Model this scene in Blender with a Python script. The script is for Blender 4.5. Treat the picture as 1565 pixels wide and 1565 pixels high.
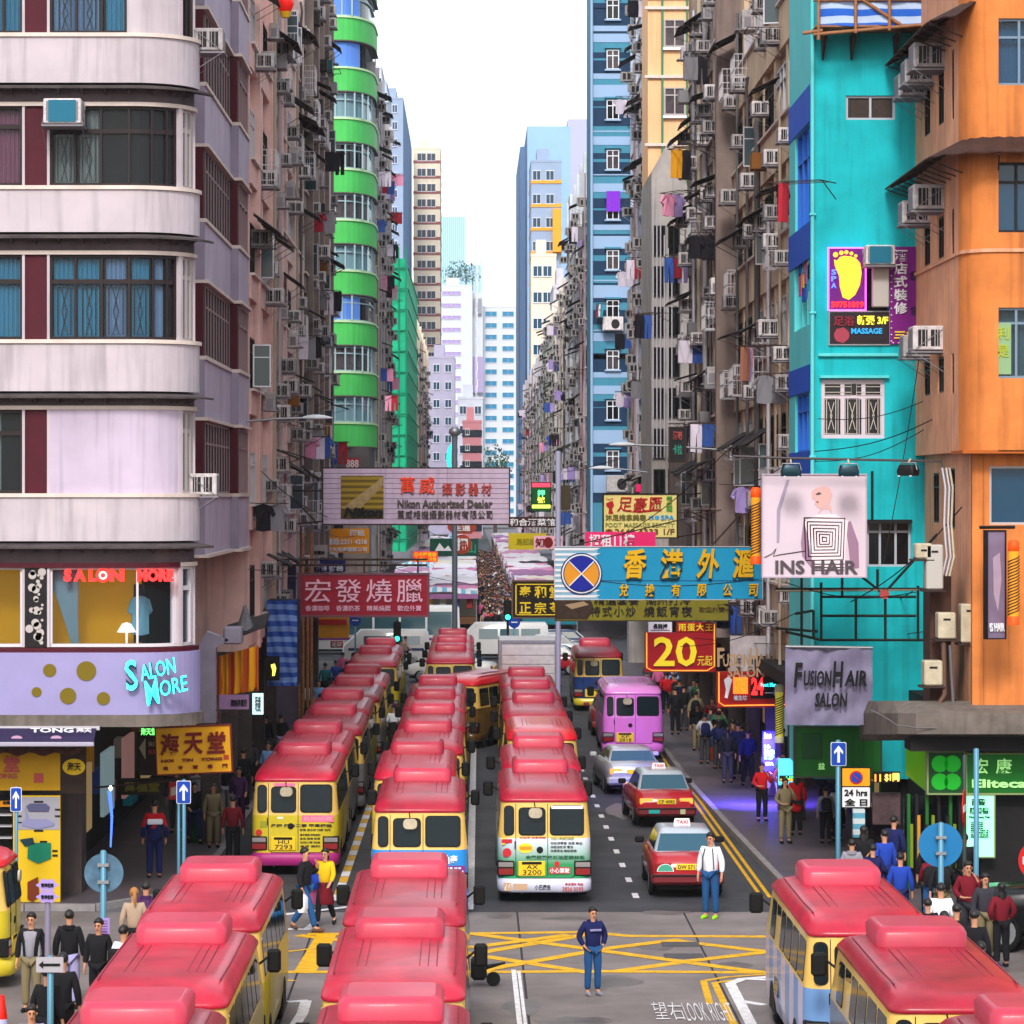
import bpy, bmesh, math, random
from mathutils import Vector, Matrix
R = math.radians
random.seed(7)
for o in list(bpy.data.objects): bpy.data.objects.remove(o)
SC = bpy.context.scene
COL = SC.collection
# ---------------------------------------------------------------- camera
# the street runs along +Y; camera on a footbridge 9.1 m up, long lens
F, CX, CY, H = 5000.0, 720.0, 755.0, 9.1          # calibration of the photograph (1565 px square)
def X(px, Y): return (px - CX) * Y / F
def Z(py, Y): return H - (py - CY) * Y / F
def GY(py): return H * F / (py - CY)               # distance of a ground point seen at row py
cam = bpy.data.cameras.new('camera'); co = bpy.data.objects.new('camera', cam); COL.objects.link(co)
co.location = (0, 0, H); co.rotation_euler = (R(90), 0, 0)
cam.sensor_width = 36; cam.lens = 36 * F / 1565
cam.shift_x = (782.5 - CX) / 1565; cam.shift_y = -(782.5 - CY) / 1565
cam.clip_start = 0.5; cam.clip_end = 9000
SC.camera = co
# ---------------------------------------------------------------- light
W = bpy.data.worlds.new('World'); SC.world = W; W.use_nodes = True
SUN_EL, SUN_AZ = R(38), R(187)     # behind the camera, a little to its left (thin overcast)
nt = W.node_tree; N = nt.nodes; Lk = nt.links; N.clear()
sky = N.new('ShaderNodeTexSky'); sky.sky_type = 'NISHITA'; sky.sun_disc = False
sky.sun_elevation = SUN_EL; sky.sun_rotation = SUN_AZ; sky.air_density = 1.0; sky.dust_density = 3.0
bgs = N.new('ShaderNodeBackground'); bgs.inputs[1].default_value = 0.05
bgc = N.new('ShaderNodeBackground'); bgc.inputs[1].default_value = 0.60
tc = N.new('ShaderNodeTexCoord'); no = N.new('ShaderNodeTexNoise'); no.inputs['Scale'].default_value = 2.2; no.inputs['Detail'].default_value = 5
cr = N.new('ShaderNodeValToRGB'); cr.color_ramp.elements[0].position = .35; cr.color_ramp.elements[0].color = (.90, .95, 1.0, 1)
cr.color_ramp.elements[1].position = .6; cr.color_ramp.elements[1].color = (1.0, 1.0, 1.0, 1)
add = N.new('ShaderNodeAddShader'); out = N.new('ShaderNodeOutputWorld')
Lk.new(sky.outputs[0], bgs.inputs[0]); Lk.new(tc.outputs['Generated'], no.inputs['Vector']); Lk.new(no.outputs[0], cr.inputs[0])
Lk.new(cr.outputs[0], bgc.inputs[0]); Lk.new(bgs.outputs[0], add.inputs[0]); Lk.new(bgc.outputs[0], add.inputs[1]); Lk.new(add.outputs[0], out.inputs[0])
sl = bpy.data.lights.new('sun', 'SUN'); sl.energy = 1.5; sl.angle = R(12); sl.color = (1.0, .965, .91)
so = bpy.data.objects.new('sun', sl); COL.objects.link(so)
sd = Vector((math.sin(SUN_AZ) * math.cos(SUN_EL), math.cos(SUN_AZ) * math.cos(SUN_EL), math.sin(SUN_EL)))
so.rotation_euler = sd.to_track_quat('Z', 'Y').to_euler()
SC.view_settings.view_transform = 'Standard'; SC.view_settings.look = 'None'; SC.view_settings.use_curve_mapping = False
SC.view_settings.exposure = 0.98; SC.view_settings.gamma = 1
cy = SC.cycles; cy.max_bounces = 5; cy.diffuse_bounces = 3; cy.glossy_bounces = 3; cy.transmission_bounces = 3; cy.transparent_max_bounces = 6
cy.use_denoising = True; cy.caustics_reflective = False; cy.caustics_refractive = False; cy.sample_clamp_indirect = 4
SC.render.film_transparent = False
# ---------------------------------------------------------------- materials
def lin(h):
 if not isinstance(h, str): return tuple(h)[:3]
 c = [int(h[i:i + 2], 16) / 255 for i in (0, 2, 4)]
 return tuple(x / 12.92 if x <= .04045 else ((x + .055) / 1.055) ** 2.4 for x in c)
MC = {}
def mat(name, c, rough=.6, metal=0, noise=0, scale=1.5, streak=0, bump=0, bscale=8, coat=0, emit=0, spec=.22, vary=0, wave=None, c2=None, grad=None, dots=None):
 """one procedural material; noise = dirt patches, streak = vertical rain marks, vary = change per object"""
 if name in MC: return MC[name]
 m = bpy.data.materials.new(name); MC[name] = m; m.use_nodes = True
 t = m.node_tree; n = t.nodes; l = t.links; b = n['Principled BSDF']
 col = lin(c); b.inputs['Base Color'].default_value = (*col, 1); b.inputs['Roughness'].default_value = rough
 b.inputs['Metallic'].default_value = metal; b.inputs['Specular IOR Level'].default_value = spec
 if coat: b.inputs['Coat Weight'].default_value = coat; b.inputs['Coat Roughness'].default_value = .08
 src = None
 def rgb(cc):
  q = n.new('ShaderNodeRGB'); q.outputs[0].default_value = (*cc, 1); return q.outputs[0]
 def mixc(f, a, bb, mode='MIX'):
  q = n.new('ShaderNodeMix'); q.data_type = 'RGBA'; q.blend_type = mode
  if isinstance(f, float) or isinstance(f, int): q.inputs[0].default_value = f
  else: l.new(f, q.inputs[0])
  for k, v in ((6, a), (7, bb)):
   if isinstance(v, tuple): q.inputs[k].default_value = (*v, 1)
   else: l.new(v, q.inputs[k])
  return q.outputs[2]
 src = rgb(col)
 tcn = n.new('ShaderNodeTexCoord'); pos = tcn.outputs['Object']
 if grad:      # printed colour fade over the object's own height
  sp = n.new('ShaderNodeSeparateXYZ'); l.new(pos, sp.inputs[0]); mr = n.new('ShaderNodeMapRange')
  l.new(sp.outputs[2], mr.inputs[0]); mr.inputs[1].default_value = grad[0]; mr.inputs[2].default_value = grad[1]
  src = mixc(mr.outputs[0], src, lin(c2))
 if wave:      # printed stripes: (axis, scale)
  w = n.new('ShaderNodeTexWave'); w.bands_direction = wave[0]; w.inputs['Scale'].default_value = wave[1]; w.inputs['Distortion'].default_value = wave[2] if len(wave) > 2 else 0
  w.inputs['Detail Scale'].default_value = .6
  l.new(pos, w.inputs['Vector']); q = n.new('ShaderNodeValToRGB'); q.color_ramp.elements[0].position = .45; q.color_ramp.elements[1].position = .55
  l.new(w.outputs[1], q.inputs[0]); src = mixc(q.outputs[0], src, lin(c2))
 geo = n.new('ShaderNodeNewGeometry'); wp = geo.outputs['Position']
 if noise:
  a = n.new('ShaderNodeTexNoise'); a.inputs['Scale'].default_value = scale; a.inputs['Detail'].default_value = 6; a.inputs['Roughness'].default_value = .65
  l.new(wp, a.inputs['Vector']); mr = n.new('ShaderNodeMapRange'); l.new(a.outputs[0], mr.inputs[0])
  mr.inputs[1].default_value = .3; mr.inputs[2].default_value = .72; mr.inputs[3].default_value = 1 - noise; mr.inputs[4].default_value = 1 + noise * .35
  cb = n.new('ShaderNodeCombineColor'); [l.new(mr.outputs[0], cb.inputs[k]) for k in range(3)]
  src = mixc(1.0, src, cb.outputs[0], 'MULTIPLY')
 if streak:
  mp = n.new('ShaderNodeMapping'); mp.inputs['Scale'].default_value = (2.3, 2.3, .13); l.new(wp, mp.inputs[0])
  a = n.new('ShaderNodeTexNoise'); a.inputs['Scale'].default_value = 2.2; a.inputs['Detail'].default_value = 5; l.new(mp.outputs[0], a.inputs['Vector'])
  mr = n.new('ShaderNodeMapRange'); l.new(a.outputs[0], mr.inputs[0]); mr.inputs[1].default_value = .5; mr.inputs[2].default_value = .78; mr.inputs[4].default_value = streak
  src = mixc(mr.outputs[0], src, tuple(x * .28 for x in col[:3]))
 if vary:
  oi = n.new('ShaderNodeObjectInfo'); mr = n.new('ShaderNodeMapRange'); l.new(oi.outputs['Random'], mr.inputs[0])
  mr.inputs[3].default_value = 1 - vary; mr.inputs[4].default_value = 1 + vary * .6
  cb = n.new('ShaderNodeCombineColor'); [l.new(mr.outputs[0], cb.inputs[k]) for k in range(3)]
  src = mixc(1.0, src, cb.outputs[0], 'MULTIPLY')
 l.new(src, b.inputs['Base Color'])
 if bump:
  a = n.new('ShaderNodeTexNoise'); a.inputs['Scale'].default_value = bscale; a.inputs['Detail'].default_value = 5; l.new(wp, a.inputs['Vector'])
  bp = n.new('ShaderNodeBump'); bp.inputs['Strength'].default_value = bump; bp.inputs['Distance'].default_value = .05; l.new(a.outputs[0], bp.inputs['Height']); l.new(bp.outputs[0], b.inputs['Normal'])
 if emit:
  l.new(src, b.inputs['Emission Color']); b.inputs['Emission Strength'].default_value = emit
 return m
def glass(name, tint='ffffff', alpha=.55, rough=.03):
 """window glass: partly see-through, reflects the sky"""
 if name in MC: return MC[name]
 m = bpy.data.materials.new(name); MC[name] = m; m.use_nodes = True; t = m.node_tree; n = t.nodes; l = t.links
 b = n['Principled BSDF']; b.inputs['Base Color'].default_value = (*[x * .1 for x in lin(tint)], 1); b.inputs['Roughness'].default_value = rough
 tr = n.new('ShaderNodeBsdfTransparent'); tr.inputs[0].default_value = (*lin(tint), 1)
 mx = n.new('ShaderNodeMixShader'); mx.inputs[0].default_value = 1 - alpha; l.new(tr.outputs[0], mx.inputs[1]); l.new(b.outputs[0], mx.inputs[2])
 l.new(mx.outputs[0], n['Material Output'].inputs[0]); return m
# ---------------------------------------------------------------- mesh building
class MB:
 def __init__(s): s.v = []; s.f = []; s.m = []; s.sm = []
 def add(s, vs, fs, m=0, smooth=False, M=None):
  b = len(s.v)
  s.v += [tuple(M @ Vector(p)) for p in vs] if M is not None else [tuple(p) for p in vs]
  s.f += [tuple(b + i for i in f) for f in fs]; s.m += [m] * len(fs); s.sm += [smooth] * len(fs); return s
 def box(s, x0, x1, y0, y1, z0, z1, m=0, M=None):
  return s.add([(x0, y0, z0), (x1, y0, z0), (x1, y1, z0), (x0, y1, z0), (x0, y0, z1), (x1, y0, z1), (x1, y1, z1), (x0, y1, z1)],
                     [(0, 3, 2, 1), (4, 5, 6, 7), (0, 1, 5, 4), (1, 2, 6, 5), (2, 3, 7, 6), (3, 0, 4, 7)], m, False, M)
 def bbox(s, x0, x1, y0, y1, z0, z1, b=.01, m=0, M=None):   # box with chamfered edges
  b = min(b, (x1 - x0) * .45, (y1 - y0) * .45, (z1 - z0) * .45); c = ((x0 + x1) / 2, (y0 + y1) / 2, (z0 + z1) / 2); h = ((x1 - x0) / 2, (y1 - y0) / 2, (z1 - z0) / 2)
  vs = []; idx = {}
  for sx in (-1, 1):
   for sy in (-1, 1):
    for sz in (-1, 1):
     for a in range(3):
      p = [c[i] + (sx, sy, sz)[i] * (h[i] - (0 if i == a else b)) for i in range(3)]
      idx[(sx, sy, sz, a)] = len(vs); vs.append(tuple(p))
  fs = []
  for a in range(3):
   u, w = (a + 1) % 3, (a + 2) % 3
   for sg in (-1, 1):
    q = []
    for (p1, p2) in ((-1, -1), (1, -1), (1, 1), (-1, 1)):
     k = [0, 0, 0]; k[a] = sg; k[u] = p1; k[w] = p2; q.append(idx[(k[0], k[1], k[2], a)])
    fs.append(tuple(q if sg > 0 else q[::-1]))
   for p1 in (-1, 1):
    for p2 in (-1, 1):
     k0 = [0, 0, 0]; k0[u] = p1; k0[w] = p2; k0[a] = -1; k1 = list(k0); k1[a] = 1
     q = [idx[(*k0, u)], idx[(*k1, u)], idx[(*k1, w)], idx[(*k0, w)]]
     fs.append(tuple(q if p1 * p2 < 0 else q[::-1]))
  for sx in (-1, 1):
   for sy in (-1, 1):
    for sz in (-1, 1):
     q = [idx[(sx, sy, sz, a)] for a in range(3)]; fs.append(tuple(q if sx * sy * sz > 0 else q[::-1]))
  return s.add(vs, fs, m, False, M)
 def loft(s, rings, m=0, smooth=True, cap0=True, cap1=True, M=None, capm=None):
  n = len(rings[0]); vs = [p for r in rings for p in r]; fs = []
  for k in range(len(rings) - 1):
   for i in range(n):
    j = (i + 1) % n; fs.append((k * n + i, k * n + j, (k + 1) * n + j, (k + 1) * n + i))
  s.add(vs, fs, m, smooth, M)
  cm = m if capm is None else capm
  if cap0: s.add(rings[0], [tuple(range(n))[::-1]], cm, False, M)
  if cap1: s.add(rings[-1], [tuple(range(n))], cm, False, M)
  return s
 def tube(s, pts, r, n=6, m=0, cap=True, M=None):
  pts = [Vector(p) for p in pts]; rings = []; rr = r if isinstance(r, (list, tuple)) else [r] * len(pts)
  prev = None
  for i, p in enumerate(pts):
   d = (pts[min(i + 1, len(pts) - 1)] - pts[max(i - 1, 0)]); d = d.normalized() if d.length > 1e-6 else Vector((0, 0, 1))
   a = d.orthogonal().normalized() if prev is None else (prev - d * prev.dot(d)).normalized(); prev = a; b = d.cross(a)
   rings.append([tuple(p + (a * math.cos(2 * math.pi * k / n) + b * math.sin(2 * math.pi * k / n)) * rr[i]) for k in range(n)])
  return s.loft(rings, m, n > 4, cap, cap, M)
 def bar(s, p, q, w=.03, m=0, M=None): return s.tube([p, q], w * .7, 4, m, True, M)
 def quad(s, *p, m=0, M=None): return s.add(p, [tuple(range(len(p)))], m, False, M)
 def prism(s, poly, y0, y1, m=0, M=None, smooth=False):   # poly of (x,z), extruded along y
  return s.loft([[(x, y0, z) for x, z in poly], [(x, y1, z) for x, z in poly]], m, smooth, M=M)
 def lathe(s, prof, n=16, m=0, M=None, c=(0, 0)):
  return s.loft([[(c[0] + r * math.cos(2 * math.pi * k / n), c[1] + r * math.sin(2 * math.pi * k / n), z) for k in range(n)] for r, z in prof], m, True, M=M)
 def mesh(s, name, mats):
  me = bpy.data.meshes.new(name); me.from_pydata(s.v, [], s.f)
  for mm in mats: me.materials.append(mm)
  if len(mats) > 1: me.polygons.foreach_set('material_index', s.m)
  me.polygons.foreach_set('use_smooth', s.sm)
  me.validate(); me.update(); return me
 def build(s, name, mats, parent=None, loc=(0, 0, 0), rz=0, **kw):
  if not isinstance(mats, (list, tuple)): mats = [mats]
  o = bpy.data.objects.new(name, s.mesh(name, mats)); COL.objects.link(o); o.location = loc; o.rotation_euler.z = rz
  if parent is not None: o.parent = parent
  return tag(o, **kw)
def tag(o, label=None, cat=None, group=None, kind=None):
 if label: o['label'] = label
 if cat: o['category'] = cat
 if group: o['group'] = group
 if kind: o['kind'] = kind
 return o
def empty(name, loc=(0, 0, 0), rz=0, parent=None, **kw):
 o = bpy.data.objects.new(name, None); COL.objects.link(o); o.location = loc; o.rotation_euler.z = rz; o.empty_display_size = .1
 if parent is not None: o.parent = parent
 return tag(o, **kw)
def inst(me, name, parent=None, loc=(0, 0, 0), rz=0, scale=None, mats=None, **kw):
 o = bpy.data.objects.new(name, me); COL.objects.link(o); o.location = loc; o.rotation_euler.z = rz
 if scale: o.scale = scale
 if parent is not None: o.parent = parent
 if mats:
  for i, mm in enumerate(mats):
   if mm is not None: o.material_slots[i].link = 'OBJECT'; o.material_slots[i].material = mm
 return tag(o, **kw)
def copy_tree(o, parent=None):
 c = o.copy(); COL.objects.link(c); c.parent = parent
 for ch in [x for x in KIDS.get(o.name, [])]: copy_tree(ch, c)
 return c
KIDS = {}
def index_kids(*roots):
 for r in roots:
  ks = [x for x in bpy.data.objects if x.parent == r]
  KIDS[r.name] = ks; index_kids(*ks) if ks else None
def rpoly(x0, x1, z0, z1, r=.05, n=3):      # rounded rectangle outline
 r = min(r, (x1 - x0) * .49, (z1 - z0) * .49); P = []
 for cx, cz, a in ((x1 - r, z1 - r, 0), (x0 + r, z1 - r, 90), (x0 + r, z0 + r, 180), (x1 - r, z0 + r, 270)):
  for k in range(n + 1): t = R(a + 90 * k / n); P.append((cx + r * math.cos(t), cz + r * math.sin(t)))
 return P
def circ(cx, cz, r, n=20, rz=None): return [(cx + r * math.cos(2 * math.pi * k / n), cz + (rz or r) * math.sin(2 * math.pi * k / n)) for k in range(n)]
# ---------------------------------------------------------------- lettering
TX = {}
def text_mesh(s, bold=0.0, depth=.012, shear=0, spacing=1.0):
 k = (s, bold, depth, shear, spacing)
 if k in TX: return TX[k]
 c = bpy.data.curves.new('lettering', 'FONT'); c.body = s; c.resolution_u = 2; c.offset = bold; c.extrude = depth; c.shear = shear; c.space_character = spacing; c.align_x = 'CENTER'
 o = bpy.data.objects.new('lettering_source', c); me = bpy.data.meshes.new_from_object(o); bpy.data.objects.remove(o); bpy.data.curves.remove(c)
 xs = [v.co.x for v in me.vertices] or [0]; ys = [v.co.y for v in me.vertices] or [0]
 x0, x1, y0, y1 = min(xs), max(xs), min(ys), max(ys); w = max(x1 - x0, 1e-3); h = max(y1 - y0, 1e-3)
 for v in me.vertices: v.co = Vector(((v.co.x - x0) / w, -v.co.z, (v.co.y - y0) / h))      # unit box, front towards -Y
 me.name = 'lettering'; TX[k] = me; return me
def text(parent, s, x0, x1, z0, z1, y, m, bold=0.0, depth=.012, shear=0, name='lettering', spacing=1.0, rz=0):
 """lettering filling the box x0..x1, z0..z1 of its parent, standing proud at depth y"""
 me = text_mesh(s, bold, depth, shear, spacing)
 o = bpy.data.objects.new(name, me.copy() if not me.materials else me); me2 = o.data
 if not me2.materials: me2.materials.append(m)
 o.material_slots[0].link = 'OBJECT'; o.material_slots[0].material = m
 COL.objects.link(o); o.parent = parent; o.location = (x0, y, z0); o.scale = (x1 - x0, 1, z1 - z0); o.rotation_euler.z = rz
 return o
ORD = ['ground', 'first', 'second', 'third', 'fourth', 'fifth', 'sixth', 'seventh', 'eighth', 'ninth', 'tenth', 'eleventh', 'twelfth', 'thirteenth', 'fourteenth', 'fifteenth', 'sixteenth', 'seventeenth', 'eighteenth', 'nineteenth', 'twentieth'] + ['%dth' % i for i in range(21, 60)]
# ---------------------------------------------------------------- shared materials
M_ = dict(
 black=mat('black_rubber', '0c0c0d', .7), dark=mat('dark_metal', '1c1a1c', .5, .3), steel=mat('galvanised_steel', '8d8f94', .45, .6, noise=.2, scale=6),
 rust=mat('rusty_iron', '3a2a26', .8, 0, noise=.4, scale=9), white=mat('white_paint', 'd9d9de', .5), cream=mat('cream_plastic', 'b8ac94', .5, noise=.3, scale=4, streak=.4),
 ac=mat('aircon_casing', 'bdb6b7', .6, noise=.4, scale=7, vary=.4), acd=mat('aircon_louvre', '201d20', .7), acl=mat('aircon_grille', '77737a', .6),
 glassd=mat('dark_glass', '080b0f', .12, spec=.35), glassb=mat('blue_glass', '0f3a54', .12, spec=.35), chrome=mat('chrome', 'c9ccd0', .15, 1),
 pole=mat('blue_grey_pole', '4f7f96', .4, .2), alu=mat('aluminium_frame', 'b9b6bd', .4, .4), awn=mat('sheet_awning', '2a2527', .75, noise=.45, scale=3, bump=.2, bscale=12),
 bamboo=mat('bamboo_pole', '9a6a48', .6, noise=.4, scale=5), skin=mat('skin', 'b98468', .55), skin2=mat('skin_dark', '96664c', .55), hair=mat('black_hair', '14100f', .5, spec=.4),
 leather=mat('black_shoe', '131214', .4), eye=mat('eye_dark', '1a100e', .3), lip=mat('lip', '8a4a44', .5))
# ================================================================= ground
asph = mat('asphalt', (.050, .050, .058), .75, noise=.5, scale=.5, bump=.25, bscale=30)
conc = mat('concrete_road', (.19, .162, .158), .7, noise=.45, scale=.45, bump=.12, bscale=18)
pave = mat('pavement', (.085, .068, .078), .5, noise=.35, scale=.8, bump=.1)
mb = MB(); mb.quad((-3000, -300, -.012), (3000, -300, -.012), (3000, 6000, -.012), (-3000, 6000, -.012)); mb.build('ground', mat('far_ground', (.10, .10, .105), .9, noise=.2, scale=.05), kind='structure')
mb = MB(); mb.quad((-7.4, 71.2, 0), (7.9, 71.2, 0), (7.9, 1500, 0), (-7.4, 1500, 0)); mb.quad((-60, 176, .0), (-7.4, 176, .0), (-7.4, 206, .0), (-60, 206, .0)); mb.quad((7.9, 176, .0), (60, 176, .0), (60, 206, .0), (7.9, 206, .0))
mb.build('road', asph, kind='structure')
jr = MB().quad((-60, 20, -.006), (60, 20, -.006), (60, 71.2, -.006), (-60, 71.2, -.006)).build('junction_road', mat('joint_dark', (.03, .028, .03), .9), kind='structure')
# concrete slabs of the junction with open joints
sx = [-40, -32, -24, -16, -11, -6.6, -3.3, 1.0, 4.62, 8.2, 12, 17, 24, 32, 40]; sy = [22, 32, 41, 49, 56, 62.4, 66.1, 71.2]
for i in range(len(sx) - 1):
 for j in range(len(sy) - 1):
  g = .022; k = (sx[i + 1] - sx[i]) * 0
  MB().box(sx[i] + g, sx[i + 1] - g, sy[j] + g, sy[j + 1] - g, -.1, .002 + .0015 * ((i * 7 + j * 3) % 3)).build('road_slab', conc, jr)
yel = mat('yellow_road_paint', 'd9a400', .6, noise=.45, scale=5); wht = mat('white_road_paint', 'd8d5d8', .6, noise=.4, scale=6)
PZ = [0.0]
def paint(pts, w, m, z=.008, label=None, name='road_marking', dash=None):
 mb = MB()
 for (a, b) in zip(pts[:-1], pts[1:]):
  a = Vector((*a, 0)); b = Vector((*b, 0)); d = (b - a).normalized(); nrm = Vector((-d.y, d.x, 0)) * w / 2
  n = 1 if not dash else max(1, int((b - a).length / (dash[0] + dash[1])))
  for k in range(n):
   PZ[0] = (PZ[0] + .00035) % .006; z_ = z + PZ[0]; p = a + d * (dash[0] + dash[1]) * k if dash else a; q = p + d * dash[0] if dash else b
   if not dash: q = q + d * w * .25
   mb.quad(tuple(p + nrm * -1 + Vector((0, 0, z_))), tuple(q - nrm + Vector((0, 0, z_))), tuple(q + nrm + Vector((0, 0, z_))), tuple(p + nrm + Vector((0, 0, z_))))
 return mb.build(name, m, kind='structure')
def gp(px, py): Y = GY(py); return (X(px, Y), Y)
# yellow box junction
for pts in ([(470, 1428), (730, 1427), (900, 1425), (960, 1431), (1180, 1432)], [(440, 1486), (780, 1486), (900, 1485), (1170, 1487)],
   [(455, 1430), (720, 1459), (900, 1487)], [(725, 1428), (900, 1451), (1010, 1466), (1165, 1487)], [(1020, 1437), (1170, 1455)],
   [(730, 1485), (930, 1450), (1035, 1437)], [(720, 1449), (865, 1430)], [(1170, 1456), (1050, 1470), (940, 1485)], [(900, 1428), (725, 1458)]):
 paint([gp(*p) for p in pts], .32, yel)
 yel_z = .008
paint([gp(500, 1428), gp(466, 1486)], .42, yel, .0095); paint([gp(440, 1455), gp(500, 1448)], .12, yel, .011); paint([gp(490, 1470), gp(520, 1476)], .12, yel, .011)
for pts in ([(1180, 1489), (1110, 1494), (1075, 1500), (1085, 1535)], [(1180, 1492), (1130, 1498), (1092, 1503), (1130, 1585)], [(450, 1500), (380, 1495), (300, 1520)], [(380, 1508), (300, 1540)]):
 paint([gp(*p) for p in pts], .13, yel, .0095)
for pts in ([(1175, 1494), (1135, 1497), (1116, 1504), (1155, 1580)], [(1130, 1530), (1165, 1536)], [(420, 1400), (545, 1385)], [(395, 1420), (470, 1421), (480, 1413)], [(440, 1532), (468, 1530), (462, 1550), (430, 1600)], [(1175, 1498), (1140, 1497)]):
 paint([gp(*p) for p in pts], .2, wht, .0095)
paint([gp(785, 1483), gp(797, 1590)], .09, wht, .009); paint([gp(793, 1485), gp(806, 1590)], .06, wht, .009)
mk = empty('road_text', (0, 0, 0), kind='structure')
for s, a, b in (('望右', (1003, 1533), (1030, 1560)), ('LOOK RIGHT', (1052, 1534), (1105, 1562))):
 p0 = gp(a[0], b[1]); p1 = gp(b[0], a[1]); me = text_mesh(s, -.01, .001); o = inst(me, 'lettering', mk, (p0[0], p0[1], .02), 0, (p1[0] - p0[0] + .1, 1, p1[1] - p0[1])); o.rotation_euler.x = R(-90); o.data.materials.append(wht)
rgp_ = random.Random(6)
for i_, (px, py, w_, l_) in enumerate(((940, 1500, 1.1, 1.6), (800, 1540, .8, 2.2), (1000, 1448, .9, .9), (870, 1404, 1.6, .7), (740, 1475, .7, 1.3), (1120, 1475, .8, 1.1), (950, 1240, .9, 5), (1010, 1395, 1.3, .9), (765, 1400, .6, 1.0), (880, 1560, 1.4, .9))):
 x_, y_ = gp(px, py); n_ = 14; MB().add([(x_ + w_ / 2 * math.cos(t * 6.283 / n_) * rgp_.uniform(.6, 1.1), y_ + l_ / 2 * math.sin(t * 6.283 / n_) * rgp_.uniform(.6, 1.1), .0052 + .0002 * i_) for t in range(n_)], [tuple(range(n_))]).build('oil_stain', mat('oil_stained_road', (.11, .095, .092) if py > 1408 else (.034, .034, .038), .45, noise=.5, scale=1.2), kind='structure')
# carriageway lines
paint([(-.05, 71.6), (-.02, 75.0), (.18, 150)], .19, wht, .006)
paint([(3.62, 72.2), (2.9, 76), (3.4, 128)][0:1] + [(3.62, 72.2)], .1, wht)
mb = MB()
for k in range(26):
 Y = 70.6 + k * 3.05; 
 if Y < 71.4: continue
 px = 983 - .427 * (1397 - (CY + H * F / Y)); x = X(px, Y); mb.quad((x - .07, Y, .006), (x + .07, Y, .006), (x + .07, Y + .9, .006), (x - .07, Y + .9, .006))
mb.build('road_marking', wht, kind='structure')
def kx(py): return 1178 + .733 * (py - 1369)
for dx, w in ((-.12, .09), (.07, .09)):
 pts = []
 for py in (1372, 1300, 1220, 1150, 1080): Y = GY(py); pts.append((X(kx(py), Y) - .12 + dx, Y))
 paint(pts, w, yel, .006)
mb1 = MB(); mb2 = MB()
for k in range(22):      # yellow and white kerb-side dashes between the left bus columns
 Y = 73.2 + k * 1.15; py = CY + H * F / Y; x = X(519.4 - .352 * (py - 1361.8), Y)
 (mb1 if k % 2 else mb2).quad((x - .1, Y, .006), (x + .1, Y, .006), (x + .1, Y + 1.1, .006), (x - .1, Y + 1.1, .006))
mb1.build('road_marking', yel, kind='structure'); mb2.build('road_marking', wht, kind='structure')
for (px, py) in ((1045, 1462), (1040, 1444)):
 x, y = gp(px, py); MB().box(x - .38, x + .38, y - .3, y + .3, .004, .022).build('manhole_cover', mat('cast_iron', (.07, .065, .07), .6, .3), label='dark iron manhole cover in the yellow box, %s of two' % ('larger, nearer' if py > 1450 else 'smaller, farther'), cat='manhole cover', group='manhole covers in the junction')
# pavements and kerbs
kerb = mat('kerb_stone', (.24, .22, .22), .7, noise=.3, scale=2)
Lk0 = -6.35; RK = [(7.62, 69.5), (7.30, 76.5), (7.05, 90), (6.9, 102), (6.9, 176)]
def slab(poly, z, m, name): n = len(poly); return MB().loft([[(x, y, -.05) for x, y in poly], [(x, y, z) for x, y in poly]], 0, False, cap0=False).build(name, m, kind='structure')
slab([(-60, 71.6), (-8.2, 71.6), (-6.6, 74), (Lk0, 78), (Lk0, 176), (-60, 176)], .13, pave, 'pavement')
slab([(9.6, 66.6), (60, 66.6), (60, 176), (6.9, 176), (6.9, 102), (7.05, 90), (7.3, 76.5), (7.7, 70.2)], .13, pave, 'pavement')
slab([(-60, 206), (-3.2, 206), (-3.2, 1500), (-60, 1500)], .12, pave, 'pavement'); slab([(3.4, 206), (60, 206), (60, 1500), (3.4, 1500)], .12, pave, 'pavement')
def kerbs(pts):
 root = empty('kerb', kind='structure')
 for (a, b) in zip(pts[:-1], pts[1:]):
  a = Vector((*a, 0)); b = Vector((*b, 0)); L = (b - a).length; n = max(1, int(L / 1.5)); d = (b - a).normalized(); nn = Vector((-d.y, d.x, 0)) * .08
  for k in range(n):
   p = a + d * (L * k / n + .012); q = a + d * (L * (k + 1) / n - .012)
   r = [p - nn, q - nn, q + nn, p + nn]; MB().loft([[(v.x, v.y, -.02) for v in r], [(v.x, v.y, .142) for v in r]], 0, False).build('kerb_stone', kerb, root)
kerbs([(-8.2, 71.5), (-6.55, 74), (-6.3, 78), (-6.3, 140)]); kerbs([(9.6, 66.5), (7.65, 70.1), (7.22, 76.5), (6.98, 90), (6.83, 102), (6.83, 150)])
kerbs([(-16, 71.5), (-8.2, 71.5)]); kerbs([(9.6, 66.5), (15, 66.5)])
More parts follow.
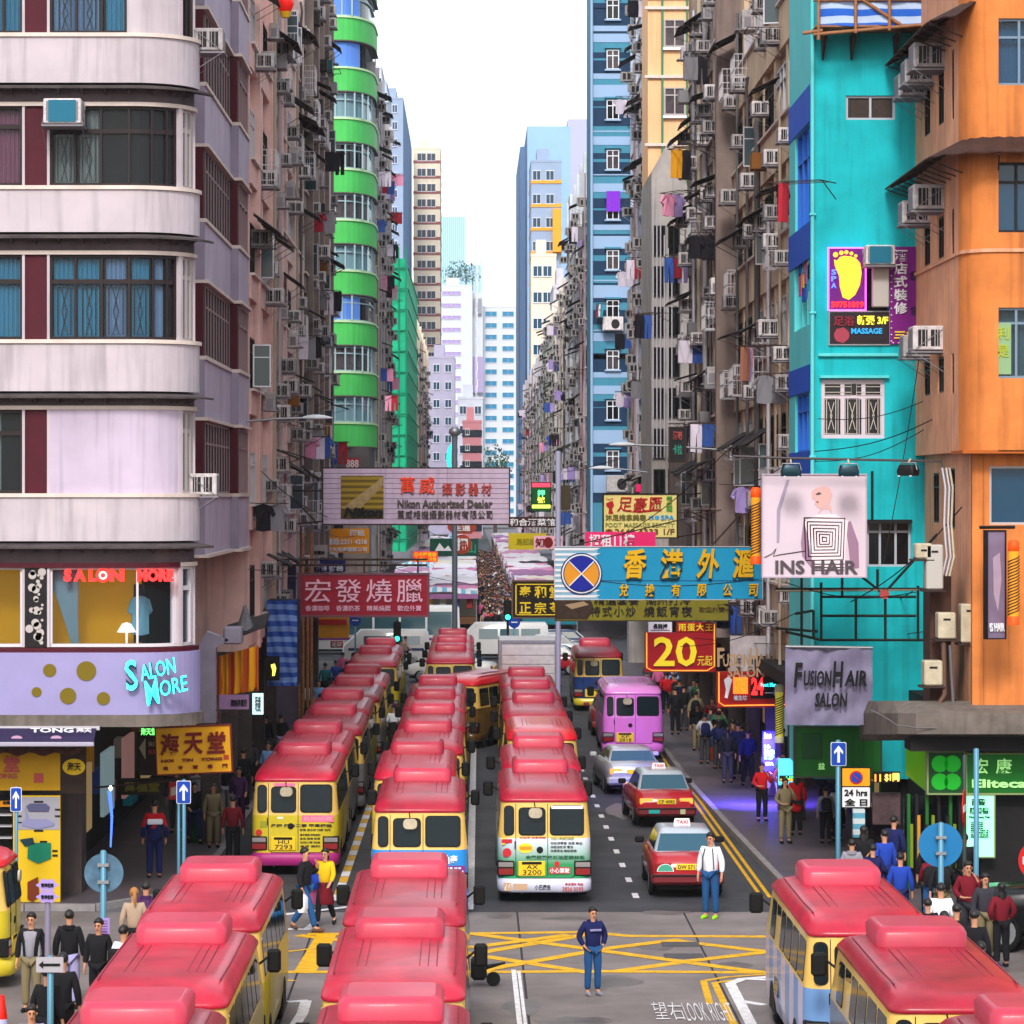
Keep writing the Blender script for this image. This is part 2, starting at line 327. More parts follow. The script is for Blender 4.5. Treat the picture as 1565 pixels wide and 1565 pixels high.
# ================================================================= fittings shared by all facades (wall plane x=0, they stick out along +x)
def ac_mesh():
 a = MB(); a.bbox(0, .56, -.33, .33, -.22, .22, .02, 0)
 for s in (-1, 1):
  y = s * .333
  for (x0, x1) in ((.08, .24), (.30, .47)): a.box(x0, x1, min(y, y + s * .004), max(y, y + s * .004), -.15, .15, 1)
  for x0 in (.11, .16, .33, .40): a.box(x0, x0 + .012, min(y, y + s * .01), max(y, y + s * .01), -.15, .15, 0)
 a.box(.56, .566, -.28, .28, -.17, .17, 2)
 return a.mesh('casing', [M_['ac'], M_['acd'], M_['acl']])
def acb_mesh():
 b = MB(); b.box(0, .6, -.36, .36, -.27, -.24)
 for s in (-1, 1): b.bar((.58, s * .35, -.25), (0, s * .35, .18), .012); b.bar((0, s * .35, -.62), (.55, s * .35, -.26), .012)
 return b.mesh('bracket', [mat('dull_steel', '77737a', .6, .2)])
AC, ACB = ac_mesh(), acb_mesh()
def cond_mesh():
 a = MB(); a.bbox(.1, .42, -.42, .42, -.28, .3, .02, 0); a.M = None
 for k in (0,): a.add([(.425, .17 * math.cos(t * math.pi / 9) + .1, .2 * math.sin(t * math.pi / 9)) for t in range(18)], [tuple(range(18))], 1)
 for s in (-1, 1): a.box(.16, .36, min(s * .42, s * .425), max(s * .42, s * .425), -.2, .1, 2)
 return a.mesh('casing', [M_['ac'], M_['acd'], M_['acl']])
COND = cond_mesh()
def awn_mesh(w, p=.85, d=.38):
 a = MB(); n = int(w / .16)
 for i in range(n):
  y0 = -w / 2 + w * i / n; y1 = y0 + w / n; ym = (y0 + y1) / 2
  a.quad((0, y0, 0), (p, y0, -d), (p, ym, -d + .025), (0, ym, .025)); a.quad((0, ym, .025), (p, ym, -d + .025), (p, y1, -d), (0, y1, 0))
  a.quad((0, y0, -.012), (0, y1, -.012), (p, y1, -d - .012), (p, y0, -d - .012))
 return a.mesh('sheet', [M_['awn']])
def awnb_mesh(w, p=.85, d=.38):
 b = MB()
 for s in (-1, 1): b.bar((0, s * w * .46, -.75), (p * .95, s * w * .46, -d - .03), .016); b.bar((0, s * w * .46, -.03), (p, s * w * .46, -d - .03), .025)
 b.bar((p, -w / 2, -d - .03), (p, w / 2, -d - .03), .025); return b.mesh('bracket', [M_['rust']])
AWN = {w: (awn_mesh(w), awnb_mesh(w)) for w in (1.3, 1.9, 2.6)}
def cage_mesh():
 b = MB(); w = .8
 for z in (0, .45, .9):
  for (p, q) in (((0, -w, z), (.6, -w, z)), ((.6, -w, z), (.6, w, z)), ((.6, w, z), (0, w, z))): b.bar(p, q, .022)
 for k in range(9): y = -w + 2 * w * k / 8; b.bar((.6, y, 0), (.6, y, .9), .014)
 for x in (.15, .3, .45):
  for s in (-1, 1): b.bar((x, s * w, 0), (x, s * w, .9), .014)
 for k in range(5): y = -w + 2 * w * k / 4; b.bar((0, y, 0), (.6, y, 0), .02)
 return b.mesh('cage', [M_['alu']])
CAGE = cage_mesh()
def rack_mesh():
 b = MB(); b.bar((0, -.7, 0), (1.0, -.7, 0), .025); b.bar((0, .7, 0), (1.0, .7, 0), .025); b.bar((1.0, -.7, 0), (1.0, .7, 0), .025)
 for s in (-1, 1): b.bar((0, s * .7, -.4), (.8, s * .7, -.02), .02)
 for x in (.35, .68): b.bar((x, -.7, 0), (x, .7, 0), .018)
 return b.mesh('rack', [M_['rust']])
RACK = rack_mesh()
def shirt_mesh(kind=0):
 b = MB(); n = 10; out = [(0, .02), (.12, 0), (.3, -.06), (.42, -.28), (.33, -.36), (.24, -.24), (.25, -.75), (0, -.78)]
 if kind == 1: out = [(0, 0), (.22, 0), (.23, -.35), (.22, -.95), (.05, -.95), (.02, -.4), (0, -.38), (0, -.38)]
 if kind == 2: out = [(0, 0), (.3, 0), (.31, -.4), (.3, -.8), (.2, -.82), (.1, -.8), (.0, -.82), (0, -.8)]
 pts = out + [(-x, z) for x, z in out[::-1]]
 for s, sg in ((.05, 1), (-.05, -1)):
  b.add([(x, s + .03 * math.sin(x * 22) + .03 * math.sin(z * 9), z) for x, z in pts], [tuple(range(len(pts)))[::sg]], 0, False)
 n = len(pts); b.add([(x, s + .03 * math.sin(x * 22) + .03 * math.sin(z * 9), z) for s in (.05, -.05) for x, z in pts], [(i, (i + 1) % n, (i + 1) % n + n, i + n) for i in range(n)])
 return b.mesh('garment', [mat('cloth_white', 'cfc6d6', .8)])
_c = MB(); _c.box(.04, .46, -.006, .006, .04, 1.2, 1); [_c.box(*q, 0) for q in ((0, .5, -.02, .02, 0, .04), (0, .5, -.02, .02, 1.2, 1.24), (0, .04, -.02, .02, .04, 1.2), (.46, .5, -.02, .02, .04, 1.2), (.04, .46, -.015, .015, .85, .88))]; CASE = _c.mesh('open_casement', [M_['alu'], mat('casement_glass', '3c4a50', .15, spec=.4)])
SHIRT = [shirt_mesh(0), shirt_mesh(1), shirt_mesh(2)]
CL = [mat('cloth_' + n_, c, .85) for n_, c in (('white', 'cfc6d6'), ('black', '17141c'), ('lilac', '9a86c0'), ('pink', 'd58aa8'), ('blue', '2f4f96'), ('red', '9c2030'), ('brown', '8a5a48'), ('yellow', 'd0901c'), ('grey', '77757c'), ('teal', '2a7f8c'))]
CN = ['white', 'black', 'lilac', 'pink', 'blue', 'red', 'brown', 'yellow', 'grey', 'teal']
NAC = [0]
MASS = []        # the many small air conditioners of the far rows, joined into one object at the end
def put_ac(x, y, z, side, label, group, kind=0, sc=1.0, detail=True, brk=True, m=None):
 rt = inst(AC if kind == 0 else COND, 'air_conditioner', None, (x, y, z), 0 if side < 0 else math.pi, (sc, sc, sc), label=label, cat='air conditioner', group=group); NAC[0] += 1
 if brk: inst(ACB, 'bracket', rt)
 return rt
def put_awning(par, x, y, z, side, w, label=None, group=None, sc=1.0, steep=1.0):
 a, b = AWN[w]; rt = inst(a, 'awning', par, (x, y, z), 0 if side < 0 else math.pi, (sc, 1, steep)); inst(b, 'bracket', rt); return rt
def put_laundry(x, y, z, side, label, seq, along=True, rack=True):
 rt = empty('laundry_rack', (x, y, z), 0 if side < 0 else math.pi, label=label, cat='laundry', group='washing hung out from the flats')
 if rack: inst(RACK, 'rack', rt)
 n = len(seq)
 for i, (k, c) in enumerate(seq):
  o = inst(SHIRT[k], 'garment', rt, (.15 + .8 * (i + .5) / n, -.6 + .07 * i, -.03), 0, (.85 if n < 4 else .6, 1, 1), [CL[c]])
  o.rotation_euler.z = R(10 * math.sin(i * 2.3))
 return rt
def pipe(par, x, y, z0, z1, r=.06, m=None, off=.12, side=-1, bend=True):
 s = 1 if side < 0 else -1; pts = [(x + s * off, y, z0), (x + s * off, y, z1)]
 if bend: pts = [(x + s * off, y, z0), (x + s * off, y, z1 - .5), (x + s * (off + .05), y - .25, z1 - .15), (x + s * off, y - .3, z1 + .2)]
 return MB().tube(pts, r, 6).build('pipe', m or M_['alu'], par)
def win_mesh(w, h, n=2, d=.12, tr=.28, bar=.05):
 """window seen from +x: frame, panes (recessed), local y across, z up from 0"""
 f = MB(); g = MB(); ys = [-w / 2 + w * k / n for k in range(n + 1)]
 for z0, z1 in ((0, bar), (h - bar, h), (h * (1 - tr) - bar / 2, h * (1 - tr) + bar / 2)): f.box(-d, .03, -w / 2, w / 2, z0, z1)
 for y in ys: f.box(-d, .035, max(-w / 2, y - bar / 2), min(w / 2, y + bar / 2), bar, h - bar)
 g.box(-d - .01, -d + .02, -w / 2, w / 2, 0, h); return f, g
WIN = {}
def put_window(par, x, y, z, side, w, h, n=2, fm=None, gm=None, tr=.28):
 k = (w, h, n, tr)
 if k not in WIN:
  f, g = win_mesh(w, h, n, tr=tr); WIN[k] = (f.mesh('window', [M_['alu']]), g.mesh('pane', [M_['glassd']]))
 a = inst(WIN[k][0], 'window', par, (x, y, z), 0 if side < 0 else math.pi, None, [fm] if fm else None); inst(WIN[k][1], 'pane', a, (0, 0, 0), 0, None, [gm] if gm else None); return a
# ================================================================= corner building with curved balconies
cream_w = mat('off_white_render', 'b9aeb5', .7, noise=.2, scale=.5, streak=.5); lav = mat('lavender_render', 'b6a8bc', .7, noise=.2, scale=.6, streak=.4)
maroon = mat('maroon_tiles', '46051a', .6, noise=.2, scale=3); sillm = mat('pale_sill', 'cfc0b8', .6, noise=.2, scale=2); brownf = mat('dark_brown_frame', '241a1c', .45)
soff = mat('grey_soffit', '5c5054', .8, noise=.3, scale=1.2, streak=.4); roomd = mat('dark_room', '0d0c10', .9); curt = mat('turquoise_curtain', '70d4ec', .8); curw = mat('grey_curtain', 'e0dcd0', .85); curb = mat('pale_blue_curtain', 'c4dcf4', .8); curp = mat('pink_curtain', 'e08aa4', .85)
wglass = glass('clear_window_glass', 'dce4ea', .85)
PLX = [(-20, 72.0), (-13, 72.0), (-10.5, 72), (-7.9, 72.0)] + [(-7.5 + 1.32 * math.sin(R(k * 7.5)), 73.3 - 1.3 * math.cos(R(k * 7.5))) for k in range(13)]
PPX = [CX + x * F / y for x, y in PLX]
def cpt(px, off=0.0):
 i = 0
 while i < len(PPX) - 2 and PPX[i + 1] < px: i += 1
 t = (px - PPX[i]) / (PPX[i + 1] - PPX[i]); t = max(-5, min(1, t))
 a, b = Vector(PLX[i]), Vector(PLX[i + 1]); p = a.lerp(b, t)
 def nr(k):
  k = max(0, min(len(PLX) - 2, k)); d = Vector(PLX[k + 1]) - Vector(PLX[k]); return Vector((d.y, -d.x)).normalized()
 n = (nr(i - 1) + nr(i)).normalized().lerp((nr(i) + nr(i + 1)).normalized(), t).normalized(); return p + n * off
def cband(px0, px1, z0, z1, o0, o1, mb=None, m=0, lip=0, nseg=None):
 mb = mb or MB(); s = sorted(set([px0, px1] + [p for p in PPX if px0 < p < px1] + [px0 + (px1 - px0) * k / (nseg or 1) for k in range((nseg or 1) + 1)]))
 mb.loft([[(*cpt(p, o0), z0), (*cpt(p, o1), z0 - lip), (*cpt(p, o1), z1 - lip), (*cpt(p, o0), z1)] for p in s], m, False); return mb
z72 = lambda py: Z(py, 72.0)
LB = empty('corner_apartment_building', (0, 0, 0), label='off-white corner building with curved balconies and maroon panels above the hair salon', cat='building')
def P_(mb, name, m): return mb.build(name, m, LB)
PX0 = PPX[0]
# solid core far behind the facade (dark rooms)
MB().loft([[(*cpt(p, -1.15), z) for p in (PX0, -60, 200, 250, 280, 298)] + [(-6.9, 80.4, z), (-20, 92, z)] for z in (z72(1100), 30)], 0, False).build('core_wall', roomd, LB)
P_(cband(PX0, 300, z72(-230), z72(-66), -.3, 0), 'wall', cream_w)
for (a, b, c) in ((57, 127, 158), (290, 355, 385), (525, 598, 622), (760, 827, 862), (-178, -108, -75)):
 P_(cband(PX0, 303, z72(b), z72(a), -.22, .10), 'parapet', cream_w); P_(cband(PX0, 303, z72(a) + .002, z72(a - 6), -.24, .15), 'sill', sillm)
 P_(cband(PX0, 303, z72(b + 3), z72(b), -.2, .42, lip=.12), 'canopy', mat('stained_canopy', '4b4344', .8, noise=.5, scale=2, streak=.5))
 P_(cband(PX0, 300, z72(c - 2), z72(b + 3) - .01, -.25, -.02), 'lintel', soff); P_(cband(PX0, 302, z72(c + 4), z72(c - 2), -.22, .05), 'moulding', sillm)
 for px in list(range(18, 300, 36)) + [262, 284]:
  p, q = cpt(px, 0.0), cpt(px, .34); MB().loft([[(p.x - .02, p.y, z72(b + 18)), (p.x + .02, p.y, z72(b + 18)), (p.x + .02, p.y, z72(b + 4)), (p.x - .02, p.y, z72(b + 4))], [(q.x - .02, q.y, z72(b + 9)), (q.x + .02, q.y, z72(b + 9)), (q.x + .02, q.y, z72(b + 4) - .1), (q.x - .02, q.y, z72(b + 4) - .1)]], 0, False).build('bracket', soff, LB)
def cwin(px0, px1, ya, yb, mull, trans, frame, curtain=None, cur=(), glassm=None):
 z0, z1 = z72(yb), z72(ya); fr = MB()
 cband(px0, px1, z0, z0 + .07, -.18, -.06, fr); cband(px0, px1, z1 - .07, z1, -.18, -.06, fr)
 for p in [px0 + 1.8] + list(mull) + [px1 - 1.8]: cband(p - 1.8, p + 1.8, z0 + .07, z1 - .07, -.18, -.05, fr)
 if trans: zt = z72(trans); cband(px0 + 3.6, px1 - 3.6, zt - .05, zt + .05, -.17, -.07, fr)
 w = fr.build('window', frame, LB)
 ed = [px0] + list(mull) + [px1]
 for a, b in zip(ed[:-1], ed[1:]):
  for (c, d) in (((z0 + .05, z72(trans) - .04), (z72(trans) + .04, z1 - .05)) if trans else ((z0 + .05, z1 - .05),)):
   cband(a + 1, b - 1, c, d, -.14, -.12).build('pane', glassm or wglass, w)
 for (a, b, m) in cur:       # pleated curtains just inside the glass
  mb = MB(); n = max(6, int((b - a) / 1.6)); top = []; bot = []
  for k in range(n + 1):
   p = a + (b - a) * k / n; o = -.24 + .05 * (k % 2) + .015 * math.sin(k * 1.7); top.append((*cpt(p, o), z1)); bot.append((*cpt(p, o), z0 + .02))
  mb.add(top + bot, [(k, k + 1, k + n + 2, k + n + 1) for k in range(n)], 0, False); mb.build('curtain', m, LB)
 return w
def cwall(px0, px1, ya, yb, m, name='wall', o=0.0): return P_(cband(px0, px1, z72(yb), z72(ya), -.24, o), name, m)
# storeys, top to bottom
for (ya, yb) in ((-70, 51), (162, 284), (389, 519), (626, 754), (866, 989)):
 cwall(34, 38, ya, yb, cream_w, 'wall', .02); cwall(72, 76, ya, yb, cream_w, 'wall', .02); cwall(298, 303, ya, yb, cream_w); cwall(272, 278, ya, yb, cream_w, 'wall', .03)
 if ya != 866: cwall(38, 72, ya, yb, maroon, 'panel', -.03)
cwin(PX0, 34, -70, 51, [-40, 5], -20, brownf, cur=[(-30, 34, curt)]); cwin(76, 194, -70, 51, [116, 155], -20, brownf, cur=[(80, 150, curb), (160, 190, curt)]); cwall(194, 272, -70, 51, cream_w); cwin(278, 298, -70, 51, [288], -20, brownf)
cwin(PX0, 34, 162, 284, [-30], 193, brownf, cur=[(-30, 34, curp)]); cwin(76, 272, 162, 284, [114, 154, 197, 233, 257], 200, brownf, cur=[(82, 112, curw), (120, 150, curw)])
cwin(PX0, 34, 389, 519, [-30], 430, brownf, cur=[(-40, 34, curt)]); cwin(76, 272, 389, 519, [115, 155, 197, 235, 257], 430, brownf, cur=[(80, 150, curt), (160, 192, curb), (200, 232, curt), (238, 262, curb)])
cwin(PX0, 34, 626, 754, [-20], 662, brownf, cur=[(-60, 0, curw)]); cwall(76, 272, 626, 754, lav, 'wall', .02)
for ya, yb in ((162, 284), (389, 519), (626, 754)): cwin(278, 298, ya, yb, [288], ya + 32, mat('pale_frame', 'a9a0a0', .5), cur=[(280, 292, curw)])
# burglar grille bars inside the curtained windows
for (a, b, ya, yb) in ((82, 112, 205, 280), (120, 150, 205, 280), (82, 112, 435, 515), (120, 150, 435, 515), (160, 192, 435, 515), (200, 230, 435, 515), (84, 112, -10, 47), (122, 150, -10, 47)):
 g = MB(); m_ = (a + b) / 2; pts = lambda px, py: (*cpt(px, -.165), z72(py))
 for q in ([(a + 5, ya + 4), (b - 5, ya + 4), (b - 5, yb - 4), (a + 5, yb - 4), (a + 5, ya + 4)], [(m_ - 5, ya + 4), (m_ + 4, (ya + yb) / 2), (m_ - 5, yb - 4)], [(m_ + 5, ya + 4), (m_ - 4, (ya + yb) / 2), (m_ + 5, yb - 4)]): g.tube([pts(*p) for p in q], .012, 4)
 g.build('window_grille', M_['dark'], LB)
put_ac(X(101, 72), 72.0, z72(175), -1, 'window air conditioner with teal front on the curved balcony storey, seen head-on', 'air conditioners on the corner building', sc=1.25).rotation_euler.z = R(-90)
MB().box(X(79, 71.2), X(118, 71.2), 71.27, 71.28, z72(186), z72(166)).build('cover_panel', mat('teal_panel', '0f5f78', .5), [o for o in bpy.data.objects if o.name.startswith('air_conditioner')][-1])
bpy.data.objects['cover_panel'].parent = None; _ac = bpy.data.objects['air_conditioner']; bpy.data.objects.remove(bpy.data.objects['cover_panel'])
MB().box(.562, .575, -.24, .24, -.19, .19).build('cover_panel', mat('teal_panel', '0f5f78', .5), _ac)
put_ac(-6.2, 73.6, z72(48), -1, 'window air conditioner at the curved corner, topmost in view beside the narrow window', 'air conditioners on the corner building', sc=1.15); put_ac(-6.3, 73.4, z72(740), -1, 'window air conditioner beside the blank lavender wall of the corner building', 'air conditioners on the corner building', sc=1.1)
# salon storey
redn = mat('red_neon', (1, .02, .02), .5, emit=1.3); goldc = mat('mustard_wall', 'c78a08', .8)
cwin(76, 272, 866, 989, [210], None, mat('white_frame', 'c8c2c8', .5), glassm=glass('salon_glass', 'e8eef2', .93)); cwin(PX0, 34, 866, 989, [-30], None, mat('white_frame', 'c8c2c8', .5), glassm=glass('salon_glass', 'e8eef2', .93)); cwin(278, 298, 866, 989, [], 900, mat('white_frame', 'c8c2c8', .5), cur=[(280, 296, mat('mauve_curtain', '7a6068', .8))])
P_(cband(PX0, 262, z72(989), z72(862), -1.14, -1.12), 'room_wall', mat('mustard_lit_wall', 'c78a08', .8, emit=.28)); P_(cband(200, 262, z72(985), z72(895), -1.1, -.95), 'cabinet', mat('dark_wardrobe', '101826', .6))
P_(cband(PX0, 273, z72(868), z72(860), -.2, .06), 'red_strip', maroon); P_(cband(PX0, 300, z72(997), z72(990), -.2, .08), 'red_strip', maroon)
for k in range(3):
 pl = [cpt(214 + k * 9, -.85)] ; o = inst(SHIRT[0], 'garment', LB, (pl[0].x, pl[0].y, z72(914)), R(20), (.55, 1, 1.1), [mat('cloth_pale_blue', '7fb4c4', .8)])
lampm = mat('lit_table_lamp', (1, .85, .8), .5, emit=.8); c_ = cpt(190, -.6); MB().lathe([(.02, z72(985)), (.03, z72(968)), (.22, z72(968)), (.10, z72(955)), (.02, z72(953))], 8, 0, c=(c_.x, c_.y)).build('table_lamp', lampm, LB)
for (a, b, m) in ((82, 108, mat('silver_curtain', '8fa4ac', .5)),):       # tied-back drape
 mb = MB(); n = 16; rows = []
 for j in range(9):
  t = j / 8; w0 = (24 if t < .5 else 24 - 14 * (1 - abs(t - .75) * 4 if t > .5 else 0)); w0 = 40 * (1 - t) ** 1.2 + 12; c0 = 92 + 20 * t
  rows.append([(*cpt(c0 - w0 / 2 + w0 * k / n, -.35 + .04 * (k % 2)), z72(868 + 118 * t)) for k in range(n + 1)])
 mb.add([p for r_ in rows for p in r_], [(j * (n + 1) + k, j * (n + 1) + k + 1, (j + 1) * (n + 1) + k + 1, (j + 1) * (n + 1) + k) for j in range(8) for k in range(n)], 0, True); mb.build('drape', m, LB)
sg = empty('salon_window_sign', (X(96, 71.86), 71.86, z72(889)), label='red SALON MORE neon letters inside the first-floor salon window', cat='sign')
px2m = 72 / F
text(sg, 'S A L', 0, 50 * px2m, 0, 19 * px2m, 0, redn, .06, .03); text(sg, 'N', 70 * px2m, 92 * px2m, 0, 19 * px2m, 0, redn, .06, .03); text(sg, 'MORE', 112 * px2m, 168 * px2m, 0, 19 * px2m, 0, redn, .06, .03)
sg.location.y = 72.05
for r0, r1, m in ((.155, .11, redn), (.095, .05, inkw := mat('white_ink', (.8, .8, .82), .6)), (.045, .0, redn)):
 MB().loft([[(60 * px2m + r0 * math.cos(t * .314), -.03, .14 + r0 * math.sin(t * .314)) for t in range(20)], [(60 * px2m + r1 * math.cos(t * .314), -.034, .14 + r1 * math.sin(t * .314)) for t in range(20)]], 0, False, False, False).build('emblem', m, sg)
# polka dot column
pk = P_(cband(38, 72, z72(989), z72(866), -.2, .03), 'column', mat('black_column', '141014', .5)); dotm = mat('pale_dot', 'a8a09c', .6); rnd = random.Random(3)
for k in range(26):
 px, py, r = rnd.uniform(43, 67), rnd.uniform(872, 983), rnd.choice((.03, .045, .06, .09)); p = cpt(px, .035); MB().prism(circ(p.x, z72(py), r, 12), p.y - .006, p.y).build('dot', dotm, pk)
# lower fascia with SALON MORE
fas = P_(cband(-300, 298, z72(1092), z72(997), -.3, .12), 'fascia', mat('lilac_fascia', '8f88b4', .5, noise=.1, scale=1))
P_(cband(-300, 300, z72(1110), z72(1092), -.3, .2), 'slab_edge', mat('dirty_concrete', '6d645e', .85, noise=.4, scale=1.5, streak=.5))
olive = mat('olive_disc', '6a5a08', .6)
for (px, py, r) in ((77, 1024, 10), (133, 1025, 15), (57, 1057, 7.5), (105, 1063, 12.5), (159, 1067, 10)):
 p = cpt(px, .12); MB().prism(circ(p.x, z72(py), r * px2m, 20), p.y - .02, p.y).build('disc', olive, fas)
cyn = mat('cyan_neon', (.05, .85, .9), .4, emit=.9); sg2 = empty('salon_sign', (X(195, 71.7), 71.72, z72(1078)), R(0), label='cyan neon SALON MORE lettering tilted on the lilac fascia', cat='sign')
for (s, x0, x1, z0, z1, dp) in (('S', 0, 22, 22, 68, 0), ('ALON', 21, 78, 38, 62, 0), ('M', 30, 54, 0, 38, 0), ('ORE', 52, 96, 14, 38, 0)):
 for m, bo, yy in ((mat('neon_backing', '10303c', .5), .05, .03), (cyn, .01, 0.0)): o = text(sg2, s, x0 * px2m, x1 * px2m, z0 * px2m, z1 * px2m, yy, m, bo, .02, .2); o.rotation_euler = (0, R(-14), 0)
# bays on the street side
MB().loft([[(-6.24, 73.35, z), (-6.93, 80.45, z), (-7.2, 80.45, z), (-6.6, 73.35, z)] for z in (z72(1100), 30)], 0, False).build('side_wall', cream_w, LB)
BY = [(-6.56, 80.5, 89.2, -7.1), (-6.34, 89.2, 93.2, -6.6)]
zb = [z72(v) for v in (57, 127, 290, 355, 525, 598, 760, 827)]
tops = [z72(-178), z72(57), z72(290), z72(525), z72(760)]
for bi, (bx, y0, y1, bk) in enumerate(BY):
 for k, zt in enumerate(tops):
  MB().box(bk - 2, bx, y0 + .12, y1, zt - 1.42, zt).build('parapet', lav, LB); MB().box(bk - 2, bx + .05, y0, y1, zt - .001, zt + .09).build('sill', sillm, LB); MB().box(bk - 2, bx + .1, y0, y1, zt - 1.5, zt - 1.42).build('moulding', sillm, LB); MB().box(bk - .2, bx - .001, y0 - .002, y0 + .12, zt - 1.42, zt).build('return_panel', mat('grey_lilac_render', '8c8294', .7, noise=.2, scale=1), LB)
  MB().box(bk - .3, bx - .03, y0 + .02, y0 + .5, zt + .09, zt + 1.9).build('panel', maroon, LB)
  zw = zt + .09; hw = 3.36 - 1.5 - .09
  nw = 3 if bi == 0 else 1; ww = (y1 - y0 - .6) / nw
  for j in range(nw): put_window(LB, bx - .05, y0 + .55 + ww * (j + .5), zw, -1, round(ww - .08, 3), round(hw, 3), 3, mat('pinkish_frame', '8c7478', .5), mat('curtained_glass', '4c4448', .15, noise=.5, scale=3), .3)
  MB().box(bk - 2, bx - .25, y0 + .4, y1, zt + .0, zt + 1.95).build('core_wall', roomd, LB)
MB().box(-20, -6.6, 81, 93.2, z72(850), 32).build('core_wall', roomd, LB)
LB['label'] = LB['label']
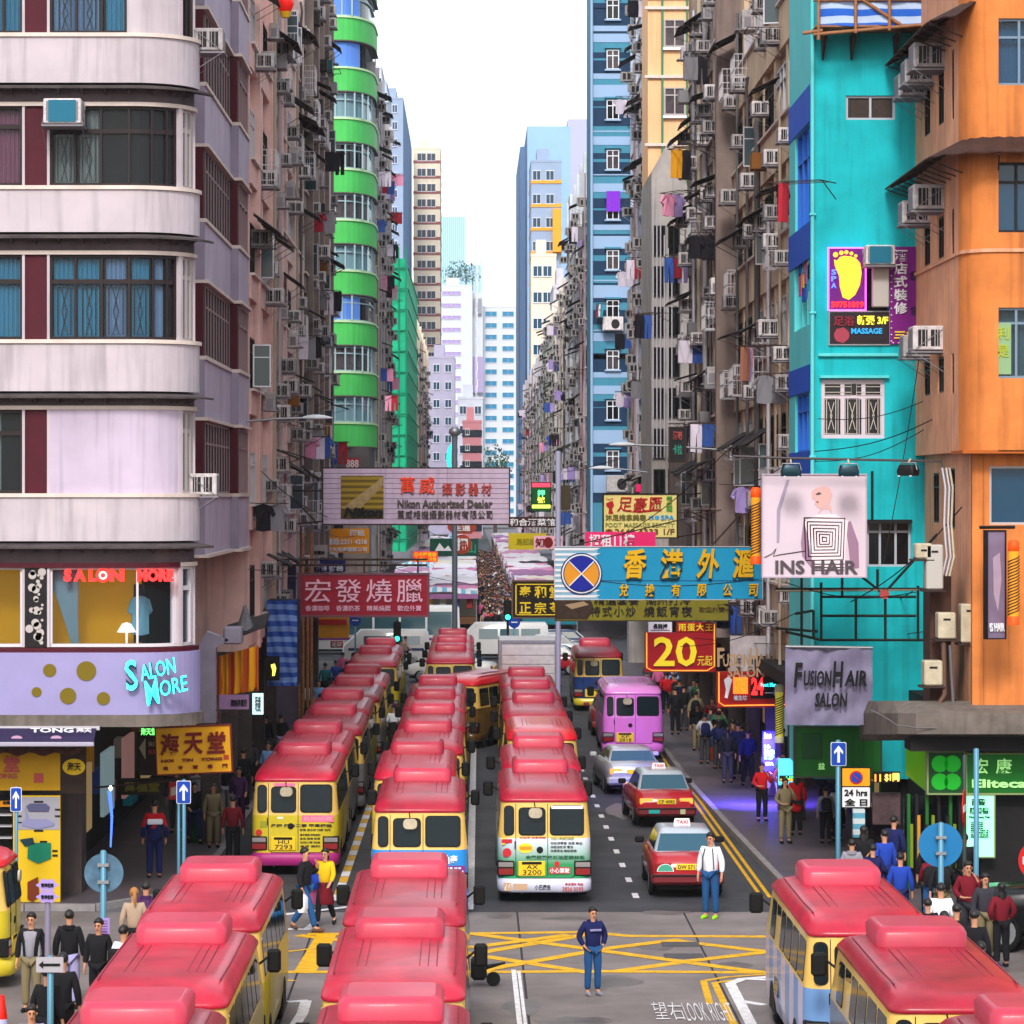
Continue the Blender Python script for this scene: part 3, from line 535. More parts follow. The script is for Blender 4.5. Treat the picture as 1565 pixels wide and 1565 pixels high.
# ================================================================= the row of old flats along the left pavement
def ledge(par, side, x, y0, y1, z, d=.12, h=.1, m=None):
 s = 1 if side < 0 else -1; MB().box(min(x, x + s * d), max(x, x + s * d), y0, y1, z, z + h).build('ledge', m or sillm, par)
RW = []
def rowhouse(name, bname, label, side, xw, y0, y1, z0, z1, storey, bay, wm, seed, dens=1.0, fm=None, gm=None, winh=1.5, depth=10, near=True, pil=.14, cat='building', zoff=0.0, lab=True, acgroup=None, parapet=None, awn_d=.28, items=True, far=False):
 """a street-side block of flats seen at a glancing angle: wall, pilasters, ledges, windows, pipes and everything hung on them"""
 rg = random.Random(seed); rt = empty(name, (0, 0, 0), label=label, cat=cat); s = 1 if side < 0 else -1
 x1 = xw - s * depth; MB().box(min(xw - s * .16, x1), max(xw - s * .16, x1), y0, y1, z0, z1).build('wall', wm, rt)
 nb = max(1, int(round((y1 - y0) / bay))); bw_ = (y1 - y0) / nb
 for b in range(nb + 1):
  y = y0 + bw_ * b; ya, yb = max(y0, y - .28), min(y1, y + .28); MB().box(min(xw - s * .17, xw + s * pil * (b % 2)), max(xw - s * .17, xw + s * pil * (b % 2)), ya + .003, yb - .003, z0, z1).build('pilaster', wm, rt)
 nf = int((z1 - z0 - zoff) / storey); acg = acgroup or ('air conditioners on the ' + bname)
 for f in range(nf):
  zf = z0 + zoff + storey * f
  MB().box(min(xw - s * .165, xw + s * .06), max(xw - s * .165, xw + s * .06), y0 + .002, y1 - .002, zf - .12, zf + (parapet or .55)).build('spandrel', wm, rt); ledge(rt, side, xw, y0, y1, zf + (parapet or .55), .16, .07)
  ymax = (zf + 1 - H) ; 
  for b in range(nb):
   yc = y0 + bw_ * (b + .5)
   if CY - (zf + 2.2 - H) * F / yc > 1250 or CY - (zf - H) * F / yc < -40: continue
   ww = round(bw_ - .62, 2); put_window(rt, xw - s * .05, yc, zf + (parapet or .55) + .07, side, ww, winh, 3 if ww > 2 else 2, fm or rg.choice((M_['alu'], M_['dark'])), gm or rg.choice((M_['glassd'], mat('curtained_glass', '4c4448', .15, noise=.5, scale=3), mat('greenish_glass', '2c4a48', .1, noise=.3, scale=2))))
   if not items: continue
   if rg.random() < awn_d * dens: put_awning(rt, xw + s * .08, yc, zf + winh + .85, side, rg.choice((1.3, 1.9, 2.6)) if bw_ > 2.6 else 1.3, sc=rg.uniform(.8, 1.1), steep=rg.uniform(.6, 1.6))
   if far:
    for _ in range(2):
     if rg.random() < .5 * dens: MASS.append((xw + s * rg.uniform(-.1, .08), yc + rg.uniform(-.9, .9), zf + rg.uniform(.2, 2.2), s, rg.uniform(.9, 1.15)))
    if rg.random() < .10: inst(RACK, 'laundry_frame', rt, (xw, yc, zf + .5), 0 if side < 0 else math.pi)
    if rg.random() < .10:
     sq = [(rg.choice((0, 1, 2)), rg.choice((0, 0, 1, 1, 8, 4, 2, 5, 3))) for _ in range(2)]; put_laundry(xw, yc, zf + .5, side, '%s washing, %s, %s floor, bay %s' % (' and '.join(sorted(set(CN[c] for _, c in sq))), bname, ORD[f + 1], ORD[b + 1]), sq)
    continue
   if rg.random() < .78 * dens:
    put_ac(xw + s * rg.uniform(-.1, .08), yc + rg.uniform(-.5, .5), zf + (rg.uniform(.15, .4) if rg.random() < .5 else rg.uniform(1.7, 2.0)), side, '', acg, 0 if rg.random() < .85 else 1, rg.uniform(.85, 1.12), brk=True)['label'] = 'air conditioner on the %s, %s storey, %s bay from near end' % (bname, ORD[f + 1], ORD[b + 1])
   if rg.random() < .28 * dens: put_ac(xw + s * rg.uniform(-.1, .05), yc + rg.uniform(.1, .9), zf + rg.uniform(.6, 1.2), side, 'lower air conditioner on the %s, %s storey, %s bay from near end' % (bname, ORD[f + 1], ORD[b + 1]), acg, 0, rg.uniform(.8, 1.0))
   q = rg.random()
   if q < .17 * dens: inst(CAGE, 'window_cage', rt, (xw, yc, zf + .3), 0 if side < 0 else math.pi, (rg.uniform(.7, 1.1), 1, 1))
   elif q < .30 * dens:
    k = rg.random(); zz = zf + rg.uniform(.2, .7)
    if k < .45:
     sq = [(rg.choice((0, 1, 2)), rg.choice((0, 0, 1, 1, 8, 4, 2, 8, 3, 6, 1, 0, 5))) for _ in range(rg.choice((2, 3)))]
     put_laundry(xw, yc, zz, side, '%s washing, %s, %s floor, bay %s' % (' and '.join(sorted(set(CN[c] for _, c in sq))), bname, ORD[f + 1], ORD[b + 1]), sq)
    else: inst(RACK, 'laundry_frame', rt, (xw, yc, zz), 0 if side < 0 else math.pi)
   if rg.random() < .13: inst(CASE, 'open_casement', rt, (xw, yc + rg.uniform(-.8, .8), zf + .7), (0 if side < 0 else math.pi) + R(rg.uniform(-25, 25)), (rg.uniform(.7, 1.1), 1, 1))
   if rg.random() < .12: MB().bbox(0, .5, -.35, .35, 0, .5, .02).build('sheet_box', rg.choice((M_['awn'], mat('teal_box', '0f4f54', .6), mat('amber_box', '7a4a12', .6), mat('grey_duct', '78767a', .5, .3))), rt, (xw, yc + rg.uniform(-.6, .6), zf + rg.uniform(0, 1.6)), 0 if side < 0 else math.pi)
 for b in range(nb):
  if rg.random() < .75: pipe(rt, xw, y0 + bw_ * b + rg.uniform(.25, .5), z0, rg.uniform(z0 + (z1 - z0) * .5, z1), rg.choice((.05, .07, .09)), rg.choice((M_['alu'], mat('pink_pipe', 'a08088', .6), mat('grey_pipe', '5d5a5c', .6), mat('cream_pipe', 'a89c88', .6))), .16, side, rg.random() < .6)
 return rt
# (labels of washing racks are filled in afterwards, see the end of the script)
pinkw = mat('salmon_render', 'e2b8b0', .8, noise=.25, scale=.8, streak=.6); pinkb = mat('pale_pink_render', 'dcc0ba', .8, noise=.25, scale=.8, streak=.55); greyb = mat('grey_brown_concrete', '8c7d76', .9, noise=.4, scale=.7, streak=.7)
rowhouse('apartment_block', 'salmon block', 'salmon pink block of flats hung with air conditioners next to the corner building', -1, -6.33, 93.3, 108, 4.6, 27.5, 3.3, 2.9, pinkw, 11, zoff=.3)
rowhouse('apartment_block', 'pale pink block', 'pale pink stained block of flats, second along the left row', -1, -6.38, 108.05, 122, 4.6, 29, 3.15, 2.8, pinkb, 12, zoff=.1)
rowhouse('apartment_block', 'grey-brown block', 'grey-brown concrete block with vertical fins at the end of the left row', -1, -6.30, 122.05, 143, 4.6, 33, 3.05, 2.3, greyb, 13, dens=.9, pil=.3, zoff=.0)
# ================================================================= ground floor under the left row
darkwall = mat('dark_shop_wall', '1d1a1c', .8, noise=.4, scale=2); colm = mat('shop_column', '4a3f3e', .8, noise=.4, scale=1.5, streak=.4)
SH = empty('left_shop_arcade', (0, 0, 0), label='dark shop fronts and arcade columns under the left row of flats', cat='shop fronts')
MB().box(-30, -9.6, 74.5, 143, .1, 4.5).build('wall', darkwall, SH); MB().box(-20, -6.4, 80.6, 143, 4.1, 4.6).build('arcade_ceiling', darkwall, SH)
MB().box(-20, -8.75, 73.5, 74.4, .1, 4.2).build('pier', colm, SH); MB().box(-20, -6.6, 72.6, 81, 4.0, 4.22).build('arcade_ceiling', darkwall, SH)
for i, y in enumerate(range(84, 143, 6)): MB().bbox(-6.95, -6.45, y, y + .5, .1, 4.2, .03).build('column', colm, SH)
litA = mat('warm_shop_light', (1, .72, .4), .5, emit=.9); litB = mat('white_tube_light', (.85, .95, 1), .5, emit=1.6)
rg = random.Random(5)
for k in range(26):       # hanging stock and small lit panels deep in the arcade
 y = 75 + k * 2.5 + rg.uniform(-.5, .5); h = rg.uniform(.4, 1.2); z = rg.uniform(.5, 2.4); MB().bbox(-9.6, -9.35, y, y + rg.uniform(.6, 1.8), z, z + h, .02).build('display_panel', mat('goods_%d' % (k % 8), ['7a1c20', '1c5a3c', 'b07a14', '30407a', '8a3a5a', '8a8478', '146a7a', '5a3a24'][k % 8], .6, emit=.05), SH)
for k in range(9): MB().box(-9.3, -7.4, 78 + k * 6, 78.08 + k * 6, 3.75, 3.83).build('tube_light', litB if k % 2 else litA, SH)
# the corner shop under the awning (herbal shop)
HT = empty('herbal_shop', (0, 0, 0), label='yellow herbal tea shop front on the corner with bowl and box pictures', cat='shop front')
yw = mat('shop_yellow', 'b88a08', .6, noise=.12, scale=2); yw2 = mat('shop_yellow_print', 'c9a512', .6)
YH = 71.95
def hbox(px0, px1, py0, py1, name, m, y=YH, t=.12, par=HT): return MB().box(X(px0, y), X(px1, y), y, y + t, Z(py1, y), Z(py0, y)).build(name, m, par)
hbox(-120, 92, 1150, 1208, 'fascia', yw); hbox(92, 130, 1150, 1212, 'side_fascia', mat('brown_fascia', '2a1a12', .6)); hbox(20, 92, 1216, 1395, 'poster_panel', yw2); hbox(-120, 20, 1216, 1395, 'counter_wall', darkwall, YH + .4)
hbox(22, 91, 1218, 1268, 'poster_picture', mat('poster_grey', '8c8a94', .6), YH - .012, .01)
for i, (s, a, b, c, d) in enumerate((('堂', 6, 30, 1155, 1180), ('TONG', -14, 26, 1182, 1190))): text(HT, s, X(a, YH), X(b, YH), Z(d, YH), Z(c, YH), YH - .02, mat('dull_red_ink', (.40, .06, .06), .6), .03)
hbox(52, 66, 1182, 1196, 'seal', mat('dull_red_ink', (.4, .06, .06), .6), YH - .02, .02); MB().prism(circ(X(113, YH), Z(1172, YH), .25, 20, .18), YH - .02, YH).build('emblem', yw2, HT); text(HT, '海天', X(103, YH), X(124, YH), Z(1178, YH), Z(1165, YH), YH - .035, inkk if 'inkk' in globals() else M_['black'], .02)
def blob(pts, m, par, y, name='picture'): return MB().prism([(X(a, y), Z(b, y)) for a, b in pts], y - .012, y).build(name, m, par)
blob([(38, 1233), (45, 1252), (72, 1252), (83, 1258), (82, 1262), (58, 1267), (34, 1262), (33, 1257), (40, 1250)][::-1], mat('bowl_lilac', '7a7aa0', .4), HT, YH - .02); blob([(40, 1232), (46, 1228), (70, 1228), (76, 1233), (74, 1240), (44, 1240)][::-1], mat('bowl_rim', '4a4a6a', .4), HT, YH - .03)
blob([(43, 1288), (78, 1288), (78, 1312), (58, 1320), (42, 1312)][::-1], mat('box_green', '0f6a50', .4), HT, YH - .02); blob([(30, 1283), (50, 1280), (53, 1290), (38, 1294)][::-1], mat('plate_dark', '16323a', .4), HT, YH - .03); blob([(42, 1348), (58, 1340), (60, 1370), (50, 1378), (42, 1374)][::-1], mat('bun_brown', '6a2a10', .5), HT, YH - .02)
for (a, b, c, d) in ((84, 92, 1236, 1239), (84, 92, 1246, 1249), (26, 33, 1246, 1249), (26, 33, 1256, 1258), (52, 66, 1224, 1227), (52, 66, 1268, 1271), (61, 72, 1285, 1289), (80, 88, 1299, 1302), (80, 88, 1306, 1309)): hbox(a, b, c, d, 'caption', mat('caption_black', '1a1408', .6), YH - .02, .01)
hbox(0, 19, 1224, 1233, 'price_board', mat('orange_board', 'd88a08', .6), YH + .3, .05)
text(HT, '金錢龜', X(1, YH), X(17, YH), Z(1231, YH), Z(1226, YH), YH + .28, M_['black'], .02)
for py in (1245, 1262, 1280): hbox(-60, 18, py, py + 2, 'shelf', M_['alu'], YH + .1, .3)
# awning of the herbal shop
AW = empty('shop_awning', (0, 0, 0), label='dark purple fabric awning reading TONG over the herbal shop', cat='awning'); awp = mat('purple_awning', '2c2346', .8, noise=.2, scale=2)
ya, yb_ = 71.7, 70.5
MB().loft([[(X(-200, ya), ya, Z(1113, ya)), (X(-200, yb_), yb_, Z(1133, yb_)), (X(-200, yb_), yb_, Z(1134, yb_)), (X(-200, ya), ya, Z(1115, ya))], [(X(147, ya), ya, Z(1113, ya)), (X(143, yb_), yb_, Z(1133, yb_)), (X(143, yb_), yb_, Z(1134, yb_)), (X(147, ya), ya, Z(1115, ya))]], 0, False).build('canopy', awp, AW)
MB().bbox(X(-200, yb_), X(144, yb_), yb_ - .05, yb_ + .02, Z(1141, yb_), Z(1134, yb_), .02).build('front_rail', mat('pale_rail', '9a94a4', .5), AW); MB().box(X(-200, ya), X(152, ya), ya, ya + .1, Z(1116, ya), Z(1110, ya)).build('cassette', M_['alu'], AW)
for s, a, b in (('TONG', 42, 108), ('海天', 112, 136)):
 o = text(AW, s, X(a, yb_), X(b, yb_), Z(1122, yb_) , Z(1115, yb_), yb_ + .5, inkw_ if 'inkw_' in globals() else M_['white'], .03); 
for a in (18, 78): MB().prism(circ(X(a + 9, 70.9), Z(1127, 70.9), .12, 12, .05), 70.75, 70.78).build('emblem', mat('pale_pink_mark', 'b08aa4', .6), AW)
hb = empty('hanging_shop_banner', (0, 0, 0), label='crumpled brown banner strip hanging under the purple awning', cat='banner'); MB().loft([[(X(p, 71), 71 + .03 * (i % 2), Z(1143 + 3 * math.sin(i), 71)), (X(p, 71), 71.02 + .03 * (i % 2), Z(1153 + 3 * math.sin(i * 1.3), 71))] + [(X(p, 71), 71.04 + .03 * (i % 2), Z(1148, 71))] for i, p in enumerate(range(-60, 132, 8))], 0, False).build('cloth', mat('dark_brown_cloth', '3a2018', .8), hb)
# ---- signs helper
def board(px0, px1, py0, py1, Y, label, m, cat='sign', name='signboard', t=.22, frame=None, fw=.05, rz=0, group=None):
 x0, x1, z0, z1 = X(px0, Y), X(px1, Y), Z(py1, Y), Z(py0, Y); rt = empty(name, ((x0 + x1) / 2, Y, z0), rz, label=label, cat=cat, group=group); w = (x1 - x0) / 2; h = z1 - z0
 MB().box(-w, w, 0, t, 0, h).build('board', m, rt)
 if frame:
  f = MB(); e = .02
  f.box(-w - e, w + e, -.03, t + .01, h, h + fw); f.box(-w - e, w + e, -.03, t + .01, -fw, 0); f.box(-w - fw, -w, -.028, t + .005, -fw + .002, h + fw - .002); f.box(w, w + fw, -.028, t + .005, -fw + .002, h + fw - .002); f.build('frame', frame, rt)
 rt['w'] = w * 2; rt['h'] = h
 def U(s, a, b, c, d, mm, bold=.02, depth=.02, shear=0, spacing=1.0, e=.012): return text(rt, s, -w + 2 * w * a, -w + 2 * w * b, h * (1 - d), h * (1 - c), -e - depth * .5, mm, bold, depth, shear, spacing=spacing)
 def V(pts, mm, e=.012, name='emblem'): return MB().prism([(-w + 2 * w * a, h * (1 - b)) for a, b in pts][::-1], -e, 0).build(name, mm, rt)
 return rt, U, V
def strut(rt, pts, r=.03, m=None, name='bracket'): return MB().tube(pts, r, 5).build(name, m or M_['rust'], rt)
# ================================================================= right side: orange corner building
orr = mat('orange_render', 'cf7a3c', .75, noise=.32, scale=.7, streak=.6, bump=.25, bscale=2); orl = mat('orange_render_skylit', 'e0a07c', .75, noise=.3, scale=.8, streak=.6, bump=.2, bscale=2)  # apricot tone: sky light on the side face put into the render colour
corr = mat('corrugated_awning', '3c2620', .8, noise=.5, scale=3)
OB = empty('orange_corner_building', (0, 0, 0), label='orange rendered corner building with corrugated awnings on the right', cat='building')
OPL = [(11.07, 81.4), (11.07, 78), (11.07, 74.3), (11.10, 73.9), (11.22, 73.55), (11.45, 73.3), (11.8, 73.2), (13, 73.2), (26, 73.2)]
def opt(i, off):
 a = Vector(OPL[max(0, i - 1)]); b = Vector(OPL[i]); c = Vector(OPL[min(len(OPL) - 1, i + 1)])
 n1 = (b - a) if i else (c - b); n2 = (c - b) if i < len(OPL) - 1 else (b - a); d = (n1.normalized() + n2.normalized()).normalized(); n = Vector((d.y, -d.x)); n = -n if False else n
 return b + n * off
def oband(i0, i1, z0, z1, o0, o1, lip=0): return MB().loft([[(*opt(i, -o0 if 0 else -(-o0)), z0), (*opt(i, o1), z0 - lip), (*opt(i, o1), z1 - lip), (*opt(i, o0), z1)] for i in range(i0, i1 + 1)], 0, False)
def op(s): return s
_t = opt(8, 1.0)
sgn = 1 if _t.y < 73.2 else -1
_opt = opt
def opt(i, off): return _opt(i, off * sgn)
z73 = lambda py: Z(py, 73.2); z77 = lambda py: Z(py, 77)
# upper storeys: side face, then front face with real window openings
def wallrect(par, axis, c, a0, a1, z0, z1, holes, m, t=.3, name='wall'):
 """wall on plane axis=c, thickness t inwards, with rectangular openings (a0,a1,z0,z1)"""
 xs = sorted(set([a0, a1] + [h[0] for h in holes] + [h[1] for h in holes])); zs = sorted(set([z0, z1] + [h[2] for h in holes] + [h[3] for h in holes])); mb = MB()
 for i in range(len(xs) - 1):
  run = None
  for j in range(len(zs) - 1):
   cx, cz = (xs[i] + xs[i + 1]) / 2, (zs[j] + zs[j + 1]) / 2; inside = any(h[0] < cx < h[1] and h[2] < cz < h[3] for h in holes) or not (a0 < cx < a1 and z0 < cz < z1)
   if not inside and run is None: run = zs[j]
   if (inside or j == len(zs) - 2) and run is not None:
    e = zs[j] if inside else zs[j + 1]
    if axis == 'y': mb.box(xs[i], xs[i + 1], c, c + t, run, e)
    else: mb.box(c, c + t, xs[i], xs[i + 1], run, e)
    run = None
 return mb.build(name, m, par)
def fwin(par, x0, x1, z0, z1, y, fm, cols, rows=(.72,), rec=.12, gm=None, cur=None, bar=.055):
 """window on a wall facing the camera: frame, panes and curtain"""
 f = MB(); f.box(x0, x1, y + rec - .06, y + rec + .03, z0, z0 + bar); f.box(x0, x1, y + rec - .06, y + rec + .03, z1 - bar, z1)
 for c in [0] + list(cols) + [1]: xc = min(max(x0 + (x1 - x0) * c, x0 + bar / 2), x1 - bar / 2); f.box(xc - bar / 2, xc + bar / 2, y + rec - .065, y + rec + .03, z0 + bar, z1 - bar)
 for r_ in rows: zc = z0 + (z1 - z0) * r_; f.box(x0 + bar, x1 - bar, y + rec - .055, y + rec + .02, zc - bar / 2, zc + bar / 2)
 w = f.build('window', fm, par); ed = [0] + list(cols) + [1]; rr = [0] + list(rows) + [1]
 for a, b in zip(ed[:-1], ed[1:]):
  for c, d in zip(rr[:-1], rr[1:]): MB().box(x0 + (x1 - x0) * a + .02, x0 + (x1 - x0) * b - .02, y + rec - .01, y + rec + .005, z0 + (z1 - z0) * c + .02, z0 + (z1 - z0) * d - .02).build('pane', gm or M_['glassd'], w)
 if cur:
  n = int((x1 - x0) / .06); pts = [(x0 + (x1 - x0) * k / n, y + rec + .14 + .04 * (k % 2)) for k in range(n + 1)]
  MB().add([(a, b, z1 - .05) for a, b in pts] + [(a, b, z0 + .05) for a, b in pts], [(k, k + n + 1, k + n + 2, k + 1) for k in range(n)]).build('curtain', cur, w)
 return w
FY = 73.2
def fx(p): return X(p, FY)
blue_f = mat('blue_grey_frame', '6a7c8c', .5); wg2 = glass('window_glass_b', 'd0e0ea', .8)
hol = [(fx(1516), fx(1600), z73(130), z73(28)), (fx(1516), fx(1600), z73(355), z73(248)), (fx(1520), fx(1600), z73(578), z73(470))]
wallrect(OB, 'y', FY, 11.8, 20, z73(690), 27, hol, orr)
fwin(OB, *hol[0], FY, blue_f, [.5], gm=wg2, cur=mat('blue_curtain', '6aa4c8', .8)); fwin(OB, *hol[1], FY, M_['dark'], [.45], gm=M_['glassb']); fwin(OB, *hol[2], FY, blue_f, [.42], (.78,), gm=wg2, cur=mat('grey_green_blind', '8fa098', .7))
ms = empty('window_notice', (fx(1521), FY + .03, z73(572)), label='green vertical character notice stuck inside the third orange window', cat='sign'); MB().box(0, .36, -.01, 0, 0, 1.15).build('sheet', mat('pale_green_sheet', '7c9a70', .6), ms)
for i, s in enumerate('利是'): text(ms, s, .05, .31, .78 - i * .4, 1.06 - i * .4, -.02, mat('green_yellow_ink', (.30, .36, .03), .6), .02)
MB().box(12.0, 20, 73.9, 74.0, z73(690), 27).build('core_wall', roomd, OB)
MB().loft([[(*opt(i, 0), z73(690)), (*opt(i, 0), 27)] for i in range(2, 7)] , 0, True, False, False)  # template of the curve
mbc = MB(); n_ = 5; P_c = [opt(i, 0) for i in range(2, 7)]; mbc.add([(p.x, p.y, z) for z in (z73(690), 27) for p in P_c], [(i, i + 1, i + 1 + n_, i + n_) for i in range(n_ - 1)], 0, True); mbc.build('wall', orr, OB)
SXH = [(80.3, 79.3), (78.6, 77.6), (76.6, 76.1)]; hs = []
for ya_, yb_ in ((92, 190), (330, 395), (545, 600)):
 for (a, b) in ((78.9, 79.9), (76.6, 77.5), (75.0, 75.35)): hs.append((a, b, z77(yb_ + (6 if a < 76 else 0)), z77(ya_)))
wallrect(OB, 'x', 11.07, 74.3, 81.5, z73(690), 27, hs, orl)
for (a, b, c, d) in hs: put_window(OB, 11.12, (a + b) / 2, c, 1, round(b - a, 2), round(d - c, 2), 2, M_['dark'], mat('curtained_glass', '4c4448', .15))
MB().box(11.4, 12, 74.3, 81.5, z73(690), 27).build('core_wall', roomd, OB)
for (zl, d0, d1) in ((z73(385), .03, .06),): oband(0, 8, zl, zl + .08, -.05, .05).build('ledge', orl, OB)
for zt, i0, i1 in ((Z(222, 73.2), 0, 8), (Z(12, 73.2), 0, 5)):
 a = MB(); R0, R1 = [], []
 # corrugated sheet sloping out from the wall
 pts = []; seg = []
 for i in range(i0, i1):
  p, q = opt(i, 0), opt(i + 1, 0); L = (q - p).length; k = max(1, int(L / .13))
  for j in range(k): t = j / k; pts.append((p.lerp(q, t), opt(i, .78).lerp(opt(i + 1, .78), t)))
 pts = [q for q in pts if q[0].x < 19]
 vs = []; fs = []
 for k, (p, q) in enumerate(pts): zz = .022 * (k % 2); vs += [(p.x, p.y, zt + .18 + zz), (q.x, q.y, zt - .22 + zz), (q.x, q.y, zt - .245 + zz), (p.x, p.y, zt + .155 + zz)]
 for k in range(len(pts) - 1): b = k * 4; fs += [(b, b + 1, b + 5, b + 4), (b + 2, b + 3, b + 7, b + 6), (b + 1, b + 2, b + 6, b + 5)]
 a.add(vs, fs); aw = a.build('awning', corr, OB)
 for k in range(3, len(pts), 6): br = MB(); p, q = pts[k]; br.bar((p.x, p.y, zt - .55), (q.x, q.y, zt - .27), .03); br.bar((p.x, p.y, zt + .1), (q.x, q.y, zt - .28), .03); br.build('bracket', M_['rust'], aw)
for i, (y, pz, sc) in enumerate(((80.0, 108, 1.25), (78.6, 98, 1.3), (76.9, 88, 1.35), (79.3, 313, 1.25), (77.0, 303, 1.35), (79.3, 523, 1.2), (77.2, 517, 1.3))):
 put_ac(11.1, y, z77(pz), 1, 'air conditioner on the sky-lit side of the orange building, %s' % (('top row, farthest', 'top row, middle', 'top row, nearest', 'middle row, farther', 'middle row, nearer', 'bottom row, farther', 'bottom row, nearer')[i]), 'air conditioners on the orange building', sc=sc)
# lower storeys, set back below the overhang
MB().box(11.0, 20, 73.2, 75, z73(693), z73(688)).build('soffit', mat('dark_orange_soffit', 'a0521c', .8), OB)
LY = 73.75; hol2 = [(X(1512, LY), X(1600, LY), Z(802, LY), Z(712, LY))]
wallrect(OB, 'y', LY, 11.55, 20, Z(1080, LY), z73(690), hol2, orr); fwin(OB, *hol2[0], LY, mat('pale_frame', 'a9a0a0', .5), [.75], (), gm=M_['glassb'])
hs2 = [(79.0, 80.0, z77(800), z77(722)), (76.4, 77.6, z77(808), z77(716))]
wallrect(OB, 'x', 11.3, 73.9, 81.5, Z(1080, LY), z73(690), hs2, orl)
for (a, b, c, d) in hs2: put_window(OB, 11.35, (a + b) / 2, c, 1, round(b - a, 2), round(d - c, 2), 2, M_['dark'], M_['glassb'])
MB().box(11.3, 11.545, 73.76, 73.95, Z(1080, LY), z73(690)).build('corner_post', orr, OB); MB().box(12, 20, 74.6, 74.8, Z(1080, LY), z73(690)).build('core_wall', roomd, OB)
# ================================================================= teal building
teal = mat('turquoise_render', '08b2bc', .7, noise=.3, scale=.7, streak=.55, bump=.25, bscale=2); teall = mat('pale_skylit_turquoise', '58c8cc', .7, noise=.1, scale=.5, streak=.2); bluw = mat('cobalt_paint', '0a4fc0', .6, noise=.12, scale=1)  # paler turquoise: street side's light put into the colour; pipe and ledges share it
TB = empty('turquoise_building', (0, 0, 0), label='turquoise building with purple and neon foot massage signs on its windows', cat='building')
TY = 81.5; tx = lambda p: X(p, TY); tz = lambda p: Z(p, TY)
th = [(tx(1293), tx(1368), tz(183), tz(146)), (tx(1255), tx(1352), tz(670), tz(580)), (tx(1325), tx(1392), tz(866), tz(795)), (tx(1268), tx(1359), tz(526), tz(380))]
wallrect(TB, 'y', TY, 8.56, 11.5, 2.0, 28, th, teal)
fwin(TB, *th[0], TY, mat('grey_frame', 'a9aeb8', .5), [.5], (), gm=mat('brown_board', '3c302c', .6, noise=.4, scale=9))
w3 = fwin(TB, *th[1], TY, mat('pale_mauve_frame', 'c8bcc8', .5), [.34, .67], (.70,), gm=M_['glassd'], bar=.1)
g = MB()
for k in range(3):
 x0 = th[1][0] + (th[1][1] - th[1][0]) * (k / 3 + .05); x1 = x0 + (th[1][1] - th[1][0]) * .22; z0, z1 = th[1][2] + .12, th[1][2] + 1.0; y = TY + .05; m_ = (x0 + x1) / 2
 for q in ([(x0, z0), (x1, z0), (x1, z1), (x0, z1), (x0, z0)], [(x0 + .06, z0), (x0 + .06, z1)], [(x1 - .06, z0), (x1 - .06, z1)], [(x0 + .1, z0 + .1), (m_ + .02, (z0 + z1) / 2), (x0 + .1, z1 - .1)], [(x1 - .1, z0 + .1), (m_ - .02, (z0 + z1) / 2), (x1 - .1, z1 - .1)]): g.tube([(a, y, b) for a, b in q], .014, 4)
for k in range(2):
 x0 = th[1][0] + (th[1][1] - th[1][0]) * (k / 2 + .06); x1 = x0 + .66; z0 = th[1][2] + 1.08; z1 = z0 + .28
 for q in ([(x0, z0), (x1, z0), (x1, z1), (x0, z1), (x0, z0)], [(x0, z0 + .07), (x1, z0 + .07)], [(x0, z1 - .07), (x1, z1 - .07)]): g.tube([(a, TY + .05, b) for a, b in q], .012, 4)
g.build('window_grille', mat('pale_grille', 'b4aca8', .5), w3); fwin(TB, *th[2], TY, mat('grey_frame', 'a9aeb8', .5), [.3, .66], (.75,), gm=M_['glassd'])
MB().bbox(tx(1250), tx(1372), TY - .1, TY, tz(545), tz(540), .01).build('ledge', teall, TB); MB().box(th[1][0] - .05, th[1][1] + .1, TY - .14, TY, tz(578), tz(574)).build('ledge', teall, TB)
MB().box(th[2][0] - .05, th[2][1], TY - .3, TY, tz(800), tz(794)).build('canopy', M_['dark'], TB); MB().box(9.0, 11.5, TY + .3, TY + .4, 2, 28).build('core_wall', roomd, TB)
# street side of the turquoise building
sideh = [(82.6, 86.4, Z(345, 84), Z(195, 84)), (82.6, 86.6, Z(500, 84), Z(372, 84)), (82.8, 86.4, Z(690, 84), Z(600, 84))]
wallrect(TB, 'x', 8.56, TY + .3, 88, 2, 28, sideh, teall)
for i, (a, b, c, d) in enumerate(sideh):
 put_window(TB, 8.66, (a + b) / 2, c, 1, round(b - a, 2), round(d - c, 2), 3, (mat('blue_frame', '2a6ad0', .5), teall, mat('blue_frame', '2a6ad0', .5))[i], (M_['glassb'], mat('pale_glass', '6a8c98', .1), mat('curtained_glass', '4c4448', .15))[i], .3)
MB().box(8.5, 8.55, 82.0, 88, Z(345, 84) - .7, Z(195, 84) + .9).build('painted_panel', bluw, TB) if False else None
for (za, zb_) in ((Z(195, 84), Z(140, 84)), (Z(400, 84), Z(345, 84)), (Z(600, 84), Z(560, 84)), (Z(735, 84), Z(690, 84))): MB().box(8.535, 8.56, TY + .45, 88, za, zb_).build('painted_panel', bluw if za != Z(400, 84) else bluw, TB)
MB().box(8.54, 8.56, TY + .3, 82.6, Z(345, 84), Z(195, 84)).build('painted_panel', bluw, TB)
rgp = random.Random(9)
for k in range(12): z = Z(rgp.uniform(385, 490), 84); y = rgp.uniform(82.7, 86); MB().box(8.6, 8.63, y, y + rgp.uniform(.4, 1), z, z + rgp.uniform(.3, .7)).build('window_poster', mat('poster_%d' % (k % 5), ['c83a8c', '2a9ad0', 'd0b41c', '1a4ac0', '8ad0d8'][k % 5], .6), TB)
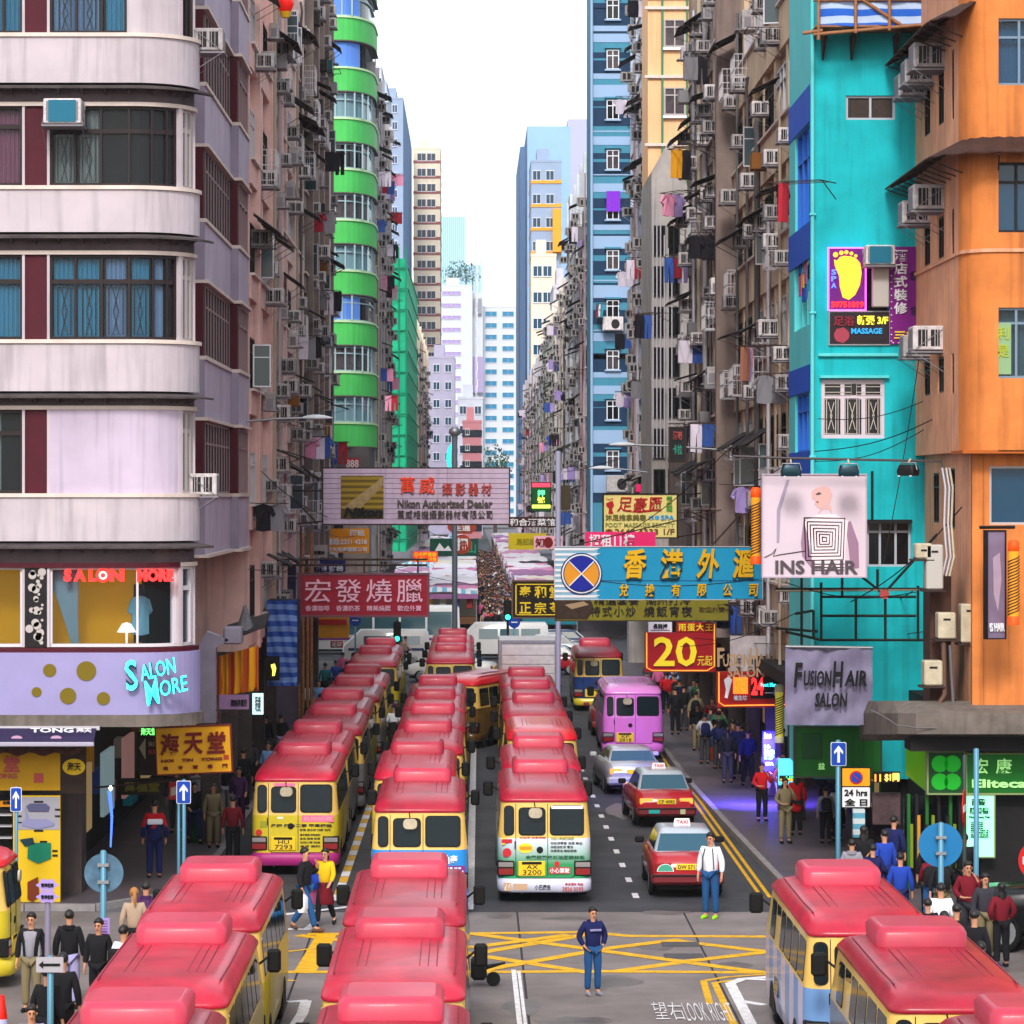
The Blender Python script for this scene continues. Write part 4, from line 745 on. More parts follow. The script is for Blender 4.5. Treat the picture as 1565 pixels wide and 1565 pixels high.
MB().tube([(8.5, TY - .06, 2.2), (8.5, TY - .06, 28)], .055, 8).build('pipe', teall, TB)
for py in (330, 480, 700): MB().bbox(8.42, 8.58, TY - .14, TY + .02, tz(py), tz(py) + .06, .01).build('pipe_clip', teall, TB)
MB().box(8.4, 11.5, TY + .2, 110, 3.95, 4.3).build('arcade_ceiling', darkwall if 'darkwall' in globals() else roomd, TB)
# signs on the turquoise wall
purp = mat('purple_panel', '5a0a6a', .5, emit=.15); mag = mat('magenta_neon', (1, .1, .8), .5, emit=1.6); ornn = mat('orange_neon', (1, .35, .02), .5, emit=1.2); redn2 = mat('red_neon', (1, .02, .02), .5, emit=1.3)
fs_, U, V = board(1267, 1322, 380, 473, TY - .05, 'neon orange footprint on purple, framed in pink light, on the turquoise wall', purp, frame=mag, t=.1, fw=.03)
V([(.38, .80), (.30, .62), (.28, .45), (.16, .28), (.14, .18), (.22, .20), (.30, .14), (.42, .12), (.6, .13), (.74, .16), (.86, .24), (.9, .40), (.85, .6), (.72, .76), (.55, .84)], ornn, .03, 'footprint')
for (a, b, r_) in ((.18, .10, .07), (.34, .07, .06), (.48, .06, .055), (.62, .08, .05), (.74, .12, .045)): V([(a + r_ * math.cos(t * .628), b + r_ * .6 * math.sin(t * .628)) for t in range(10)], ornn, .03, 'toe')
U('59751819', .06, .96, .87, .97, redn2, .03); 
for i, c in enumerate('SPA'): U(c, .06, .20, .34 + i * .11, .43 + i * .11, mat('blue_neon', (.08, .15, 1), .5, emit=1.0), .03)
b2, U, V = board(1268, 1359, 477, 526, TY - .03, 'dark MASSAGE window sign with 3/F below the neon footprint', mat('dark_sign', '241a22', .5), t=.06, frame=M_['steel'], fw=.03)
U('新張 3/F', .46, .98, .10, .40, mat('yellow_neon', (.8, .7, .05), .5, emit=.5), .03); U('足浴', .06, .42, .12, .44, mat('dull_rose', '7a2030', .6), .03); U('MASSAGE', .36, .88, .5, .68, mat('blue_neon_dim', (.02, .25, .5), .5, emit=.5), .03)
V([(.20 + .13 * math.cos(t * .45), .72 + .22 * math.sin(t * .45) * (1 + .15 * (t % 2))) for t in range(14)], mat('rose_pink', '9a3a4c', .6), .02, 'flower')
pa, U, V = board(1360, 1411, 377, 526, TY - .08, 'tall purple vertical sign 酒店式裝修 with a border of white dots', mat('violet_panel', '6a0a6c', .5, emit=.08), t=.1)
for i, c in enumerate('酒店式裝修'): U(c, .12, .52, .03 + i * .135, .15 + i * .135, inkw_ if 'inkw_' in globals() else M_['white'], .02)
U('三樓', .12, .86, .86, .95, mat('yellow_ink', (.8, .6, .03), .6), .03)
for k in range(15):
 for a in (.045, .955): V([(a + .022 * math.cos(t), .03 + k * .067 + .007 * math.sin(t)) for t in (0, 1, 2, 3, 4, 5)], M_['white'], .02, 'bulb')
for k in range(6): V([(.1 + k * .16 + .022 * math.cos(t), .985 + .007 * math.sin(t)) for t in (0, 1, 2, 3, 4, 5)], M_['white'], .02, 'bulb')
V([(.7 + .14 * math.cos(t * .6) * (1 - .5 * (t % 2)), .30 + .05 * math.sin(t * .6)) for t in range(10)], mat('dark_violet', '38064c', .6), .015, 'flower'); V([(.72 + .14 * math.cos(t * .6) * (1 - .5 * (t % 2)), .66 + .05 * math.sin(t * .6)) for t in range(10)], mat('dark_violet', '38064c', .6), .015, 'flower')
a_ = put_ac(tx(1341), TY, tz(392), 1, 'teal-fronted air conditioner between the neon footprint and the purple sign', 'air conditioners on the turquoise building', sc=1.1); a_.rotation_euler.z = R(-90); MB().box(.562, .575, -.24, .24, -.19, .19).build('cover_panel', mat('teal_panel', '0f5f78', .5), a_)
MB().bbox(tx(1332), tx(1357), TY - .25, TY, tz(470), tz(408), .02).build('duct', mat('pale_duct', 'a8a29c', .5), TB)
# tarpaulin on bamboo above the turquoise wall
TP = empty('tarpaulin_platform', (0, 0, 0), label='blue and white striped tarpaulin on a bamboo frame above the turquoise wall', cat='scaffold'); tarp = mat('striped_tarpaulin', '1c5cc0', .5, c2='a8bede', wave=('Z', .9, 2.5))
mb = MB(); n, m2 = 16, 8; vs = []
for j in range(m2 + 1):
 for i in range(n + 1): vs.append((tx(1243 + 167 * i / n), TY - 1.0 + .05 * math.sin(i * 1.1 + j) + .03 * math.sin(j * 2.3), tz(48 - 110 * j / m2) + .02 * math.sin(i * .9)))
mb.add(vs, [(j * (n + 1) + i, j * (n + 1) + i + 1, (j + 1) * (n + 1) + i + 1, (j + 1) * (n + 1) + i) for j in range(m2) for i in range(n)], 0, True); mb.build('tarpaulin', tarp, TP)
MB().box(tx(1240), tx(1412), TY - 1.0, TY, tz(50), tz(50) + .05).build('platform', M_['bamboo'], TP)
for (a, b) in (((1236, 62), (1415, 46)), ((1236, 10), (1410, 9)), ((1244, 70), (1244, -60)), ((1300, 60), (1300, -60)), ((1351, 56), (1351, -60)), ((1403, 56), (1403, -60)), ((1295, 0), (1372, 50)), ((1220, 60), (1250, 56))): MB().tube([(tx(a[0]), TY - 1.08, tz(a[1])), (tx(b[0]), TY - 1.08, tz(b[1]))], .045, 6).build('bamboo_pole', M_['bamboo'], TP)
for px in (1257, 1301, 1367): MB().loft([[(tx(px) - .05, TY - .9, tz(56)), (tx(px) + .05, TY - .9, tz(56)), (tx(px) + .05, TY, tz(56)), (tx(px) - .05, TY, tz(56))], [(tx(px) - .02, TY - .06, tz(92)), (tx(px) + .02, TY - .06, tz(92)), (tx(px) + .02, TY, tz(92)), (tx(px) - .02, TY, tz(92))]], 0, False).build('bracket', M_['rust'], TP)
# ================================================================= right row of flats
beig = mat('beige_concrete', 'cdb498', .85, noise=.28, scale=.8, streak=.6); brn = mat('brown_grey_concrete', '97867a', .9, noise=.4, scale=.7, streak=.6); peach = mat('peach_render', 'e6b486', .8, noise=.12, scale=.6, streak=.3); grn = mat('grey_render', 'a8a19e', .85, noise=.35, scale=.8, streak=.6); blw = mat('bluish_white_render', 'c8d0e0', .8, noise=.2, scale=.6, streak=.5)
rowhouse('apartment_block', 'beige balcony block', 'stained beige block with long balcony walls next to the turquoise building', 1, 8.85, 88.0, 110, 4.3, 26.5, 3.3, 3.6, beig, 21, pil=0, parapet=1.15, winh=1.55, dens=1.15, zoff=1.05)
rowhouse('apartment_block', 'brown-grey block', 'brown-grey block with a tall blank pier and steep awnings on the right', 1, 8.45, 110.05, 127, 4.3, 30, 3.2, 2.8, brn, 22, dens=1.2, pil=.1, awn_d=.4, zoff=.5)
MB().box(8.2, 9.3, 109.4, 110.0, 4.3, 30).build('pier', mat('pier_concrete', '80706a', .85, noise=.35, scale=.8, streak=.6), bpy.data.objects['turquoise_building'])
_p = bpy.data.objects['pier.001'] if 'pier.001' in bpy.data.objects else None
bpy.data.objects[[o.name for o in bpy.data.objects if o.name.startswith('pier') and o.parent == TB][0]].parent = [o for o in bpy.data.objects if o.get('label', '').startswith('brown-grey block')][0]
QB = empty('gabled_block', (0, 0, 0), label='narrow grey block with a gabled top in front of the peach building', cat='building')
MB().prism([(7.72, 4), (9.4, 4), (9.4, Z(300, 140)), (8.52, Z(212, 140)), (7.72, Z(262, 140))][::-1], 140, 148.5).build('wall', grn, QB)
for k in range(7):
 for j in range(2): fwin(QB, 7.8 + j * .62, 8.3 + j * .62, Z(345 + k * 62 + 45, 140), Z(345 + k * 62, 140), 139.88, M_['dark'], [.5], (), rec=.06)
for k in range(6): MB().tube([(7.78 + k * .16, 139.85, Z(700, 140)), (7.78 + k * .16, 139.85, Z(300 + 20 * k, 140))], .03, 5).build('pipe', M_['alu'], QB)
PB = empty('peach_building', (0, 0, 0), label='peach coloured block with green drain pipes seen front-on beyond the gabled roof', cat='building')
MB().box(8.05, 14, 149, 154, 4, 40).build('wall', peach, PB)
for py in (-2, 65 - 50, 120, 224): MB().bbox(7.9, 11, 148.85, 149, Z(py, 149), Z(py, 149) + .14, .01).build('ledge', sillm, PB)
for k in range(8): fwin(PB, X(1015, 149), X(1047, 149), Z(72 + k * 104, 149), Z(30 + k * 104, 149), 148.86, mat('pale_frame', 'a9a0a0', .5), [.5], (.72,), rec=.08, gm=mat('curtained_glass', '4c4448', .15)); MB().box(X(1013, 149), X(1049, 149), 148.8, 149, Z(77 + k * 104, 149), Z(73 + k * 104, 149)).build('sill', M_['white'], PB)
for px in (1012, 1050): MB().tube([(X(px, 149), 148.9, 5), (X(px, 149), 148.9, 38)], .05, 6).build('pipe', mat('green_pipe', '3c7a5c', .6), PB)
rowhouse('apartment_block', 'bluish white side block', 'bluish white side of flats beyond the peach front, right of the striped tower', 1, 8.62, 154.1, 174, 4.3, 40, 3.1, 3.0, blw, 23, far=True, dens=1.0, depth=.6, zoff=.4)
# ================================================================= across the far junction
grnp = mat('bright_green_render', '48b858', .6, noise=.15, scale=.5, streak=.25); blup = mat('cornflower_panel', '5480d0', .6); wfr = mat('white_metal_frame', 'd4d8e0', .5)
GB = empty('green_balcony_building', (0, 0, 0), label='building with bright green curved balconies and blue panels on the left', cat='building')
GPL = [(-12, 195)] + [(-7.75 + 1.75 * math.sin(R(k * 10)), 199.5 - 4.5 * math.cos(R(k * 10))) for k in range(10)] + [(-5.95, 203)]; NG = len(GPL) - 1
def gband(z0, z1, o0, o1, i0=0, i1=None, mb=None, seg=None):
 mb = mb or MB(); rs = []; i1 = NG if i1 is None else i1
 for i in range(i0, i1 + 1):
  a, b, c = Vector(GPL[max(0, i - 1)]), Vector(GPL[i]), Vector(GPL[min(NG, i + 1)]); d = ((b - a).normalized() + (c - b).normalized()).normalized() if 0 < i < NG else ((c - b) if i == 0 else (b - a)).normalized(); n = Vector((d.y, -d.x)); rs.append([(*(b + n * o0), z0), (*(b + n * o1), z0), (*(b + n * o1), z1), (*(b + n * o0), z1)])
 return mb.loft(rs, 0, False)
zg = lambda p: Z(p, 195)
MB().loft([[(x - .5, y + .6, 4), (x - .5, y + .6, 44)] for x, y in GPL], 0, False, False, False)
MB().loft([[(-14, 210, z), (-14, 196, z), (-7.9, 195.8, z), (-7.2, 196.4, z), (-6.6, 198, z), (-6.4, 213, z)][::-1] for z in (4, 42)], 0, False).build('core_wall', roomd, GB)
for k in range(-1, 10):
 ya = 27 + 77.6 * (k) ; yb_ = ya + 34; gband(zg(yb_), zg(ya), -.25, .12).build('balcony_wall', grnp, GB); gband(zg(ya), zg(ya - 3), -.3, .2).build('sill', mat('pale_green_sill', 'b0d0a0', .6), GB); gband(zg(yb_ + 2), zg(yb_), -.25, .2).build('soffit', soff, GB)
 zb_, zt = zg(ya - 3), zg(ya - 43 + 2)
 if k in (0, 1, 6): gband(zb_, zt, -.2, -.04, 0, 5).build('panel', blup, GB); 
 if k not in (1,):
  w = MB(); gband(zb_, zb_ + .08, -.2, -.02, mb=w); gband(zt - .08, zt, -.2, -.02, mb=w); gband((zb_ * .3 + zt * .7), (zb_ * .3 + zt * .7) + .07, -.2, -.02, mb=w)
  xs = [(-8.7, 194.95), (-8.1, 194.95), (-7.5, 194.95), (-6.95, 195.15), (-6.5, 195.7), (-6.2, 196.7), (-6.03, 198), (-5.98, 200)] if k not in (0, 6) else [(-7.7, 194.9), (-7.1, 194.95)]
  for (x, y) in xs: w.box(x - .045, x + .045, y + .05, y + .2, zb_, zt)
  w = w.build('window', mat('balcony_frame', '8fa8b0', .5) if k != 9 else mat('teal_panel', '0f5f78', .5), GB); gband(zb_, zt, -.16, -.14).build('pane', (M_['glassd'], mat('curtained_glass', '4c4448', .15), mat('pale_glass', '6a8c98', .1))[k % 3], w)
MB().box(-14, -6.2, 196, 205, 4, zg(705)).build('lower_wall', greyb, GB); MB().loft([[(-9, 195, z), (-6.1, 195.2, z), (-5.9, 200, z), (-9, 200, z)] for z in (zg(720), zg(684))], 0, False).build('lower_wall', mat('dark_grey_render', '4c4648', .8, noise=.3), GB)
rowhouse('apartment_block', 'weathered left block', 'weathered grey-white flats beyond the green building on the left', -1, -5.95, 203.5, 240, 4, 36, 3.05, 3.2, mat('pale_grey_render', 'bcb8bc', .85, noise=.3, scale=.6, streak=.5), 31, far=True, dens=.85, zoff=.4)
# netted scaffold
net = mat('green_scaffold_net', '0aa87c', .7, noise=.3, scale=.8, streak=.3); NB_ = empty('netted_scaffold', (0, 0, 0), label='building wrapped in green scaffold netting on bamboo, left side of the street', cat='scaffold')
zt = Z(395, 290); MB().loft([[(-9, 290, z), (-5.8 + .06 * math.sin(i * 1.9), 290 + .1 * math.sin(i), z), (-5.7 + .05 * math.sin(i * 1.3), 345, z), (-9, 345, z)] for i, z in enumerate([4 + (zt - 4) * k / 16 for k in range(17)])], 0, False).build('netting', net, NB_)
for k in range(14): z = 5 + (zt - 5) * k / 13.5; MB().tube([(-8.6, 289.85, z), (-5.6, 289.8, z + .1), (-5.5, 345, z)], .07, 5).build('bamboo_ledger', mat('green_pole', '0c7a5c', .7), NB_)
for x in (-7.9, -7.1, -6.4, -5.75): MB().tube([(x, 289.8, 4), (x, 289.8, zt + 1)], .07, 5).build('bamboo_standard', mat('green_pole', '0c7a5c', .7), NB_)
def tower(name, label, Y, px0, px1, py0, wm, storey_px, cols, depth=20, sidem=None, wsize=(.9, 1.1), wmat=None, band=None, zb=3, frame=None, y_first=None, bandh=.25, roofbits=True, balc=False, cat='tower block'):
 rt = empty(name, (0, 0, 0), label=label, cat=cat); x0, x1 = X(px0, Y), X(px1, Y); zt = Z(py0, Y); MB().box(x0, x1, Y, Y + depth, zb, zt).build('wall', wm, rt)
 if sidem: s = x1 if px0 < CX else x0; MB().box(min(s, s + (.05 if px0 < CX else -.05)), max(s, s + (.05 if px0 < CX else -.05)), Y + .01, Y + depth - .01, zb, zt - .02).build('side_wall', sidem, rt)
 if roofbits: MB().box(x0 + .2 * (x1 - x0), x0 + .6 * (x1 - x0), Y + 2, Y + depth * .6, zt, zt + 2.2).build('roof_house', wm, rt); MB().box(x0 - .05, x1 + .05, Y - .05, Y + depth * .9, zt, zt + .35).build('roof_parapet', wm, rt)
 f = MB(); w, h = wsize; f.box(-w / 2, w / 2, -.12, 0, 0, h, 1); f.box(-w / 2 - .06, w / 2 + .06, -.16, 0, -.1, 0, 0); f.box(-.03, .03, -.15, 0, 0, h, 0); f.box(-w / 2 - .06, w / 2 + .06, -.2, 0, h, h + .08, 0)
 for s in (-1, 1): f.box(min(s * w / 2, s * (w / 2 + .06)), max(s * w / 2, s * (w / 2 + .06)), -.15, 0, 0, h, 0)
 me = f.mesh('window', [frame or wfr, wmat or M_['glassb']]); sp = storey_px * Y / F; n = int((zt - zb) / sp)
 for k in range(n):
  z = zt - (y_first or .75) * sp - k * sp
  if CY - (z + 1 - H) * F / Y > 800: break
  for c in cols: inst(me, 'window', rt, (x0 + (x1 - x0) * c, Y, z))
  if band: MB().box(x0 - .06, x1 + .06, Y - .12 - (.5 if balc else 0), Y + depth * .98, z - .45 * sp / 3, z - .45 * sp / 3 + bandh).build('floor_band', band, rt)
  if sidem:
   for j in range(4):
    o = inst(me, 'window', rt, (s, Y + depth * (j + .5) / 4, z)); o.rotation_euler.z = R(90 if px0 < CX else -90)
 return rt
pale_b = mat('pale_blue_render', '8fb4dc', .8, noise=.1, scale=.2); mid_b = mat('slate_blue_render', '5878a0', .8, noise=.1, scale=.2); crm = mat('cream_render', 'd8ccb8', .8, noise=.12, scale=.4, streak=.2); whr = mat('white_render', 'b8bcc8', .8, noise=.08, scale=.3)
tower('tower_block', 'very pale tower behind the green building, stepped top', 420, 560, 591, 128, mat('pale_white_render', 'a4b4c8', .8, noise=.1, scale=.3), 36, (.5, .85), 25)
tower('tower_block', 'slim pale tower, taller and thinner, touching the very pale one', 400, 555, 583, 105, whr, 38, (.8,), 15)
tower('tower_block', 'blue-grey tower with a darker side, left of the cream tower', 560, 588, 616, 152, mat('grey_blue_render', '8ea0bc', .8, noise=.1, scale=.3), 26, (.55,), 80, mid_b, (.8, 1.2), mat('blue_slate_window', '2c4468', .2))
tower('tower_block', 'cream tower with maroon floor bands, twenty odd storeys', 640, 632, 673, 228, crm, 23.4, (.30, .66), 20, None, (1.6, 1.4), mat('grey_window', '3c4250', .2), mat('maroon_band', '8a4a48', .7), bandh=.5)
tower('tower_block', 'lilac grey block with small windows below the cream tower', 500, 655, 695, 548, mat('lilac_grey_render', 'a4a0b8', .8, noise=.15, scale=.4), 27, (.3, .75), 20)
rowhouse('apartment_block', 'beige far left block', 'beige cluttered flats beyond the netted scaffold', -1, -5.75, 347, 430, 4, 28, 3.05, 7.5, crm, 32, far=True, dens=.9, zoff=.3)
tower('office_block', 'pink and black striped block under the white institution', 450, 707, 736, 646, mat('pink_tile', 'c08088', .7), 24, (.25,), 12, None, (.5, .7), M_['white'], mat('black_band', '1c2430', .6), bandh=.95, cat='building')
tower('apartment_block', 'small white block with roof tanks beside the striped pink one', 480, 700, 738, 610, whr, 30, (.2, .8), 14)
wh = tower('institution_block', 'white institution building with rows of blue strip windows at the street end', 850, 738, 790, 470, mat('bright_white_render', 'c2c8d2', .7), 17.7, (.24, .74), 30, None, (2.9, 1.2), mat('teal_blue_window', '2c7ca4', .2), frame=mat('bright_white_render', 'c2c8d2', .7), cat='building')
wh2 = tower('institution_block', 'taller white wing of the institution with mauve windows', 840, 672, 722, 437, mat('bright_white_render', 'c2c8d2', .7), 18.5, (.22, .5), 30, None, (2.4, .9), mat('mauve_window', 'a08cc0', .3), frame=mat('bright_white_render', 'c2c8d2', .7), cat='building')
MB().box(X(722, 845), X(738, 845), 845, 880, 3, Z(447, 845)).build('stair_core', mat('bright_white_render', 'c2c8d2', .7), wh); MB().box(X(726, 844), X(736, 844), 844, 845, Z(480, 844), Z(456, 844)).build('louvre', mat('grey_louvre', '8a8c98', .6), wh); MB().box(X(722, 843), X(739, 843), 843, 844, Z(600, 844), Z(545, 843)).build('mauve_panel', mat('mauve_render', '9c90b8', .7), wh)
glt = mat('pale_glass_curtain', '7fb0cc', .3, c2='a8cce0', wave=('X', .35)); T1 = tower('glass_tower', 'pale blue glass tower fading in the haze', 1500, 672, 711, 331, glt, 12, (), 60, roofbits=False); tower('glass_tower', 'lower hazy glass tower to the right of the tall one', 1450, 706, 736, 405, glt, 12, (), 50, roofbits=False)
# roof trees on the white building
fol = mat('roof_foliage', (.04, .11, .06), .8, vary=.2); trk = mat('bark', (.08, .06, .05), .9)
for i, (px, py, hh) in enumerate(((690, 437, 5), (700, 437, 6.5), (712, 438, 5.5), (722, 440, 7))):
 Y = 845; t = empty('roof_tree', (X(px, Y), Y, Z(py + 4, Y)), label='small tree on the roof of the white institution, %s from the glass tower' % ('first', 'second', 'third', 'fourth')[i], cat='tree', group='trees on the institution roof')
 MB().tube([(0, 0, 0), (.2, 0, hh * .8)], [.2, .06], 5).build('trunk', trk, t); mb = MB(); rr = random.Random(i)
 for k in range(150): a = rr.uniform(0, 6.28); r_ = rr.uniform(.3, 1) * 2.4; z = hh * rr.uniform(.35, 1.1); p = Vector((r_ * math.cos(a), r_ * math.sin(a), z)); e = [Vector((rr.uniform(-1, 1), rr.uniform(-1, 1), rr.uniform(-1, 1))) * .4 for _ in range(3)]; mb.add([p + e[0], p + e[1], p + e[2]], [(0, 1, 2)])
 mb.build('crown', fol, t)
t = empty('street_tree', (X(757, 520), 520, .1), label='green leafy street tree in front of the white institution', cat='tree'); MB().tube([(0, 0, 0), (0, 0, 10), (.3, 0, 14)], [.35, .25, .1], 6).build('trunk', trk, t); mb = MB(); rr = random.Random(77)
for k in range(900): a = rr.uniform(0, 6.28); b = rr.gauss(0, .45); r_ = 2.3 * rr.uniform(.5, 1.1); p = Vector((r_ * math.cos(a) * math.cos(b), r_ * math.sin(a) * math.cos(b), 13 + 3.6 * math.sin(b) + rr.uniform(-1, 1))); e = [Vector((rr.uniform(-1, 1), rr.uniform(-1, 1), rr.uniform(-1, 1))) * .33 for _ in range(3)]; mb.add([p + e[0], p + e[1], p + e[2]], [(0, 1, 2)])
mb.build('crown', fol, t)
# ---- right far
ST = empty('striped_tower', (0, 0, 0), label='tower with teal, navy and white painted stripes on the right of the street', cat='tower block'); YT = 200
tl = mat('steel_blue_render', '3c7f98', .7, noise=.08, scale=.5, streak=.15); nv = mat('navy_paint', '0f2f4c', .7); lt = mat('pale_blue_paint', '88a2c2', .7)
MB().box(X(902, YT), 12, YT, YT + 6, 4, 46).build('wall', tl, ST); rs = random.Random(4); zz = lambda p: Z(p, YT)
for k in range(-1, 10):
 y0 = 18 + 76.5 * k
 for (a, b, m, e) in ((0, 22, nv, .012), (34, 37, nv, .012), (37, 50, lt, .03), (58, 67, nv, .012), (24, 26, lt, .02)):
  sh = rs.uniform(-6, 6); MB().box(X(904, YT), 11.9, YT - e, YT, zz(y0 + b + sh), zz(y0 + a + sh) + (.25 if rs.random() < .3 else 0)).build('painted_stripe', m, ST)
 fwin(ST, X(927, YT), X(946, YT), zz(y0 - 20 + 32), zz(y0 - 20 + 2), YT - .16, wfr, [.5], (.7,), rec=.06, gm=(M_['glassd'], mat('curtained_glass', '4c4448', .15))[k % 2]); MB().box(X(924, YT), X(949, YT), YT - .3, YT, zz(y0 - 20), zz(y0 - 20) + .1).build('window_hood', tl, ST); MB().box(X(924, YT), X(949, YT), YT - .2, YT, zz(y0 + 14), zz(y0 + 14) + .1).build('sill', lt, ST)
for px in (904, 965): MB().tube([(X(px, YT), YT - .2, 5), (X(px, YT), YT - .2, 45)], .09, 6).build('pipe', lt, ST)
put_ac(X(936, YT), YT - .1, zz(496), 1, 'pale condenser with round fan low on the striped tower', 'air conditioners on the striped tower', 1, 1.5).rotation_euler.z = R(-90)
put_ac(X(945, YT), YT - .1, zz(740), 1, 'pale condenser with fan on the striped tower just above the foot massage sign', 'air conditioners on the striped tower', 1, 1.8).rotation_euler.z = R(-90)
pc = empty('hanging_cloth', (X(937, YT), YT - .35, zz(324)), label='purple sheet covering a window of the striped tower', cat='cloth'); MB().loft([[(-.42, 0, 0), (.42, .05, 0)], [(-.42, .02, 1.25), (.42, 0, 1.25)]], 0, False, False, False); MB().add([(-.42 + .07 * i, .03 * math.sin(i * 1.3), z) for z in (0, 1.25) for i in range(13)], [(i, i + 1, i + 14, i + 13) for i in range(12)]).build('sheet', mat('violet_cloth', '7a2cc0', .8), pc)
put_laundry(X(928, YT), YT - .3, zz(466), 1, 'bright red, white and teal washing under a window of the striped tower', [(2, 5), (2, 9), (0, 0), (2, 9)]).rotation_euler.z = R(-90)
rowhouse('apartment_block', 'white cluttered block', 'grey-white flats full of racks just left of the striped tower', 1, 7.35, 206.1, 250, 4, 31, 3.05, 3.6, mat('cold_white_render', 'd0d6e0', .85, noise=.3, scale=.6, streak=.5), 41, far=True, dens=1.0, zoff=.3)
rowhouse('apartment_block', 'pale far right block', 'pale cream and grey flats further down the right side', 1, 7.3, 251, 330, 4, 26, 3.05, 5.5, mat('warm_white_render', 'dcd4cc', .85, noise=.3, scale=.6, streak=.5), 42, far=True, dens=.9, zoff=.3)
rowhouse('apartment_block', 'far end right block', 'grey flats near the street end on the right side', 1, 7.2, 331, 455, 4, 24, 3.05, 9, mat('ash_render', 'c0bcc6', .85, noise=.3, scale=.6, streak=.4), 43, far=True, dens=.8, zoff=.3)
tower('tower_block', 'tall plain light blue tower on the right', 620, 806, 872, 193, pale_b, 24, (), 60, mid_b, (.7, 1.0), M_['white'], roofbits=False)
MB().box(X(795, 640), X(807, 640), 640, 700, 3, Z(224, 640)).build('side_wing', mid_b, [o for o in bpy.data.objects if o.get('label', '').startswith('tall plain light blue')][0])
tower('tower_block', 'blue-grey block with orange balcony bands in front of the light blue tower', 480, 812, 858, 248, mat('grey_blue_render', '8ea0bc', .8, noise=.1, scale=.3), 36, (.18, .62), 20, None, (1.1, 1.3), None, mat('amber_band', 'd89830', .7), bandh=.5)
MB().box(X(845, 478), X(858, 478), 478.5, 480, Z(386, 480), Z(320, 480)).build('amber_panel', mat('amber_render', 'e09a28', .7), [o for o in bpy.data.objects if o.get('label', '').startswith('blue-grey block with orange')][0])
tower('tower_block', 'lilac white high-rise between the blue tower and the striped tower', 700, 868, 897, 182, mat('lilac_white_render', 'a8aac4', .8), 22, (), 40, roofbits=False)
tower('apartment_block', 'small cream block with a flat roof below the orange banded one', 400, 812, 850, 392, crm, 40, (.25, .65), 15, None, (1.0, 1.2)); tower('apartment_block', 'grey stepped block in the gap beside the small cream one', 340, 846, 872, 440, mat('ash_render', '9a96a0', .85), 44, (.3, .7), 15)
# bridging rows so that the street walls are closed
MB().box(-60, -8.2, 143.2, 175, 4, 30).build('wall', greyb, [o for o in bpy.data.objects if o.get('label', '').startswith('grey-brown concrete block')][0])
# ================================================================= minibuses
roofr = mat('red_bus_roof', (.40, .009, .033), .36, coat=.10, spec=.3, noise=.42, scale=1.6, vary=.3, bump=.06, bscale=3, streak=.0)
roofc = mat('red_bus_cooler', (.50, .035, .075), .4, coat=.08, spec=.3, noise=.2, scale=1.5, vary=.2)
yelu = mat('cream_yellow_paint', (.70, .45, .11), .35, coat=.3, noise=.14, scale=4); yelb = mat('strong_yellow_paint', (.60, .47, .025), .35, coat=.3, noise=.2, scale=2.5)
lampr = mat('red_tail_lens', (.22, .01, .012), .15, coat=.6); lampw = mat('clear_tail_lens', (.22, .2, .2), .15, coat=.6); lampon = mat('lit_brake_lamp', (1, .12, .02), .3, emit=2.2); platey = mat('yellow_plate', (.75, .5, .02), .4)
busglass = mat('bus_glass', (.006, .013, .018), .08, spec=.14); inkk = mat('black_ink', (.015, .015, .02), .6); inkr = mat('red_ink', (.5, .02, .03), .6); inkw = mat('white_ink', (.8, .8, .82), .6)  # bus glass: slight blue base stands in for a bluish reflection
inkg = mat('green_ink', (.02, .3, .08), .6); inky = mat('yellow_ink', (.8, .6, .03), .6); inkp = mat('pink_ink', (.8, .15, .3), .6); goldink = mat('gold_ink', (.75, .5, .05), .5)
def rring(w, y0, y1, r, z, n=3):
 P = []
 for cx, cy_, a in ((w - r, y1 - r, 0), (-w + r, y1 - r, 90), (-w + r, y0 + r, 180), (w - r, y0 + r, 270)):
  for k in range(n + 1): t = R(a + 90 * k / n); P.append((cx + r * math.cos(t), cy_ + r * math.sin(t), z))
 return P
BL = 7.0
def bw(z): return 1.035 if z < 1.45 else 1.03 - (z - 1.45) * .10
def by(z): return 0.0 if z < 1.45 else (z - 1.45) * .13
def bfy(z): return BL if z < 1.3 else BL - (z - 1.3) * .62
PARTS = {}
